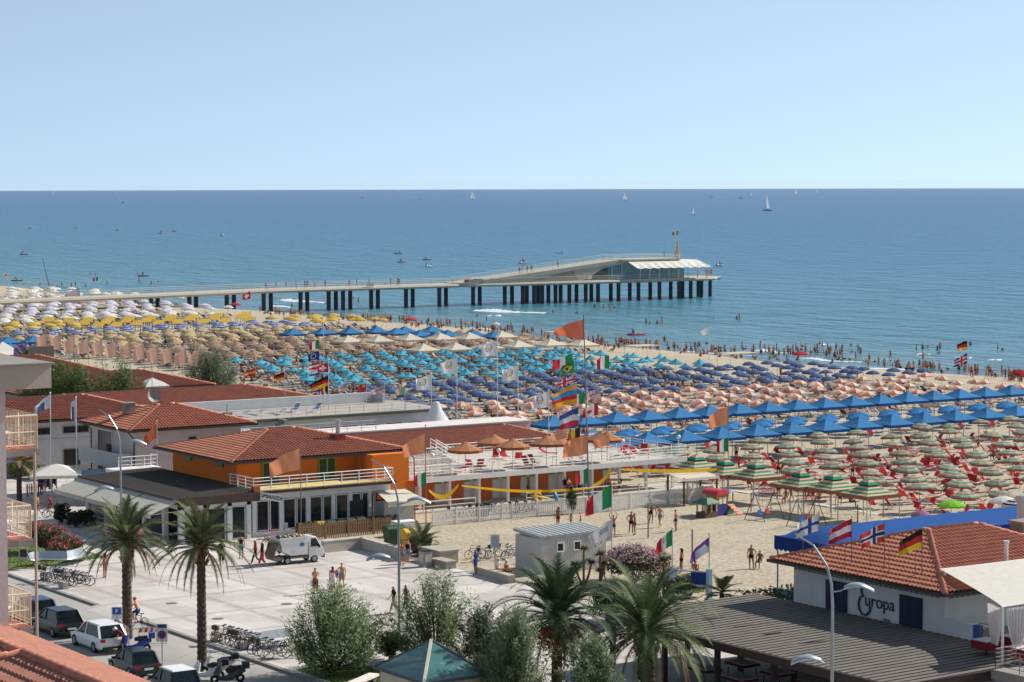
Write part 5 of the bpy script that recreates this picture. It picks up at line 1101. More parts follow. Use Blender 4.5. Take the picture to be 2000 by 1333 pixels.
for (x0, x1, y0, y1, n) in ((146, 203, 258, 306, 150), (155, 218, 308, 338, 80), (150, 198, 343, 370, 50), (138, 216, 230, 257, 60), (144, 212, 205, 228, 30)):
    for i in range(n):
        x, y = RND.uniform(x0, x1), RND.uniform(y0, y1)
        if vis(x, y, 0): cwp(x, y, gz(x, y), RND.choice((0, 0, 1, 1, 2, 3, 4)))
tag(cw.build('beach_crowd', [skin(0), skin(1), skin(2), skin(3), cloth('2B3350', 0), cloth('6A2A38', 0), cloth('30313A', 0)]), 'uncountable sunbathers packed beneath the distant umbrellas', 'crowd', kind='stuff')
# ================================================================ STREET THINGS
TYRE = paint('1B1B1D', .85); RIMM = metal_('9EA2A6'); 
def wheel(parent, x, y, r, w):
    m = MB(); m.lathe([(r * .62, -w / 2), (r * .93, -w / 2), (r, -w * .3), (r, w * .3), (r * .93, w / 2), (r * .62, w / 2)], 18); m.xf(Matrix.Translation((x, y, r)) @ Matrix.Rotation(R(90), 4, 'Y'))
    o = m.build('wheel', TYRE, parent, smooth=False); q = MB(); q.lathe([(.01, -w * .42), (r * .62, -w * .46), (r * .64, -w * .3)], 14); q.lathe([(r * .64, w * .3), (r * .62, w * .46), (.01, w * .42)], 14)
    for k in range(5):
        a = k * 2 * math.pi / 5
        for sg in (-1, 1): q.bar((0, 0, sg * w * .48), (r * .58 * math.cos(a), r * .58 * math.sin(a), sg * w * .49), r * .16, .02)
    q.xf(Matrix.Translation((x, y, r)) @ Matrix.Rotation(R(90), 4, 'Y')); q.build('rim', RIMM, o)
def car(label, c, L=4.2, Wd=1.78, H=1.46, loc=(0, 0, 0), rz=0.0, roofc=None, suv=False):
    """nose towards +y"""
    t = thing('parked_car', label, 'car', loc, rz, 'cars parked along the street'); h = L / 2; w = Wd / 2; b = MB(); PC = mat('car_' + c, c, rough=.25, var=.03, spec=.6)
    belt = .92 if suv else .84; st = []
    for (y, zb, zt, ww) in ((-h, .42, .72, .80), (-h + .06, .3, belt - .04, .92), (-h + .35, .24, belt, .99), (-h * .45, .2, belt + .02, 1.0), (0, .2, belt, 1.0), (h * .38, .2, belt - .03, 1.0), (h * .55, .22, belt - .1, .98), (h - .3, .26, belt - .22, .94), (h - .06, .32, belt - .34, .86), (h, .4, belt - .46, .74)):
        W_ = w * ww; st.append([(-W_ * .9, y, zb), (-W_, y, zb + .14), (-W_, y, (zb + zt) / 2 + .1), (-W_ * .93, y, zt), (W_ * .93, y, zt), (W_, y, (zb + zt) / 2 + .1), (W_, y, zb + .14), (W_ * .9, y, zb)])
    k0 = len(b.v)
    for s in st: b.v += s
    for i in range(len(st) - 1):
        for k in range(8): b.f.append((k0 + i * 8 + k, k0 + i * 8 + (k + 1) % 8, k0 + i * 8 + 8 + (k + 1) % 8, k0 + i * 8 + 8 + k)); b.m.append(0)
    b.f.append(tuple(range(k0 + 7, k0 - 1, -1))); n = k0 + 8 * (len(st) - 1); b.f.append(tuple(range(n, n + 8))); b.m += [0, 0]
    # roof and pillars
    yr0, yr1, yf1, yf0 = -h + (.12 if suv else .35), -h + .62, h * .12, h * .48; rw = w * .76; bw = w * .92
    rf = [(-rw, yr1, H - .03), (-rw * .92, yr1 + .1, H), (rw * .92, yr1 + .1, H), (rw, yr1, H - .03)]
    b.add([(-rw, yr1, H - .05), (rw, yr1, H - .05), (rw, yf1, H - .05), (-rw, yf1, H - .05), (-rw * .9, yr1 + .05, H + .02), (rw * .9, yr1 + .05, H + .02), (rw * .9, yf1 - .08, H + .02), (-rw * .9, yf1 - .08, H + .02)], [(0, 3, 2, 1), (4, 5, 6, 7), (0, 1, 5, 4), (1, 2, 6, 5), (2, 3, 7, 6), (3, 0, 4, 7)], 1 if roofc else 0)
    for s in (-1, 1):
        b.bar((s * bw, yr0, belt - .02), (s * rw, yr1, H - .04), .13, .05); b.bar((s * bw, yf0, belt - .05), (s * rw, yf1, H - .04), .07, .07); b.bar((s * bw, -.1, belt - .02), (s * rw, -.1, H - .04), .06, .09)
    bo = b.build('body', [PC, mat('car_' + (roofc or c), roofc or c, rough=.25, var=.03, spec=.6)], t); bm_ = bo.modifiers.new('b', 'BEVEL'); bm_.width = .05; bm_.segments = 3; bm_.limit_method = 'ANGLE'; bm_.angle_limit = .35
    g = MB(); e = .015
    g.add([(-bw + e, yr0 + e, belt - .03), (bw - e, yr0 + e, belt - .03), (bw - e, yf0 - e, belt - .05), (-bw + e, yf0 - e, belt - .05), (-rw + e, yr1 + e, H - .05), (rw - e, yr1 + e, H - .05), (rw - e, yf1 - e, H - .05), (-rw + e, yf1 - e, H - .05)], [(0, 1, 5, 4), (1, 2, 6, 5), (2, 3, 7, 6), (3, 0, 4, 7)]); g.build('window', GLASS(), t)
    for s in (-1, 1):
        m = MB(); m.box(s * w * .62, -h - .01, belt - .24, s * w * .9, -h + .14, belt - .06); m.build('tail_light', mat('tail_red', 'A01818', rough=.2), t)
        m = MB(); m.box(s * w * .55, h - .12, .52, s * w * .86, h + .01, .66); m.build('headlight', mat('lamp_clear', 'D8DDE0', rough=.1), t)
        m = MB(); m.box(s * w, h * .36, belt - .02, s * (w + .16), h * .42, belt + .1); m.build('side_mirror', PC, t)
        for y in (-h * .6, h * .62): wheel(t, s * (w - .09), y, .33, .2)
    m = MB(); m.box(-.26, -h - .02, .52, .26, -h + .0, .63); m.build('number_plate', paint('D9D9D4'), t)
    m = MB(); m.box(-w * .8, -h - .05, .3, w * .8, -h + .12, .42); m.build('bumper', paint('2B2B2E'), t); return t
def car_px(label, c, px_, py_, **k): x, y = P(px_, py_, -.12); return car(label, c, loc=(x, y, -.125), **k)
car_px('black SUV with dark rear window, parked between the balconies and the white SUV', '17181C', 112, 1236, L=4.4, H=1.54, suv=True)
car_px('white SUV seen from behind, parked in the row by the left palm', 'DDDDDB', 192, 1265, L=4.45, H=1.58, suv=True)
car_px('small dark green-black hatchback in front of the tiled roof', '1E2326', 262, 1316, L=3.8, Wd=1.65, H=1.42)
car_px('black hatchback with white roof, nearest car at the bottom edge', '16171A', 338, 1356, L=3.9, H=1.5, roofc='E3E3E1')
car_px('dark blue car mostly hidden by the balcony rail at the far end of the row', '2A3A55', 66, 1212, L=4.2, H=1.48)
# rubbish truck
x, y = P(577, 1099, 0); t = thing('rubbish_truck', 'small white rubbish collection truck with open hopper parked on the plaza', 'truck', (x, y, 0), R(-92)); TW = mat('truck_white', 'D8D8D4', rough=.35, var=.06, spec=.5)
b = MB()   # nose to +y, 3.9 long, 1.5 wide
prof = [(.75, .38), (.75, 1.72), (.95, 1.84), (1.3, 1.82), (1.72, 1.1), (1.86, .98), (1.9, .42)]; k0 = len(b.v)
for xx, q in ((-.74, 1), (-.66, 0), (.66, 0), (.74, 1)):
    pass
pl = [(yy, zz) for yy, zz in prof]; b.add([(-.7, yy, zz) for yy, zz in pl] + [(.7, yy, zz) for yy, zz in pl], [tuple(range(6, -1, -1)), tuple(range(7, 14))] + [(i, (i + 1) % 7, 7 + (i + 1) % 7, 7 + i) for i in range(7)]); bo = b.build('cab', TW, t); bm_ = bo.modifiers.new('b', 'BEVEL'); bm_.width = .05; bm_.segments = 3
g = MB(); g.add([(-.62, 1.345, 1.76), (.62, 1.345, 1.76), (.62, 1.7, 1.15), (-.62, 1.7, 1.15)], [(0, 1, 2, 3)]); g.v = [(a_, b_ + .02, c_ + .02) for a_, b_, c_ in g.v]; g.build('windscreen', GLASS(), t)
for s in (-1, 1):
    g = MB(); g.add([(s * .712, .85, 1.12), (s * .712, .88, 1.7), (s * .712, 1.26, 1.7), (s * .712, 1.56, 1.16)], [(0, 1, 2, 3)]); g.build('side_window', GLASS(), t)
    m = MB(); m.box(s * .72, 1.42, 1.05, s * .9, 1.5, 1.25); m.build('side_mirror', DARK(), t)
    m = MB(); m.box(s * .42, 1.88, .62, s * .66, 1.93, .78); m.build('headlight', mat('lamp_clear', 'D8DDE0', rough=.1), t)
    wheel(t, s * .62, 1.15, .27, .17); wheel(t, s * .62, -.95, .27, .2)
m = MB(); m.box(-.7, 1.86, .3, .7, 1.95, .56); m.build('bumper', DARK(), t)
m = MB(); pl = [(-1.35, .95), (-1.55, 1.85), (.62, 1.85), (.62, .62), (-.7, .62)]; m.add([(-.74, a_, b_) for a_, b_ in pl] + [(.74, a_, b_) for a_, b_ in pl], [tuple(range(4, -1, -1)), tuple(range(5, 10)), (4, 3, 8, 9), (3, 2, 7, 8), (0, 4, 9, 5), (1, 0, 5, 6)])
for yy in (-1.3, -.6, .1): m.box(-.77, yy, 1.5, -.74, yy + .6, 1.55); m.box(.74, yy, 1.5, .77, yy + .6, 1.55)
m.box(-.78, -1.55, 1.8, -.74, .62, 1.9); m.box(.74, -1.55, 1.8, .78, .62, 1.9); m.build('hopper', TW, t)
m = MB(); m.add([(-.7, -1.45, 1.6), (.7, -1.45, 1.6), (.7, .58, 1.65), (-.7, .58, 1.65)], [(0, 1, 2, 3)]); 
for i in range(26): m.ball((RND.uniform(-.5, .5), RND.uniform(-1.3, .4), 1.78), RND.uniform(.12, .24), 6, RND.randrange(3))
m.build('rubbish', [paint('3E3833'), paint('6C6A68'), paint('A97B55')], t)
m = MB(); m.box(-.6, -1.5, .38, .6, 1.0, .5); m.bar((-.5, -1.6, .35), (.5, -1.6, .35), .1, .25)
for s in (-.6, .6): m.bar((s, -.9, .65), (s, -1.75, 1.5), .1, .14); m.bar((s, -1.75, 1.5), (s, -2.0, .55), .08, .12)
m.box(-.7, -1.98, .35, .7, -1.5, .6); m.build('lift_frame', paint('77726B'), t)
m = MB(); m.add([(-.72, -1.62, 1.6), (.72, -1.62, 1.6), (.72, -2.05, .7), (-.72, -2.05, .7)], [(0, 1, 2, 3)])
for i in range(14): q = RND.uniform(-.7, .7); m.tube([(q, -1.7, 1.5), (q + RND.uniform(-.2, .2), -2.1, 1.9 + RND.uniform(-.3, .2)), (q + RND.uniform(-.3, .3), -2.5, 2.0 + RND.uniform(-.4, .2))], .02, 4)
m.build('palm_cuttings', paint('6E5F4C'), t)
m = MB(); m.box(.775, .0, 1.25, .785, .3, 1.48); m.build('emblem', paint('3B62A8'), t)
# bicycles
def bicycle(label, c, basket=True):
    t = thing('bicycle', label, 'bicycle'); f = MB(); hub = .34
    for p, q in (((0, -.15, .3), (0, -.3, .82)), ((0, -.27, .72), (0, .38, .75)), ((0, -.15, .3), (0, .4, .62)), ((0, -.15, .3), (0, -.55, hub)), ((0, -.28, .7), (0, -.55, hub)), ((0, .36, .85), (0, .55, hub)), ((0, .36, .85), (0, .33, .98))): f.cyl(p, q, .022, n=5)
    f.build('frame', mat('bike_' + c, c, rough=.35, var=.05), t)
    for y in (-.55, .55):
        w = MB(); n = 16
        w.lathe([(.31, -.018), (.34, 0), (.31, .018), (.29, 0), (.31, -.018)], n)
        for k in range(8): a = k * math.pi / 4; w.cyl((0, 0, 0), (.3 * math.cos(a), .3 * math.sin(a), 0), .006, n=3, m=1)
        w.xf(Matrix.Translation((0, y, hub)) @ Matrix.Rotation(R(90), 4, 'Y')); w.build('wheel', [TYRE, RIMM], t)
    m = MB(); m.add([(-.03, -.12, .84), (.03, -.12, .84), (.1, -.42, .86), (-.1, -.42, .86), (-.03, -.12, .88), (.03, -.12, .88), (.09, -.42, .92), (-.09, -.42, .92)], [(0, 3, 2, 1), (4, 5, 6, 7), (0, 1, 5, 4), (1, 2, 6, 5), (2, 3, 7, 6), (3, 0, 4, 7)]); m.build('saddle', DARK(), t)
    m = MB(); m.tube([(-.28, .2, .98), (-.24, .32, 1.0), (0, .34, .98), (.24, .32, 1.0), (.28, .2, .98)], .016, 5); m.build('handlebar', STEEL(), t)
    m = MB(); m.cyl((0, -.15, .3), (.14, -.02, .2), .015, n=4); m.cyl((0, -.15, .3), (-.14, -.28, .4), .015, n=4); m.build('pedal', STEEL(), t)
    if basket:
        m = MB(); m.lathe([(.12, .74), (.16, .98), (.15, .98), (.11, .75)], 8, (0, .55, 0)); m.build('basket', paint('4A3C30'), t)
        m = MB(); m.box(-.08, -.75, .68, .08, -.35, .71); m.build('carrier', STEEL(), t)
    return Proto(t)
BK = [bicycle('x', '2A2C30'), bicycle('x', '8E9196', True), bicycle('x', '2C3E5C', False), bicycle('x', '6A2430', True), bicycle('x', 'B9BBBD', False)]
def rack(spec, lbl, grp):
    for i, (px_, py_, rz) in enumerate(spec):
        x, y = P(px_, py_, 0); p = BK[(i * 3 + len(lbl)) % 5]; cn = ('black', 'grey', 'navy', 'maroon', 'silver')[(i * 3 + len(lbl)) % 5]
        p.put((x, y, 0), R(rz + RND.uniform(-22, 22)), '%s bicycle, %s from the left %s' % (cn, ordn(i), lbl), grp)
rack([(92 + i * 7.5, 1133 + i * 1.4, 92) for i in range(10)], 'in the rack near the curved bench', 'bicycles by the curved bench')
rack([(431 + i * 8, 1252 + i * 2.2, 92) for i in range(9)], 'in the rack beside the right tall palm', 'bicycles beside the tall palm')
rack([(510 + i * 11, 1277 + i * 3.5, 95) for i in range(4)], 'at the bench by the tamarisk', 'bicycles at the bench')
rack([(928, 1092, 100), (944, 1096, 100), (962, 1090, 110), (985, 1088, 96), (992, 1092, 96), (1000, 1094, 96)], 'standing on the sand beside the site cabin', 'bicycles on the sand')
rack([(885 + i * 15, 1012 - i * 1.15, 88) for i in range(11)], 'parked behind the white picket fence', 'bicycles behind the fence')
rack([(80, 1010, 60), (104, 1012, 60)], 'ridden past the clothes stall', 'bicycles by the stall')
def block(name, label, cat, pts, z0, z1, m, grp=None):
    mb = MB(); mb.prism(pts, z0, z1); return tag(mb.build(name, m), label, cat, grp)
STN = plaster('A39B90')
for i, (px_, py_) in enumerate(((88, 1133), (124, 1150), (424, 1252), (474, 1268))):
    x, y = P(px_, py_, 0); mb = MB(); mb.box(-.18, -.4, 0, .18, .4, .42); mb.box(-.14, -.36, .42, .14, .36, .46); o = mb.build('bike_block', STN); o.location = (x, y, 0); tag(o, 'pale stone end block, %s of the %s bicycle rack' % (('left end', 'right end')[i % 2], ('far', 'near')[i // 2]), 'bike rack')
# cyclists
o = solo('ride', RIDE, [('top', '4A1A1E'), ('shorts', '2E4E8C')], 270, 1222, 20, 'cyclist in red cap, dark top and blue shorts riding past the left palm', hat='C23030', sk=0); o.location.z = -.12
x, y, z = o.location; BK[2].put((x, y, -.125), R(20), 'bicycle ridden by the cyclist in a red cap on the street')
o = solo('ride', RIDE, [('shirt', 'B44A58'), ('shorts', '8A2A38')], 101, 1010, 60, 'cyclist in pink top and red shorts by the clothes stall', sk=1, fem=True)
o = solo('walk', WALK, [('brief', 'A03038'), ('top', 'A03038')], 74, 1008, 40, 'person in red swimwear beside the bicycle at the clothes stall', sk=1, fem=True)
# scooters
def scooter(label, c, px_, py_, rz):
    x, y = P(px_, py_, -.12); t = thing('scooter', label, 'scooter', (x, y, -.125), R(rz), 'scooters parked at the kerb'); PM = mat('scoot_' + c, c, rough=.3, var=.05, spec=.5)
    b = MB(); b.tube([(0, .62, .5), (0, .52, .75), (0, .42, 1.0)], [.2, .17, .1], 8); b.tube([(0, .55, .3), (0, .1, .28), (0, -.2, .34), (0, -.55, .6), (0, -.95, .68)], [.12, .16, .2, .22, .1], 8); b.box(-.16, -.1, .26, .16, .45, .32); b.build('body', PM, t)
    m = MB(); m.tube([(0, .0, .76), (0, -.3, .8), (0, -.75, .84)], [.1, .16, .12], 8); m.build('seat', DARK(), t)
    for yy in (.72, -.68):
        w = MB(); w.lathe([(.1, -.05), (.22, -.06), (.25, 0), (.22, .06), (.1, .05)], 14); w.xf(Matrix.Translation((0, yy, .25)) @ Matrix.Rotation(R(90), 4, 'Y')); w.build('wheel', TYRE, t)
    m = MB(); m.tube([(-.32, .3, 1.0), (0, .42, 1.02), (.32, .3, 1.0)], .02, 5); m.build('handlebar', DARK(), t)
    m = MB(); m.box(-.2, -1.15, .8, .2, -.8, 1.12); m.build('top_box', DARK() if c != '2C3F9A' else PM, t); m = MB(); m.add([(-.18, .5, 1.0), (.18, .5, 1.0), (.14, .36, 1.4), (-.14, .36, 1.4)], [(0, 1, 2, 3)]); m.build('windshield', mat('clear_screen', 'AFC0C4', rough=.1, alpha=.45), t); return t
scooter('white and blue scooter by the red striped barrier', '2C3F9A', 263, 1275, 70); scooter('white scooter with dark box at the bottom edge near the palm', 'D6D6D4', 405, 1328, 60); scooter('dark grey scooter next to the white one at the bottom edge', '3A3B3F', 445, 1335, 75); scooter('white scooter with tan seat behind the dark one', 'C9C6C0', 425, 1318, 80)
# stooping rider
o = solo('bend', BEND, [('shirt', '6A2A38'), ('shorts', '40404A')], 243, 1272, 60, 'person in white cap bending beside the parked scooter', hat='DDDAD4', sk=0); o.location.z = -.12
# street lamps
def lamp(px_, py_, label):
    x, y = P(px_, py_, 0); t = thing('street_lamp', label, 'street lamp', (x, y, 0), 0, 'curved street lamps on the plaza'); m = MB()
    m.tube([(0, 0, -.1), (0, 0, 3), (0, 0, 7.6), (-.02, .06, 8.6), (-.14, .24, 9.4), (-.5, .75, 10.3), (-1.0, 1.4, 10.75)], [.1, .085, .07, .062, .055, .045, .03], 8); m.build('post', metal_('8F979B'), t)
    for sg, z in ((1, 8.25), (-1, 5.0)):
        a = MB(); a.tube([(0, 0, z), (sg * .35 * rt.x, sg * .35 * rt.y, z + .05), (sg * .7 * rt.x, sg * .7 * rt.y, z + .22)], .035, 6); a.build('bracket', metal_('8F979B'), t)
        hd = MB(); n = 12
        for i in range(n + 1):
            q = i / n; w = .34 * math.sin(math.pi * min(1, q * .93 + .05)) ** .7 + .01; zz = z + .2 + .28 * math.sin(math.pi * q * .9 + .25) - .1 * q; c = Vector((sg * rt.x, sg * rt.y, 0)) * (.5 + 1.35 * q); sd_ = Vector((-rt.y, rt.x, 0))
            for k in (-1, -.5, 0, .5, 1): p = c + sd_ * (w * k); hd.v.append((p.x, p.y, zz - .1 * abs(k) ** 2))
            for k in (1, .5, 0, -.5, -1): p = c + sd_ * (w * k); hd.v.append((p.x, p.y, zz - .1 * abs(k) ** 2 - .07))
        for i in range(n):
            for k in range(10): hd.f.append((i * 10 + k, i * 10 + (k + 1) % 10, i * 10 + 10 + (k + 1) % 10, i * 10 + 10 + k)); hd.m.append(0)
        hd.build('lamp_head', mat('lamp_shell', '9FAAB0', rough=.4, var=.05, metal=.3), t, smooth=True)
    return t
lamp(780, 1265, 'tall curved street lamp in the middle of the plaza'); lamp(238, 1099, 'tall curved street lamp standing before the cafe awnings'); lamp(1624, 1513, 'tall curved street lamp in front of the dark ribbed roof')
# signs
def sign(px_, py_, h, w, hh, c, label, mark=None, z=-.12, mc='FFFFFF'):
    x, y = P(px_, py_, z); t = thing('road_sign', label, 'sign', (x, y, z)); m = MB(); m.cyl((0, 0, 0), (0, 0, h), .03, n=7); m.build('pole', STEEL(), t)
    m = MB(); m.bar((-rt.x * w / 2, -rt.y * w / 2, h - hh / 2), (rt.x * w / 2, rt.y * w / 2, h - hh / 2), .03, hh); p = m.build('plate', paint('D5D6D4'), t)
    M_ = face_M((-fw.x * .02, -fw.y * .02, h - hh / 2), -fw.x, -fw.y)
    m = MB()
    if mark == 'P':
        m.box(-w * .4, -hh * .12, 0, w * .4, hh * .42, .012); m.xf(M_); m.build('panel', paint('2757A8'), p); text('lettering', 'P', hh * .5, paint('F0F0F0'), M_ @ Matrix.Translation((0, -hh * .03, .02)), p); 
    elif mark == 'no':
        m.lathe([(.01, 0), (w * .28, 0), (w * .28, .02), (.01, .02)], 18, (0, -hh * .1, 0)); m.lathe([(w * .28, 0), (w * .38, 0), (w * .38, .022), (w * .28, .022)], 18, (0, -hh * .1, 0), 1); m.bar((-w * .2, hh * .08, .026), (w * .2, -hh * .28, .026), .01, .07, 1); m.xf(M_); m.build('panel', [paint('2C4E94'), paint('B02A2A')], p)
        m = MB(); m.box(-w * .38, hh * .28, 0, w * .38, hh * .46, .012); m.xf(M_); m.build('panel', paint('2C3F6A'), p)
    else:
        m.box(-w * .4, -hh * .4, 0, w * .4, hh * .4, .012)
        for k in range(6): m.box(-w * .33, hh * (.3 - k * .12), .012, w * .3, hh * (.34 - k * .12), .014, 1)
        m.xf(M_); m.build('panel', [paint('BFC3C6'), paint('8E9296')], p)
    return t
sign(229, 1252, 2.0, .62, .72, '', 'blue and white parking sign on a pole before the left palm', 'P'); sign(317, 1301, 2.35, .62, 1.0, '', 'no stopping sign on a pole between the two palms', 'no'); sign(967, 1112, 2.4, .62, .95, '', 'pale notice board on a pole by the low stone wall', 'n', 0)
x, y = P(46, 1098, 0); t = thing('poster_stand', 'small poster stand on the lawn by the red oleander', 'sign', (x, y, 0)); m = MB(); m.bar((-.32 * rt.x, -.32 * rt.y, .55), (.32 * rt.x, .32 * rt.y, .55), .03, .95); m.build('board', paint('D5CFC9'), t); m = MB(); m.bar((-.24 * rt.x - .03 * fw.x, -.24 * rt.y - .03 * fw.y, .62), (.24 * rt.x - .03 * fw.x, .24 * rt.y - .03 * fw.y, .62), .02, .55); m.build('picture', paint('5A3A3E'), t)
# barriers
def barrier(px0, py0, px1, py1, label):
    a = Vector((*P(px0, py0, -.12), -.12)); b = Vector((*P(px1, py1, -.12), -.12)); t = thing('barrier', label, 'barrier', a); d = b - a; L = d.length; u = d / L; m = MB()
    m.tube([(0, 0, 0), (0, 0, 1.05), u * L + Vector((0, 0, 1.05)), u * L], .025, 6)
    for k in range(12): q = u * (L * (k + .5) / 12); m.cyl(q + Vector((0, 0, .1)), q + Vector((0, 0, .8)), .01, n=4)
    m.cyl(Vector((0, 0, .1)), u * L + Vector((0, 0, .1)), .018, n=5); m.build('frame', STEEL(), t); m = MB(); n = 10
    for k in range(n):
        q0, q1 = u * (L * k / n), u * (L * (k + 1) / n); s_ = u * (L / n * .45)
        if k < n - 1: m.poly([q0 + Vector((0, 0, .78)), q1 + Vector((0, 0, .78)), q1 + s_ + Vector((0, 0, 1.03)), q0 + s_ + Vector((0, 0, 1.03))], k % 2)
    for i in range(len(m.v)): m.v[i] = (m.v[i][0] - fw.x * .035, m.v[i][1] - fw.y * .035, m.v[i][2])
    m.build('stripe_board', [paint('C03A34'), paint('E0DEDA')], t)
barrier(271, 1262, 325, 1260, 'metal crowd barrier with red and white stripes right of the left palm'); barrier(224, 1240, 252, 1262, 'metal crowd barrier with striped board half behind the left palm')
# curved bench of polished metal
def bench(label, pts, c, z=0.0, back=True):
    t = thing('curved_bench', label, 'bench'); W2 = [P(*q, z) for q in pts]; n = 24; s = MB(); bk = MB(); L = []
    for i in range(n + 1):
        q = i / n * (len(W2) - 1); k = min(int(q), len(W2) - 2); f = q - k; x = W2[k][0] * (1 - f) + W2[k + 1][0] * f; y = W2[k][1] * (1 - f) + W2[k + 1][1] * f + (.5 if len(pts) > 2 else 0) * math.sin(i / n * math.pi * 2); L.append(Vector((x, y, z)))
    for i in range(n + 1):
        d = (L[min(i + 1, n)] - L[max(i - 1, 0)]).normalized(); o_ = Vector((-d.y, d.x, 0)); p = L[i]
        for (k, zz) in ((-.3, .46), (.25, .46), (.25, .42), (-.3, .42)): v = p + o_ * k; s.v.append((v.x, v.y, z + zz))
        for (k, zz) in ((.25, .46), (.42, .95), (.46, .93), (.29, .44)): v = p + o_ * k; bk.v.append((v.x, v.y, z + zz))
    for i in range(n):
        for k in range(4): f = (i * 4 + k, i * 4 + (k + 1) % 4, i * 4 + 4 + (k + 1) % 4, i * 4 + 4 + k); s.f.append(f); s.m.append(0); bk.f.append(f); bk.m.append(0)
    M0 = mat('bench_' + c, c, rough=.3, var=.08, metal=.7 if back else .1); s.build('seat', M0, t, smooth=False)
    if back: bk.build('backrest', M0, t)
    for i in (1, 8, 16, 23): m = MB(); m.tube([L[i] + Vector((-.25, 0, 0)), L[i] + Vector((0, 0, .42)), L[i] + Vector((.3, 0, 0))], .035, 5); m.build('leg', DARK(), t)
bench('long curved silver metal bench by the lawn with red oleanders', [(66, 1108), (90, 1106), (130, 1103), (172, 1094)], 'B9BDC0'); bench('grey metal bench beside the bicycles near the tamarisk', [(508, 1270), (575, 1259)], 'B3B4B2')
# low walls, bins, stone blocks
def wallseg(label, pts, w, z1, m, z0=-.1):
    W2 = [P(*q, 0) for q in pts]; mb = MB()
    for a, b in zip(W2[:-1], W2[1:]): mb.bar((a[0], a[1], (z0 + z1) / 2), (b[0], b[1], (z0 + z1) / 2), w, z1 - z0); mb.bar((a[0], a[1], z1 + .02), (b[0], b[1], z1 + .02), w + .06, .05)
    return tag(mb.build('low_wall', m), label, 'wall')
wallseg('low stone wall wrapping the corner beside the rubbish truck', [(630, 1080), (707, 1072), (792, 1096)], .4, .8, plaster('B5ADA3')); wallseg('low rough stone wall with people sitting on it beside the notice', [(937, 1122), (1000, 1140)], .5, .5, plaster('AFA698'))
for (lb, px_, py_, sx2, sy2, h) in (('large low stone block with flat top beside the yellow bin', 858, 1097, 1.5, 2.6, .95), ('smaller stone step in front of the large stone block', 866, 1108, .8, 2.0, .55)):
    x, y = P(px_, py_, 0); mb = MB(); mb.box(x - sx2 / 2, y - sy2 / 2, 0, x + sx2 / 2, y + sy2 / 2, h - .1); mb.box(x - sx2 / 2 - .05, y - sy2 / 2 - .05, h - .1, x + sx2 / 2 + .05, y + sy2 / 2 + .05, h); tag(mb.build('stone_block', plaster('A39B8E')), lb, 'stone block')
def bin_(label, px_, py_, c, lid, w=1.3, h=1.15, rz=0.0):
    x, y = P(px_, py_, 0); t = thing('rubbish_bin', label, 'bin', (x, y, 0), rz, 'rubbish bins'); m = MB(); m.add([(-w * .42, -.36, .12), (w * .42, -.36, .12), (w * .42, .36, .12), (-w * .42, .36, .12), (-w / 2, -.45, h), (w / 2, -.45, h), (w / 2, .45, h), (-w / 2, .45, h)], [(0, 3, 2, 1), (4, 5, 6, 7), (0, 1, 5, 4), (1, 2, 6, 5), (2, 3, 7, 6), (3, 0, 4, 7)]); m.build('body', paint(c), t)
    m = MB(); n = 8
    for i in range(n + 1):
        a = math.pi * i / n
        for q in (-1, 1): m.v.append((q * w * .52, -.48 * math.cos(a), h + .3 * math.sin(a)))
    for i in range(n): m.f.append((i * 2, i * 2 + 1, i * 2 + 3, i * 2 + 2)); m.m.append(0)
    m.f += [tuple(range(0, 2 * n + 2, 2)), tuple(range(2 * n + 1, 0, -2))]; m.m += [0, 0]; m.build('lid', paint(lid), t)
    for q in (-1, 1): m = MB(); m.cyl((q * w * .4, 0, .1), (q * w * .46, 0, .1), .1, n=10); m.build('wheel', TYRE, t)
bin_('large dark green rubbish bin behind the corner of the low wall', 770, 1064, '2B4433', '24402C', 1.5); bin_('yellow recycling bin under the small palm', 802, 1072, 'C9A12E', 'D0A830', 1.3, 1.2); bin_('black lidded rubbish bin beside the yellow one', 822, 1080, '2B2C2E', '303236', 1.4, 1.0)
for i, c in enumerate(('A8923C', '3A4A3E', '3A4640', '34383A', '2A2C2E')): bin_('%s bin behind the wooden picket fence, %s from the left' % (('yellow', 'dark green', 'green grey', 'grey', 'black')[i], ordn(i)), 626 + 19 * i, 1048 - 2.4 * i, c, c, .7, .85)
# metal litter bin
x, y = P(831, 1107, 0); t = thing('litter_bin', 'square metal litter bin with posters in front of the stone step', 'bin', (x, y, 0)); m = MB(); m.box(-.35, -.35, 0, .35, .35, 1.1); m.build('body', paint('A09A94'), t); m = MB(); m.box(-.4, -.4, 1.1, .4, .4, 1.16); m.build('lid', DARK(), t); m = MB(); m.box(-.37, -.25, .35, -.355, .25, .9); m.box(-.25, -.37, .35, .25, -.355, .9); m.build('poster', paint('C7B9AE'), t)
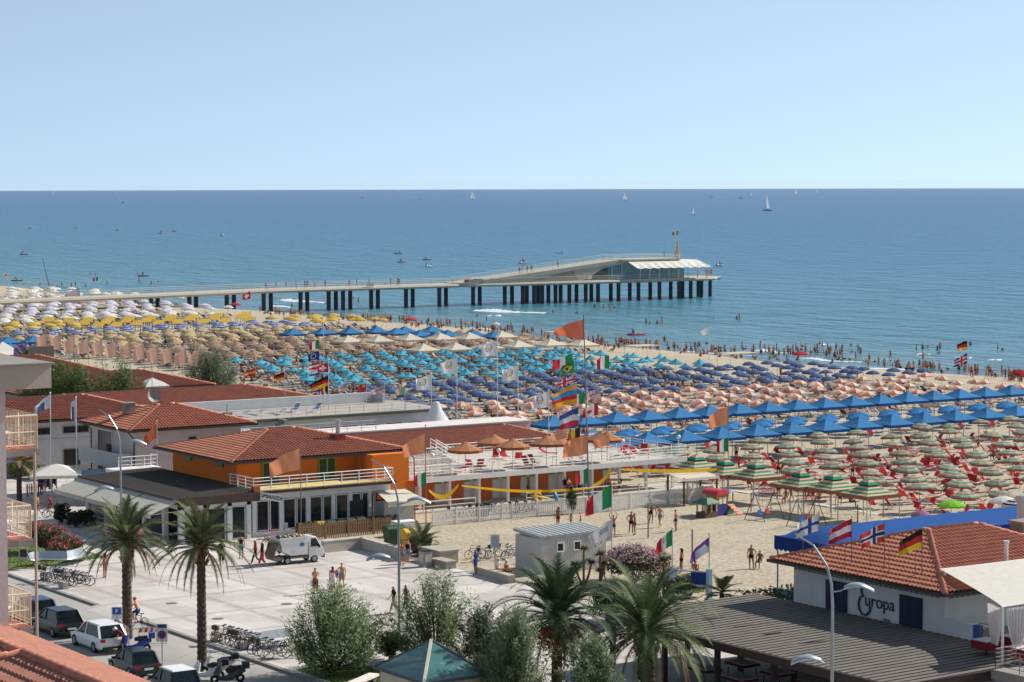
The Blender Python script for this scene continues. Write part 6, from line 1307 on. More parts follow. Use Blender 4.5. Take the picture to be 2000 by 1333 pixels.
# fences
def picket(label, pts, h, c, gap=.16, wd=.08, z=0.0, dark=False):
    t = thing('picket_fence', label, 'fence'); W2 = [Vector((*P(*q, z), z)) for q in pts]; pk = MB(); rl = MB()
    for a, b in zip(W2[:-1], W2[1:]):
        L = (b - a).length; n = int(L / gap); u = (b - a) / L
        for i in range(n):
            p = a + u * (i + .5) * gap; hh = h * RND.uniform(.96, 1.03); pk.bar(p + Vector((0, 0, .05)), p + Vector((0, 0, hh)), wd, .025)
        for zz in (.3, h - .25): rl.bar(a + Vector((0, 0, zz)), b + Vector((0, 0, zz)), .03, .07)
        for i in range(int(L / 2.2) + 1): p = a + u * min(L, i * 2.2); pst = MB(); pst.bar(p, p + Vector((0, 0, h + .1)), .1, .1); pst.build('post', paint(c), t)
    pk.build('pickets', paint(c), t); rl.build('rail', paint(c), t)
picket('white picket fence running along the sand court', [(845, 1029), (1000, 1013), (1190, 1000), (1385, 978)], 1.25, 'D9D7D4'); picket('brown wooden picket fence in front of the bins', [(585, 1058), (680, 1049), (766, 1041)], 1.25, '8A6A4C', .2, .13); picket('grey picket fence turning back towards the striped gazebos', [(1342, 960), (1345, 985), (1395, 975)], 1.2, 'C9C5C0')
# hedge in front of the glazed bar
def leafmass(name, mats, n, fn, size, parent=None, rnd=None):
    rnd = rnd or random.Random(len(name) + n); m = MB(); V = []; F = []; MI = []
    for i in range(n):
        p, nn = fn(rnd); a = Vector((rnd.uniform(-1, 1), rnd.uniform(-1, 1), rnd.uniform(-.4, 1))) + nn * .6; a.normalize(); b = a.orthogonal().normalized(); c = a.cross(b); th = rnd.uniform(0, 6.28); u = b * math.cos(th) + c * math.sin(th); w = a.cross(u); s = size * rnd.uniform(.6, 1.3); k = len(V)
        V += [tuple(p - u * s), tuple(p + w * s * .45), tuple(p + u * s), tuple(p - w * s * .45)]; F.append((k, k + 1, k + 2, k + 3)); MI.append(rnd.randrange(len(mats)))
    m.v, m.f, m.m = V, F, MI; return m.build(name, mats, parent)
def leaf(c, t=.25): return mat('leaf_' + c, c, rough=.7, var=.25, scale=1.5, trans=t, spec=.25)
LG = [leaf('4A5A2E'), leaf('3A4A26'), leaf('5B6B38')]
def boxpts(x0, y0, z0, x1, y1, z1): return lambda r: (Vector((r.uniform(x0, x1), r.uniform(y0, y1), z0 + (z1 - z0) * r.random() ** .6)), Vector((0, 0, .5)))
t = thing('hedge', 'clipped green hedge in front of the glazed bar windows', 'hedge'); leafmass('foliage', LG, 5000, boxpts(86.5, 159.6, 0, 95.2, 160.4, 1.05), .09, t)
t = thing('hedge', 'wide dark clipped hedge beyond the pool edge beside the restaurant', 'hedge'); leafmass('foliage', [leaf('38491F'), leaf('2C3C1B'), leaf('4B5E2B')], 9000, boxpts(94, 106.5, 0, 104, 117.5, 1.2), .12, t)
# stacked white furniture and small awning by the bar
t = thing('food_kiosk', 'white kiosk with cream awning squeezed between bar and cabin row', 'kiosk'); m = MB(); m.box(94.0, 159.8, 0, 96.6, 161.2, 2.0); m.build('counter', paint('9A9A98'), t); m = MB(); m.add([(93.8, 158.9, 2.15), (97.2, 158.9, 2.15), (96.8, 161.4, 2.75), (94.2, 161.4, 2.75), (93.8, 158.85, 1.8), (97.2, 158.85, 1.8)], [(0, 1, 2, 3), (0, 4, 5, 1)]); m.build('awning', cloth('DDD6C6', 0), t)
x, y = P(790, 1047, 0); t = thing('white_pallets', 'pile of white slatted panels stacked beside the wooden fence', 'panels', (x, y, 0)); 
for k in range(9): m = MB(); m.box(-.9, -.5, .02 + k * .13, .9, .5, .11 + k * .13); m.build('panel', WHITE(), t)
# chairs at bar
for i, (px_, py_, c) in enumerate(((560, 1045, 'C9C9C6'), (536, 1052, 'C2573A'), (575, 1040, 'BFBFBC'))):
    x, y = P(px_, py_, 0); t = thing('cafe_chair', '%s cafe chair outside the glazed bar, %s of three' % (('white', 'orange', 'grey')[i], ordn(i)), 'chair', (x, y, 0), i * 1.1); m = MB(); m.box(-.22, -.22, .42, .22, .22, .46); m.build('seat', paint(c), t); m = MB(); m.box(-.22, .2, .46, .22, .24, .9); m.build('backrest', paint(c), t)
    for a in (-.19, .19):
        for b_ in (-.19, .19): m = MB(); m.cyl((a, b_, 0), (a, b_, .42), .02); m.build('leg', STEEL(), t)
# market stall
x, y = P(110, 917, 2.9); t = thing('market_stall', 'clothes stall under a square white parasol roof beside the lodge', 'market stall', (x, y, 0)); m = MB(); m.lathe([(2.9, 2.35), (2.95, 2.6), (1.7, 2.95), (.8, 3.2), (.02, 3.35)], 4, rot=R(20)); m.build('canopy', cloth('E0DCD4', 0), t); m = MB(); m.cyl((0, 0, 0), (0, 0, 3.3), .05); m.build('pole', STEEL(), t)
m = MB(); m.lathe([(2.2, 2.25), (2.2, 2.42), (.02, 2.8)], 4, (3.4, -.6, 0), rot=R(45)); m.build('canopy', cloth('8FA3B4', 0), t)
CL = ['8E2F3E', '3B3F58', 'C9C4C0', '5E3A5A', '2E5560', 'B06A50', '26262B', 'A0A4B0', 'C04A5A']
for i in range(7):
    rx, ry = P(70 + i * 22, 985 - (i % 3) * 18, 0); t2 = thing('clothes_rack', 'rail of hanging beach clothes at the stall, %s from the left' % ordn(i), 'clothes rack', (rx, ry, 0), R(-20 + 15 * i), 'clothes rails of the stall'); m = MB(); m.tube([(-.8, 0, 0), (-.8, 0, 1.7), (.8, 0, 1.7), (.8, 0, 0)], .02, 5); m.build('frame', STEEL(), t2)
    for k in range(9): m = MB(); q = -.72 + k * .18; L = RND.uniform(.7, 1.2); m.box(q, -.22, 1.65 - L, q + .1, .22, 1.65); m.build('garment', cloth(CL[(k * 2 + i) % 9], 0), t2)
# playground
PLc = lambda c: mat('plastic_' + c, c, rough=.45, var=.04, spec=.4)
x, y = P(1408, 1005, 0); t = thing('play_house', 'red roofed plastic play house with green tower and orange slide', 'play house', (x, y, 0), R(10))
m = MB(); m.box(-1.2, -.6, 0, .1, .7, .9, 0); m.box(-1.15, -.55, .9, .05, .65, 1.75, 1); m.box(-.9, -.62, .95, -.55, -.55, 1.5, 2); m.box(-.4, -.62, 0.95, -.1, -.55, 1.5, 2); m.build('wall', [PLc('2F3A78'), PLc('D08A2E'), PLc('E4DCC8')], t)
m = MB(); n = 8
for i in range(n + 1):
    a = math.pi * i / n
    for q in (-.75, .85): m.v.append((-.55 - .78 * math.cos(a), q, 1.7 + .42 * math.sin(a)))
for i in range(n): m.f.append((2 * i, 2 * i + 1, 2 * i + 3, 2 * i + 2)); m.m.append(0)
m.f += [tuple(range(0, 18, 2)), tuple(range(17, 0, -2))]; m.m += [0, 0]; m.build('roof', PLc('C8394A'), t)
m = MB(); m.box(.15, -.5, 0, 1.0, .6, .75); 
for a in (.18, .92):
    for b_ in (-.45, .52): m.cyl((a, b_, .7), (a, b_, 1.7), .05)
m.build('tower', PLc('2E7A3E'), t); m = MB(); m.lathe([(.75, 1.65), (.6, 1.85), (.02, 1.98)], 4, (.55, .05, 0), rot=R(45)); m.build('tower_roof', PLc('5C6C9A'), t)
m = MB(); m.add([(.25, -.5, .75), (.85, -.5, .75), (.95, -1.5, .05), (.35, -1.5, .05), (.25, -.5, .82), (.85, -.5, .82), (.95, -1.5, .12), (.35, -1.5, .12)], [(0, 3, 2, 1), (4, 5, 6, 7), (0, 1, 5, 4), (1, 2, 6, 5), (2, 3, 7, 6), (3, 0, 4, 7)])
for k in range(3): m.box(.38 + .03 * k, -.75 - .28 * k, .66 - .2 * k, .55 + .03 * k, -.62 - .28 * k, .76 - .2 * k, 1); m.box(.65 + .03 * k, -.75 - .28 * k, .66 - .2 * k, .8 + .03 * k, -.62 - .28 * k, .76 - .2 * k, 1)
m.build('slide', [PLc('D2603A'), PLc('E6DCCB')], t)
x, y = P(1384, 1008, 0); t = thing('small_play_house', 'small brown plastic play house with green roof left of the red one', 'play house', (x - 0.6, y - .5, 0), R(10)); m = MB(); m.box(-.7, -.5, 0, .7, .5, .45, 0)
for a in (-.66, 0, .6): m.box(a, -.5, .45, a + .12, -.42, 1.15, 1); m.box(a, .42, .45, a + .12, .5, 1.15, 1)
m.box(-.7, -.5, 1.1, .7, .5, 1.18, 1); m.build('wall', [PLc('5A4638'), PLc('C2A878')], t); m = MB(); m.lathe([(1.15, 1.12), (1.1, 1.2), (.4, 1.55), (.01, 1.58)], 4, rot=R(45)); m.build('roof', PLc('35614A'), t)
def swing(px_, py_, lbl):
    x, y = P(px_, py_, 0); t = thing('swing', lbl, 'swing', (x, y, 0), R(15), 'swings on the sand')
    for q in (-1.3, 1.3):
        m = MB(); m.cyl((q, -1, 0), (q, 0, 2.2), .035, n=6); m.cyl((q, 1, 0), (q, 0, 2.2), .035, n=6); m.cyl((q, -1, .03), (q, 1, .03), .03, n=6, m=1); m.build('leg_frame', [paint('3C4E66'), paint('8FBFA8')], t)
    m = MB(); m.cyl((-1.35, 0, 2.2), (1.35, 0, 2.2), .04, n=7); m.build('top_bar', paint('A33A44'), t)
    for q, c in ((-.5, '3A68B0'), (.5, 'C24A34')): m = MB(); m.cyl((q - .2, 0, 2.2), (q - .2, .0, .5), .01, n=4); m.cyl((q + .2, 0, 2.2), (q + .2, 0, .5), .01, n=4); m.box(q - .25, -.15, .45, q + .25, .15, .5); m.box(q - .25, .12, .5, q + .25, .15, .8); m.build('swing_seat', PLc(c), t)
swing(1493, 1015, 'blue metal frame swing left of the rope posts on the sand'); swing(1575, 1028, 'metal frame swing nearest to the blue awning')
# volleyball posts and rope fence
for i, (px_, py_, h) in enumerate(((1266, 1052, 2.6), (1352, 1112, 2.7), (1543, 1015, 1.6), (1590, 1018, 1.5), (1675, 1022, 1.4), (1467, 1000, 1.5), (1725, 1012, 1.5))):
    x, y = P(px_, py_, 0); m = MB(); m.cyl((0, 0, -.1), (0, 0, h), .06 if i < 2 else .05, n=7); m.cyl((0, 0, h), (0, 0, h + .04), .075, n=7); o = m.build('wooden_post', paint('8E7458')); o.location = (x, y, 0); tag(o, ('tall wooden volleyball post among the players', 'thin net post near the purple flag', 'wooden rope post right of the swing', 'rope post second from the swing', 'rope post beside the right striped gazebo', 'rope post left of the swing', 'dark rope post at the edge of the blue awning')[i], 'post')
a = Vector((*P(1467, 1000, 0), 1.2)); pts = [a] + [Vector((*P(*q, 0), 1.2)) for q in ((1543, 1015), (1590, 1018), (1675, 1022), (1725, 1012))]; m = MB()
for p, q in zip(pts[:-1], pts[1:]):
    for dz in (0, -.5): m.tube([p + Vector((0, 0, dz)), (p + q) / 2 + Vector((0, 0, dz - .15)), q + Vector((0, 0, dz))], .02, 4)
tag(m.build('rope_fence', paint('C9C2B4')), 'sagging double rope strung between posts along the sand court', 'rope')
# small shade with white cloth on the sand side of the cabins
x, y = P(1300, 975, 0); t = thing('veranda_shade', 'cream cloth shade on dark posts at the right end of the cabin veranda', 'shade', (x, 158.2, 0)); m = MB(); m.add([(-1.9, -1.2, 2.3), (1.9, -1.2, 2.3), (1.8, 1.2, 2.55), (-1.8, 1.2, 2.55), (-1.9, -1.25, 2.1), (1.9, -1.25, 2.1)], [(0, 1, 2, 3), (0, 4, 5, 1)]); m.build('cloth', cloth('DDD3C2', 0), t)
for a in (-1.7, 1.7):
    for b_ in (-1.1, 1.1): m = MB(); m.box(a - .06, b_ - .06, 0, a + .06, b_ + .06, 2.35); m.build('post', paint('4A3B30'), t)
# restaurant tables in the shade of the pergola
for i in range(12):
    x, y = 79.2 + (i % 2) * 2.6, 86.2 + (i // 2) * 3.0; t = thing('dining_table', 'dining table with white cloth under the dark roof, %s in the %s row' % (ordn(i // 2), ('front', 'back')[i % 2]), 'table', (x, y, -.02), 0, 'dining tables under the dark roof'); m = MB(); m.box(-.55, -.8, .72, .55, .8, .76); m.build('table_top', cloth('DAD6D6', 0), t); m = MB(); m.box(-.58, -.83, .58, .58, .83, .71); m.build('cloth_skirt', cloth('6A2A30', 0), t)
    for a in (-.45, .45):
        for b_ in (-.65, .65): m = MB(); m.cyl((a, b_, 0), (a, b_, .45), .03); m.build('leg', DARK(), t)
for i in range(6):
    x, y = 85.4 + (i % 3) * 1.9, 86.5 - (i // 3) * 2.6; t = thing('terrace_table', 'table with red cloth on the canopy terrace, %s from left in the %s row' % (ordn(i % 3), ('back', 'front')[i // 3]), 'table', (x, y, 3.1), 0, 'tables on the canopy terrace'); m = MB(); m.box(-.5, -.5, .72, .5, .5, .76); m.build('table_top', cloth('D6D0CE', 0), t); m = MB(); m.box(-.54, -.54, .3, .54, .54, .71); m.build('cloth_skirt', cloth('8E2A36', 0), t); m = MB(); m.cyl((0, 0, 0), (0, 0, .3), .05); m.build('leg', DARK(), t)
t = thing('globe_lamp', 'round globe lamp on a pole under the white canopy', 'lamp', (86.2, 87.0, 3.1)); m = MB(); m.cyl((0, 0, 0), (0, 0, 2.0), .04); m.build('pole', paint('B8B4AC'), t); m = MB(); m.ball((0, 0, 2.2), .22, 14); m.build('globe', paint('D9C8A8'), t, smooth=True)
for i, x_ in enumerate((102.6, 109.0, 115.6, 121.6, 127.6)):
    t = thing('globe_lamp', 'white globe lamp on the terrace railing, %s from left' % ordn(i), 'lamp', (x_, FY + .3, TZ), 0, 'globe lamps on the terrace railing'); m = MB(); m.cyl((0, 0, 0), (0, 0, 1.7), .03); m.build('pole', WHITE(), t); m = MB(); m.ball((0, 0, 1.85), .18, 12); m.build('globe', paint('EFEDE8'), t, smooth=True)
t = thing('flower_pot', 'tall white planter with reddish plant at the corner of the terrace', 'planter', (83.7, 80.6, 3.1)); m = MB(); m.lathe([(.28, 0), (.4, .95), (.36, .95), (.02, .9)], 14); m.build('pot', paint('D9D7D3'), t, smooth=True); leafmass('foliage', [leaf('4A3A28'), leaf('6A2E30')], 400, lambda r: (Vector((r.gauss(0, .2), r.gauss(0, .2), .95 + abs(r.gauss(0, .25)))), Vector((0, 0, 1))), .1, t)
# dark parasol and slab at the bottom edge
x, y = P(640, 1352, 1.7); t = thing('dark_parasol', 'dark domed parasol top poking up at the bottom edge', 'parasol', (x, y, -.12)); m = MB(); m.lathe([(.86, 1.25), (.84, 1.45), (.7, 1.75), (.45, 1.98), (.02, 2.1)], 16); m.build('canopy', cloth('23252C', 0), t, smooth=True); m = MB(); m.cyl((0, 0, 0), (0, 0, 2.0), .03); m.build('pole', DARK(), t)
x, y = P(705, 1328, .5); t = thing('stone_bench', 'long pale slab bench beside the glass pyramid pavilion', 'bench', (x, y, 0), R(-56)); m = MB(); m.box(-.3, -1.6, .42, .3, 1.6, .55); m.build('seat', plaster('D6D0C6'), t)
for q in (-1.2, 0, 1.2): m = MB(); m.box(-.22, q - .15, 0, .22, q + .15, .42); m.build('leg', plaster('5E5A55'), t)
# yellow streamers along the fence and cone tent, inflatables
def streamer(pts, label, w=.5):
    m = MB(); V = [Vector(p) for p in pts]
    for i, p in enumerate(V): q = w * (.5 + .5 * math.sin(math.pi * i / (len(V) - 1))); m.v += [tuple(p + Vector((0, 0, q / 2))), tuple(p - Vector((0, .05, q / 2)))]
    for i in range(len(V) - 1): m.f.append((2 * i, 2 * i + 1, 2 * i + 3, 2 * i + 2)); m.m.append(0)
    tag(m.build('streamer', cloth('E2B42A', 0)), label, 'streamer', 'yellow streamers')
def sag(a, b, d, n=14): a = Vector(a); b = Vector(b); return [a.lerp(b, i / n) - Vector((0, 0, d * math.sin(math.pi * i / n))) for i in range(n + 1)]
Y0 = 158.5
streamer(sag((97.2, Y0, 2.9), (99.9, Y0, 3.15), .75), 'short sagging yellow streamer at the left flagpole of the cabin row', .38); streamer(sag((100.2, Y0, 3.05), (112.4, Y0, 2.0), .35), 'long yellow streamer stretched across the cabin fronts', .22); streamer(sag((112.6, Y0, 2.2), (114.6, Y0, 3.5), .35), 'curling yellow streamer right of the middle flagpole', .35); streamer(sag((115.5, Y0, 3.3), (127.3, Y0, 2.6), .2), 'straight yellow streamer running to the right flagpole', .3)
t = thing('cone_tent', 'white pointed cone tent beside the bathing house', 'tent', (125.0, 202.4, 0)); m = MB(); m.lathe([(2.3, 2.0), (2.1, 2.5), (1.5, 3.0), (1.0, 3.6), (.6, 4.3), (.35, 4.9), (.3, 5.05), (.01, 5.1)], 20); m.build('canopy', cloth('DCDDE0', 0), t, smooth=True); m = MB(); m.cyl((0, 0, 0), (0, 0, 5), .07); m.build('pole', STEEL(), t)
x, y = P(297, 752, 4.2); t = thing('white_tent', 'white pavilion roof peeking over the long lodge', 'tent', (x, y, 0)); m = MB(); m.lathe([(2.7, 3.6), (2.7, 3.8), (1.4, 4.5), (.02, 5.0)], 4, rot=R(45)); m.build('canopy', cloth('E0DDD6', 0), t); m = MB(); m.cyl((0, 0, 0), (0, 0, 4.8), .06); m.build('pole', STEEL(), t)
x, y = P(5, 690, 4.5); t = thing('white_tent', 'white sagging tent roof at the left edge above the red tiles', 'tent', (x, y, 0)); m = MB(); m.lathe([(4.2, 4.0), (4.2, 4.3), (2.2, 4.8), (.8, 5.6), (.02, 6.0)], 4, rot=R(45)); m.build('canopy', cloth('E0DDD6', 0), t); m = MB(); m.cyl((0, 0, 0), (0, 0, 5.8), .06); m.build('pole', STEEL(), t)
for i, (px_, py_, c, r_) in enumerate(((1025, 972, 'D79A2C', .5), (1055, 968, '3C7FB4', .55))): x, y = P(px_, py_, .4); m = MB(); m.lathe([(r_ * .45, 0), (r_ * .72, -.16), (r_, 0), (r_ * .72, .16), (r_ * .45, 0)], 16); o = m.build('swim_ring', PLc(c), smooth=True); o.location = (x, 164.9, .6); o.rotation_euler = (R(70), 0, i); tag(o, '%s inflatable ring leaning on the veranda rail' % ('orange', 'blue')[i], 'inflatable')
m = MB(); m.tube([(-1.1, 0, 0), (-.4, 0, 0), (.5, 0, 0), (1.15, 0, 0)], [.04, .3, .28, .04], 8); m.xf(Matrix.Translation((110.5, 162.6, .95)) @ Matrix.Rotation(R(12), 4, 'Y') @ Matrix.Diagonal((1, 1, .22, 1))); o = m.build('surfboard', PLc('C9B03A'), smooth=True); tag(o, 'yellow and green board lying behind the white picket fence', 'board')

for i, (px_, py_) in enumerate(((335, 1179), (425, 1209), (660, 1128), (560, 1180))):
    x, y = P(px_, py_, 0); m = MB(); m.cyl((0, 0, .001), (0, 0, .008), .38, n=18); m.cyl((0, 0, .004), (0, 0, .012), .3, n=18); o = m.build('manhole_cover', paint('6E6A66')); o.location = (x, y, 0); tag(o, 'dark round manhole cover in the plaza paving, %s from the left' % ('first', 'second', 'fourth', 'third')[i], 'manhole cover')
# ================================================================ TREES
def frond(m, base, az, el, L, droop, n=26, lw=.4, mi=(0, 0), rnd=None, twist=0.0, lh=-.25):
    """one feather leaf: rachis plus two rows of leaflets"""
    p = Vector(base); d = Vector((math.cos(az) * math.cos(el), math.sin(az) * math.cos(el), math.sin(el))); pts = [p.copy()]; st = L / n
    for i in range(n):
        d = (d + Vector((0, 0, -droop * st * (0.35 + 1.3 * i / n)))).normalized(); p = p + d * st; pts.append(p.copy())
    m.tube(pts, [.035 * (1 - i / (n + 1)) + .006 for i in range(n + 1)], 4, mi[1])
    for i in range(3, n + 1):
        t = i / n; q = pts[i]; dd = (pts[i] - pts[i - 1]).normalized(); sd_ = dd.cross(Vector((0, 0, 1)))
        if sd_.length < .1: sd_ = Vector((1, 0, 0))
        sd_.normalize(); upv = sd_.cross(dd); ll = lw * (math.sin(math.pi * min(1, .18 + t * .8)) ** .8) * rnd.uniform(.85, 1.1)
        for sg in (-1, 1):
            for h in (0, .5):
                b = q + dd * (st * h); tip = b + (sd_ * sg * .75 + dd * .75 + Vector((0, 0, lh)) * rnd.uniform(.4, 1.4) + upv * .25).normalized() * ll; wv = dd * .045
                k = len(m.v); m.v += [tuple(b - wv), tuple(b + wv), tuple(tip)]; m.f.append((k, k + 1, k + 2)); m.m.append(mi[0])
PGR = [leaf('5E6440', .2), paint('8A8460')]; PDG = [leaf('3C4E30', .15), paint('5E6A3A')]; DEAD = [leaf('8E7A5C', .1), paint('7B6850')]
def trunk(m, h, r0, r1, n=10, lean=(0, 0)):
    pts = []; rs = []; k = int(h / .16)
    for i in range(k + 1):
        t = i / k; pts.append((lean[0] * t * t, lean[1] * t * t, h * t)); rs.append((r0 + (r1 - r0) * t) * (1.0 if i % 2 else .88))
    m.tube(pts, rs, n)
def palm(label, x, y, h, r, L, nf, nd, mats, seed, el=(-.1, 1.3), droop=.32, fruit=False, dl=None, lw=.45, lean=(0, 0), skirt=True):
    rnd = random.Random(seed); t = thing('palm_tree', label, 'palm', (x, y, -.1)); m = MB(); trunk(m, h, r, r * .82, 12, lean); m.build('trunk', mat('palm_bark', '4E443B', rough=.95, var=.35, scale=6, bump=.8, bscale=14), t)
    top = Vector((lean[0], lean[1], h)); m = MB()
    for i in range(nf):
        q = (i + .5) / nf; frond(m, top + Vector((0, 0, .25 * q)), i * 2.399 + rnd.uniform(-.2, .2), el[0] + (el[1] - el[0]) * q ** 1.1 + rnd.uniform(-.1, .1), L * rnd.uniform(.85, 1.08) * (1 - .2 * q), droop * rnd.uniform(.8, 1.25), lw=lw, rnd=rnd, n=24)
    m.build('crown', mats, t); m = MB()
    for i in range(nd): frond(m, top + Vector((0, 0, -.1)), i * 2.399 + rnd.uniform(-.3, .3), rnd.uniform(-.3, .45), (dl or L) * rnd.uniform(.8, 1.1), droop * rnd.uniform(1.7, 2.7), lw=lw * .6, rnd=rnd, lh=-.9, n=22)
    if nd: m.build('dead_frond', DEAD, t)
    m = MB()
    for i in range(60): a = rnd.uniform(0, 6.28); z = h - rnd.uniform(-.2, 1.0); q = r * .95; m.bar((top.x + q * math.cos(a), top.y + q * math.sin(a), z - .1), (top.x + (q + .16) * math.cos(a), top.y + (q + .16) * math.sin(a), z + .18), .1, .04)
    if skirt: m.build('leaf_stubs', paint('6E5636'), t)
    if fruit:
        def fp(rn):
            a = rn.uniform(0, 6.28); d = abs(rn.gauss(.7, .3)); return top + Vector((d * math.cos(a), d * math.sin(a), -.35 - abs(rn.gauss(.3, .5)))), Vector((0, 0, -1))
        leafmass('fruit_stalks', [leaf('B0662E'), leaf('8A4E22'), leaf('C47A3A')], 4200, fp, .075, t)
    return t
x, y = P(395, 1303, -.1); palm('tall slim palm with drooping dead fronds, right one of the two by the street', x, y, 6.7, .3, 3.6, 36, 15, PGR, 11, (.05, 1.35), .42, dl=3.3, lw=.6)
x, y = P(249, 1247, -.1); palm('tall slim palm left of the parking sign, left one of the two by the street', x, y, 5.6, .33, 3.7, 38, 12, PGR, 23, (.0, 1.3), .42, dl=3.0, lw=.6)
x, y = P(1088, 1388, 0); palm('broad date palm with orange fruit stalks in the foreground centre', x, y, 4.7, .33, 4.3, 60, 6, PDG, 5, (.0, 1.35), .46, True, lw=.75)
x, y = P(1262, 1368, 0); palm('squat date palm with brown dead fronds hanging beside the dark roof', x, y, 3.5, .55, 5.2, 64, 18, [leaf('55633C', .15), paint('7E7C52')], 8, (-.05, 1.35), .38, dl=4.6, lw=.7)
x, y = P(822, 1086, 0); palm('small leaning palm behind the yellow bin', x, y, .8, .3, 2.2, 20, 4, PGR, 15, (-.1, 1.2), .4, dl=2.2, skirt=False)
x, y = P(38, 985, 0); palm('dry fan of palm leaves behind the middle balcony at the left edge', x, y, 3.6, .25, 2.6, 22, 6, DEAD, 31, (-.2, 1.2), .35, skirt=False)
x, y = P(108, 760, 2); palm('small palm poking up above the brown roofs on the left', x + 2, y + 14, 4.6, .2, 1.8, 18, 2, PGR, 33, (-.1, 1.2), .5, skirt=False)
x, y = P(1410, 1185, 0); palm('low palm between the blue banner frame and dark roof', x, y, .9, .2, 1.6, 16, 2, PGR, 41, (-.1, 1.2), .5, skirt=False)
# yuccas: tufts of sword leaves
def yucca(label, x, y, hs, seed):
    rnd = random.Random(seed); t = thing('yucca', label, 'yucca', (x, y, 0)); tr_ = MB(); c = MB()
    for (dx, dy, h, r) in hs:
        tr_.tube([(0, 0, 0), (dx * .6, dy * .6, h * .5), (dx, dy, h)], [.1, .08, .07], 6); n = 90
        for i in range(n):
            a = rnd.uniform(0, 6.28); e = rnd.uniform(-.5, 1.4); d = Vector((math.cos(a) * math.cos(e), math.sin(a) * math.cos(e), math.sin(e))); b = Vector((dx, dy, h)); s = d.orthogonal().normalized() * .035; k = len(c.v); c.v += [tuple(b - s), tuple(b + s), tuple(b + d * r * rnd.uniform(.7, 1.1))]; c.f.append((k, k + 1, k + 2)); c.m.append(0 if e > -.1 else 1)
    tr_.build('trunk', paint('5E4B38'), t); c.build('crown', [leaf('4A5630'), leaf('7A5B3E')], t)
x, y = P(1140, 1150, 0); yucca('clump of thin yuccas with tufted heads before the site cabin', x, y, [(0, 0, 2.6, .55), (.5, -.2, 1.7, .5), (-.5, .3, 1.6, .5)], 3)
x, y = P(1172, 1148, 0); yucca('yucca with brown trunk beside the white flagpole', x, y, [(0, 0, 2.2, .6), (.4, .2, 1.5, .5), (-.3, -.4, 1.2, .5)], 4)
x, y = P(1296, 1165, 0); yucca('bright green yucca head among the pink oleander', x, y, [(0, 0, 2.3, .85), (.5, -.3, 1.5, .7)], 5)
# tamarisks: feathery sprays along fine branches
def tamarisk(label, x, y, h, rad, seed, cols, nb=60, dens=1.0, name='tamarisk_tree', cat='tree'):
    rnd = random.Random(seed); t = thing(name, label, cat, (x, y, 0)); b = MB(); f = MB(); lobes = []
    for i in range(nb):
        a = rnd.uniform(0, 6.28); q = rnd.random(); rr = rad * (.15 + .85 * rnd.random() ** .6); zz = h * (.18 + .82 * rnd.random() ** .9); k = math.sin(math.pi * min(1, .2 + .78 * zz / h)) ** .7
        tip = Vector((rr * k * math.cos(a), rr * k * math.sin(a), zz)); mid = tip * .5 + Vector((rnd.uniform(-.15, .15), rnd.uniform(-.15, .15), -.08 * h)); b.tube([(0, 0, 0), mid * .45 + Vector((0, 0, h * .06)), mid + Vector((0, 0, .04 * h)), tip], [.06, .035, .02, .007], 4); lobes.append((mid, tip, rnd.uniform(.6, 1.3)))
    b.build('branches', mat('dark_bark', '3D3229', rough=.95, var=.2, scale=5), t); V = []; F = []; MI = []
    for (mid, tip, sz) in lobes:
        tone = rnd.randrange(len(cols))
        for i in range(int(150 * dens)):
            u = rnd.random() ** .7; p = mid.lerp(tip, u * 1.12) + Vector((rnd.gauss(0, 1), rnd.gauss(0, 1), rnd.gauss(0, 1))) * (.17 * rad * .42 * sz); d = ((tip - mid).normalized() * .6 + Vector((rnd.gauss(0, .5), rnd.gauss(0, .5), rnd.gauss(.35, .5)))).normalized(); L = rnd.uniform(.12, .3); s = d.orthogonal().normalized() * rnd.uniform(.018, .04); k = len(V); V += [tuple(p - s), tuple(p + s), tuple(p + d * L + s * .3), tuple(p + d * L * .7 - s)]; F.append((k, k + 1, k + 2, k + 3)); MI.append(tone if rnd.random() < .7 else rnd.randrange(len(cols)))
    f.v, f.f, f.m = V, F, MI; f.build('foliage', cols, t); return t
TAM = [leaf('7A8B5C', .4), leaf('5E7046', .4), leaf('92A270', .4), leaf('6D7E50', .4)]
x, y = P(645, 1318, 0); tamarisk('bushy grey-green tamarisk in front of the plaza, largest and furthest left', x, y, 4.6, 3.4, 1, TAM, 85, 1.3)
x, y = P(850, 1300, 0); tamarisk('feathery tamarisk behind the glass pyramid, right of the lamp post', x, y, 5.0, 2.9, 2, TAM, 70, 1.1)
x, y = P(1005, 1425, 0); tamarisk('soft dense tamarisk left of the date palm trunk', x, y, 5.7, 2.3, 3, [leaf('808E6A', .45), leaf('6C7B58', .45), leaf('92A07C', .45)], 70, 1.6)
x, y = P(1152, 1430, 0); tamarisk('low soft tamarisk right of the date palm trunk', x, y, 4.4, 2.0, 4, [leaf('808E6A', .45), leaf('6C7B58', .45), leaf('92A07C', .45)], 60, 1.6)
x, y = P(945, 1345, 0); tamarisk('dark tamarisk tucked between the pyramid and the date palm', x, y, 4.2, 2.3, 6, [leaf('4E5A40', .3), leaf('5A664A', .3)], 50, 1.3)
t = tamarisk('round dark evergreen bush tree beyond the long lodge roof', 124.2, 250, 6.9, 4.6, 7, [leaf('526345', .3), leaf('445438', .3), leaf('647654', .3)], 90, 2.4, 'evergreen_tree')
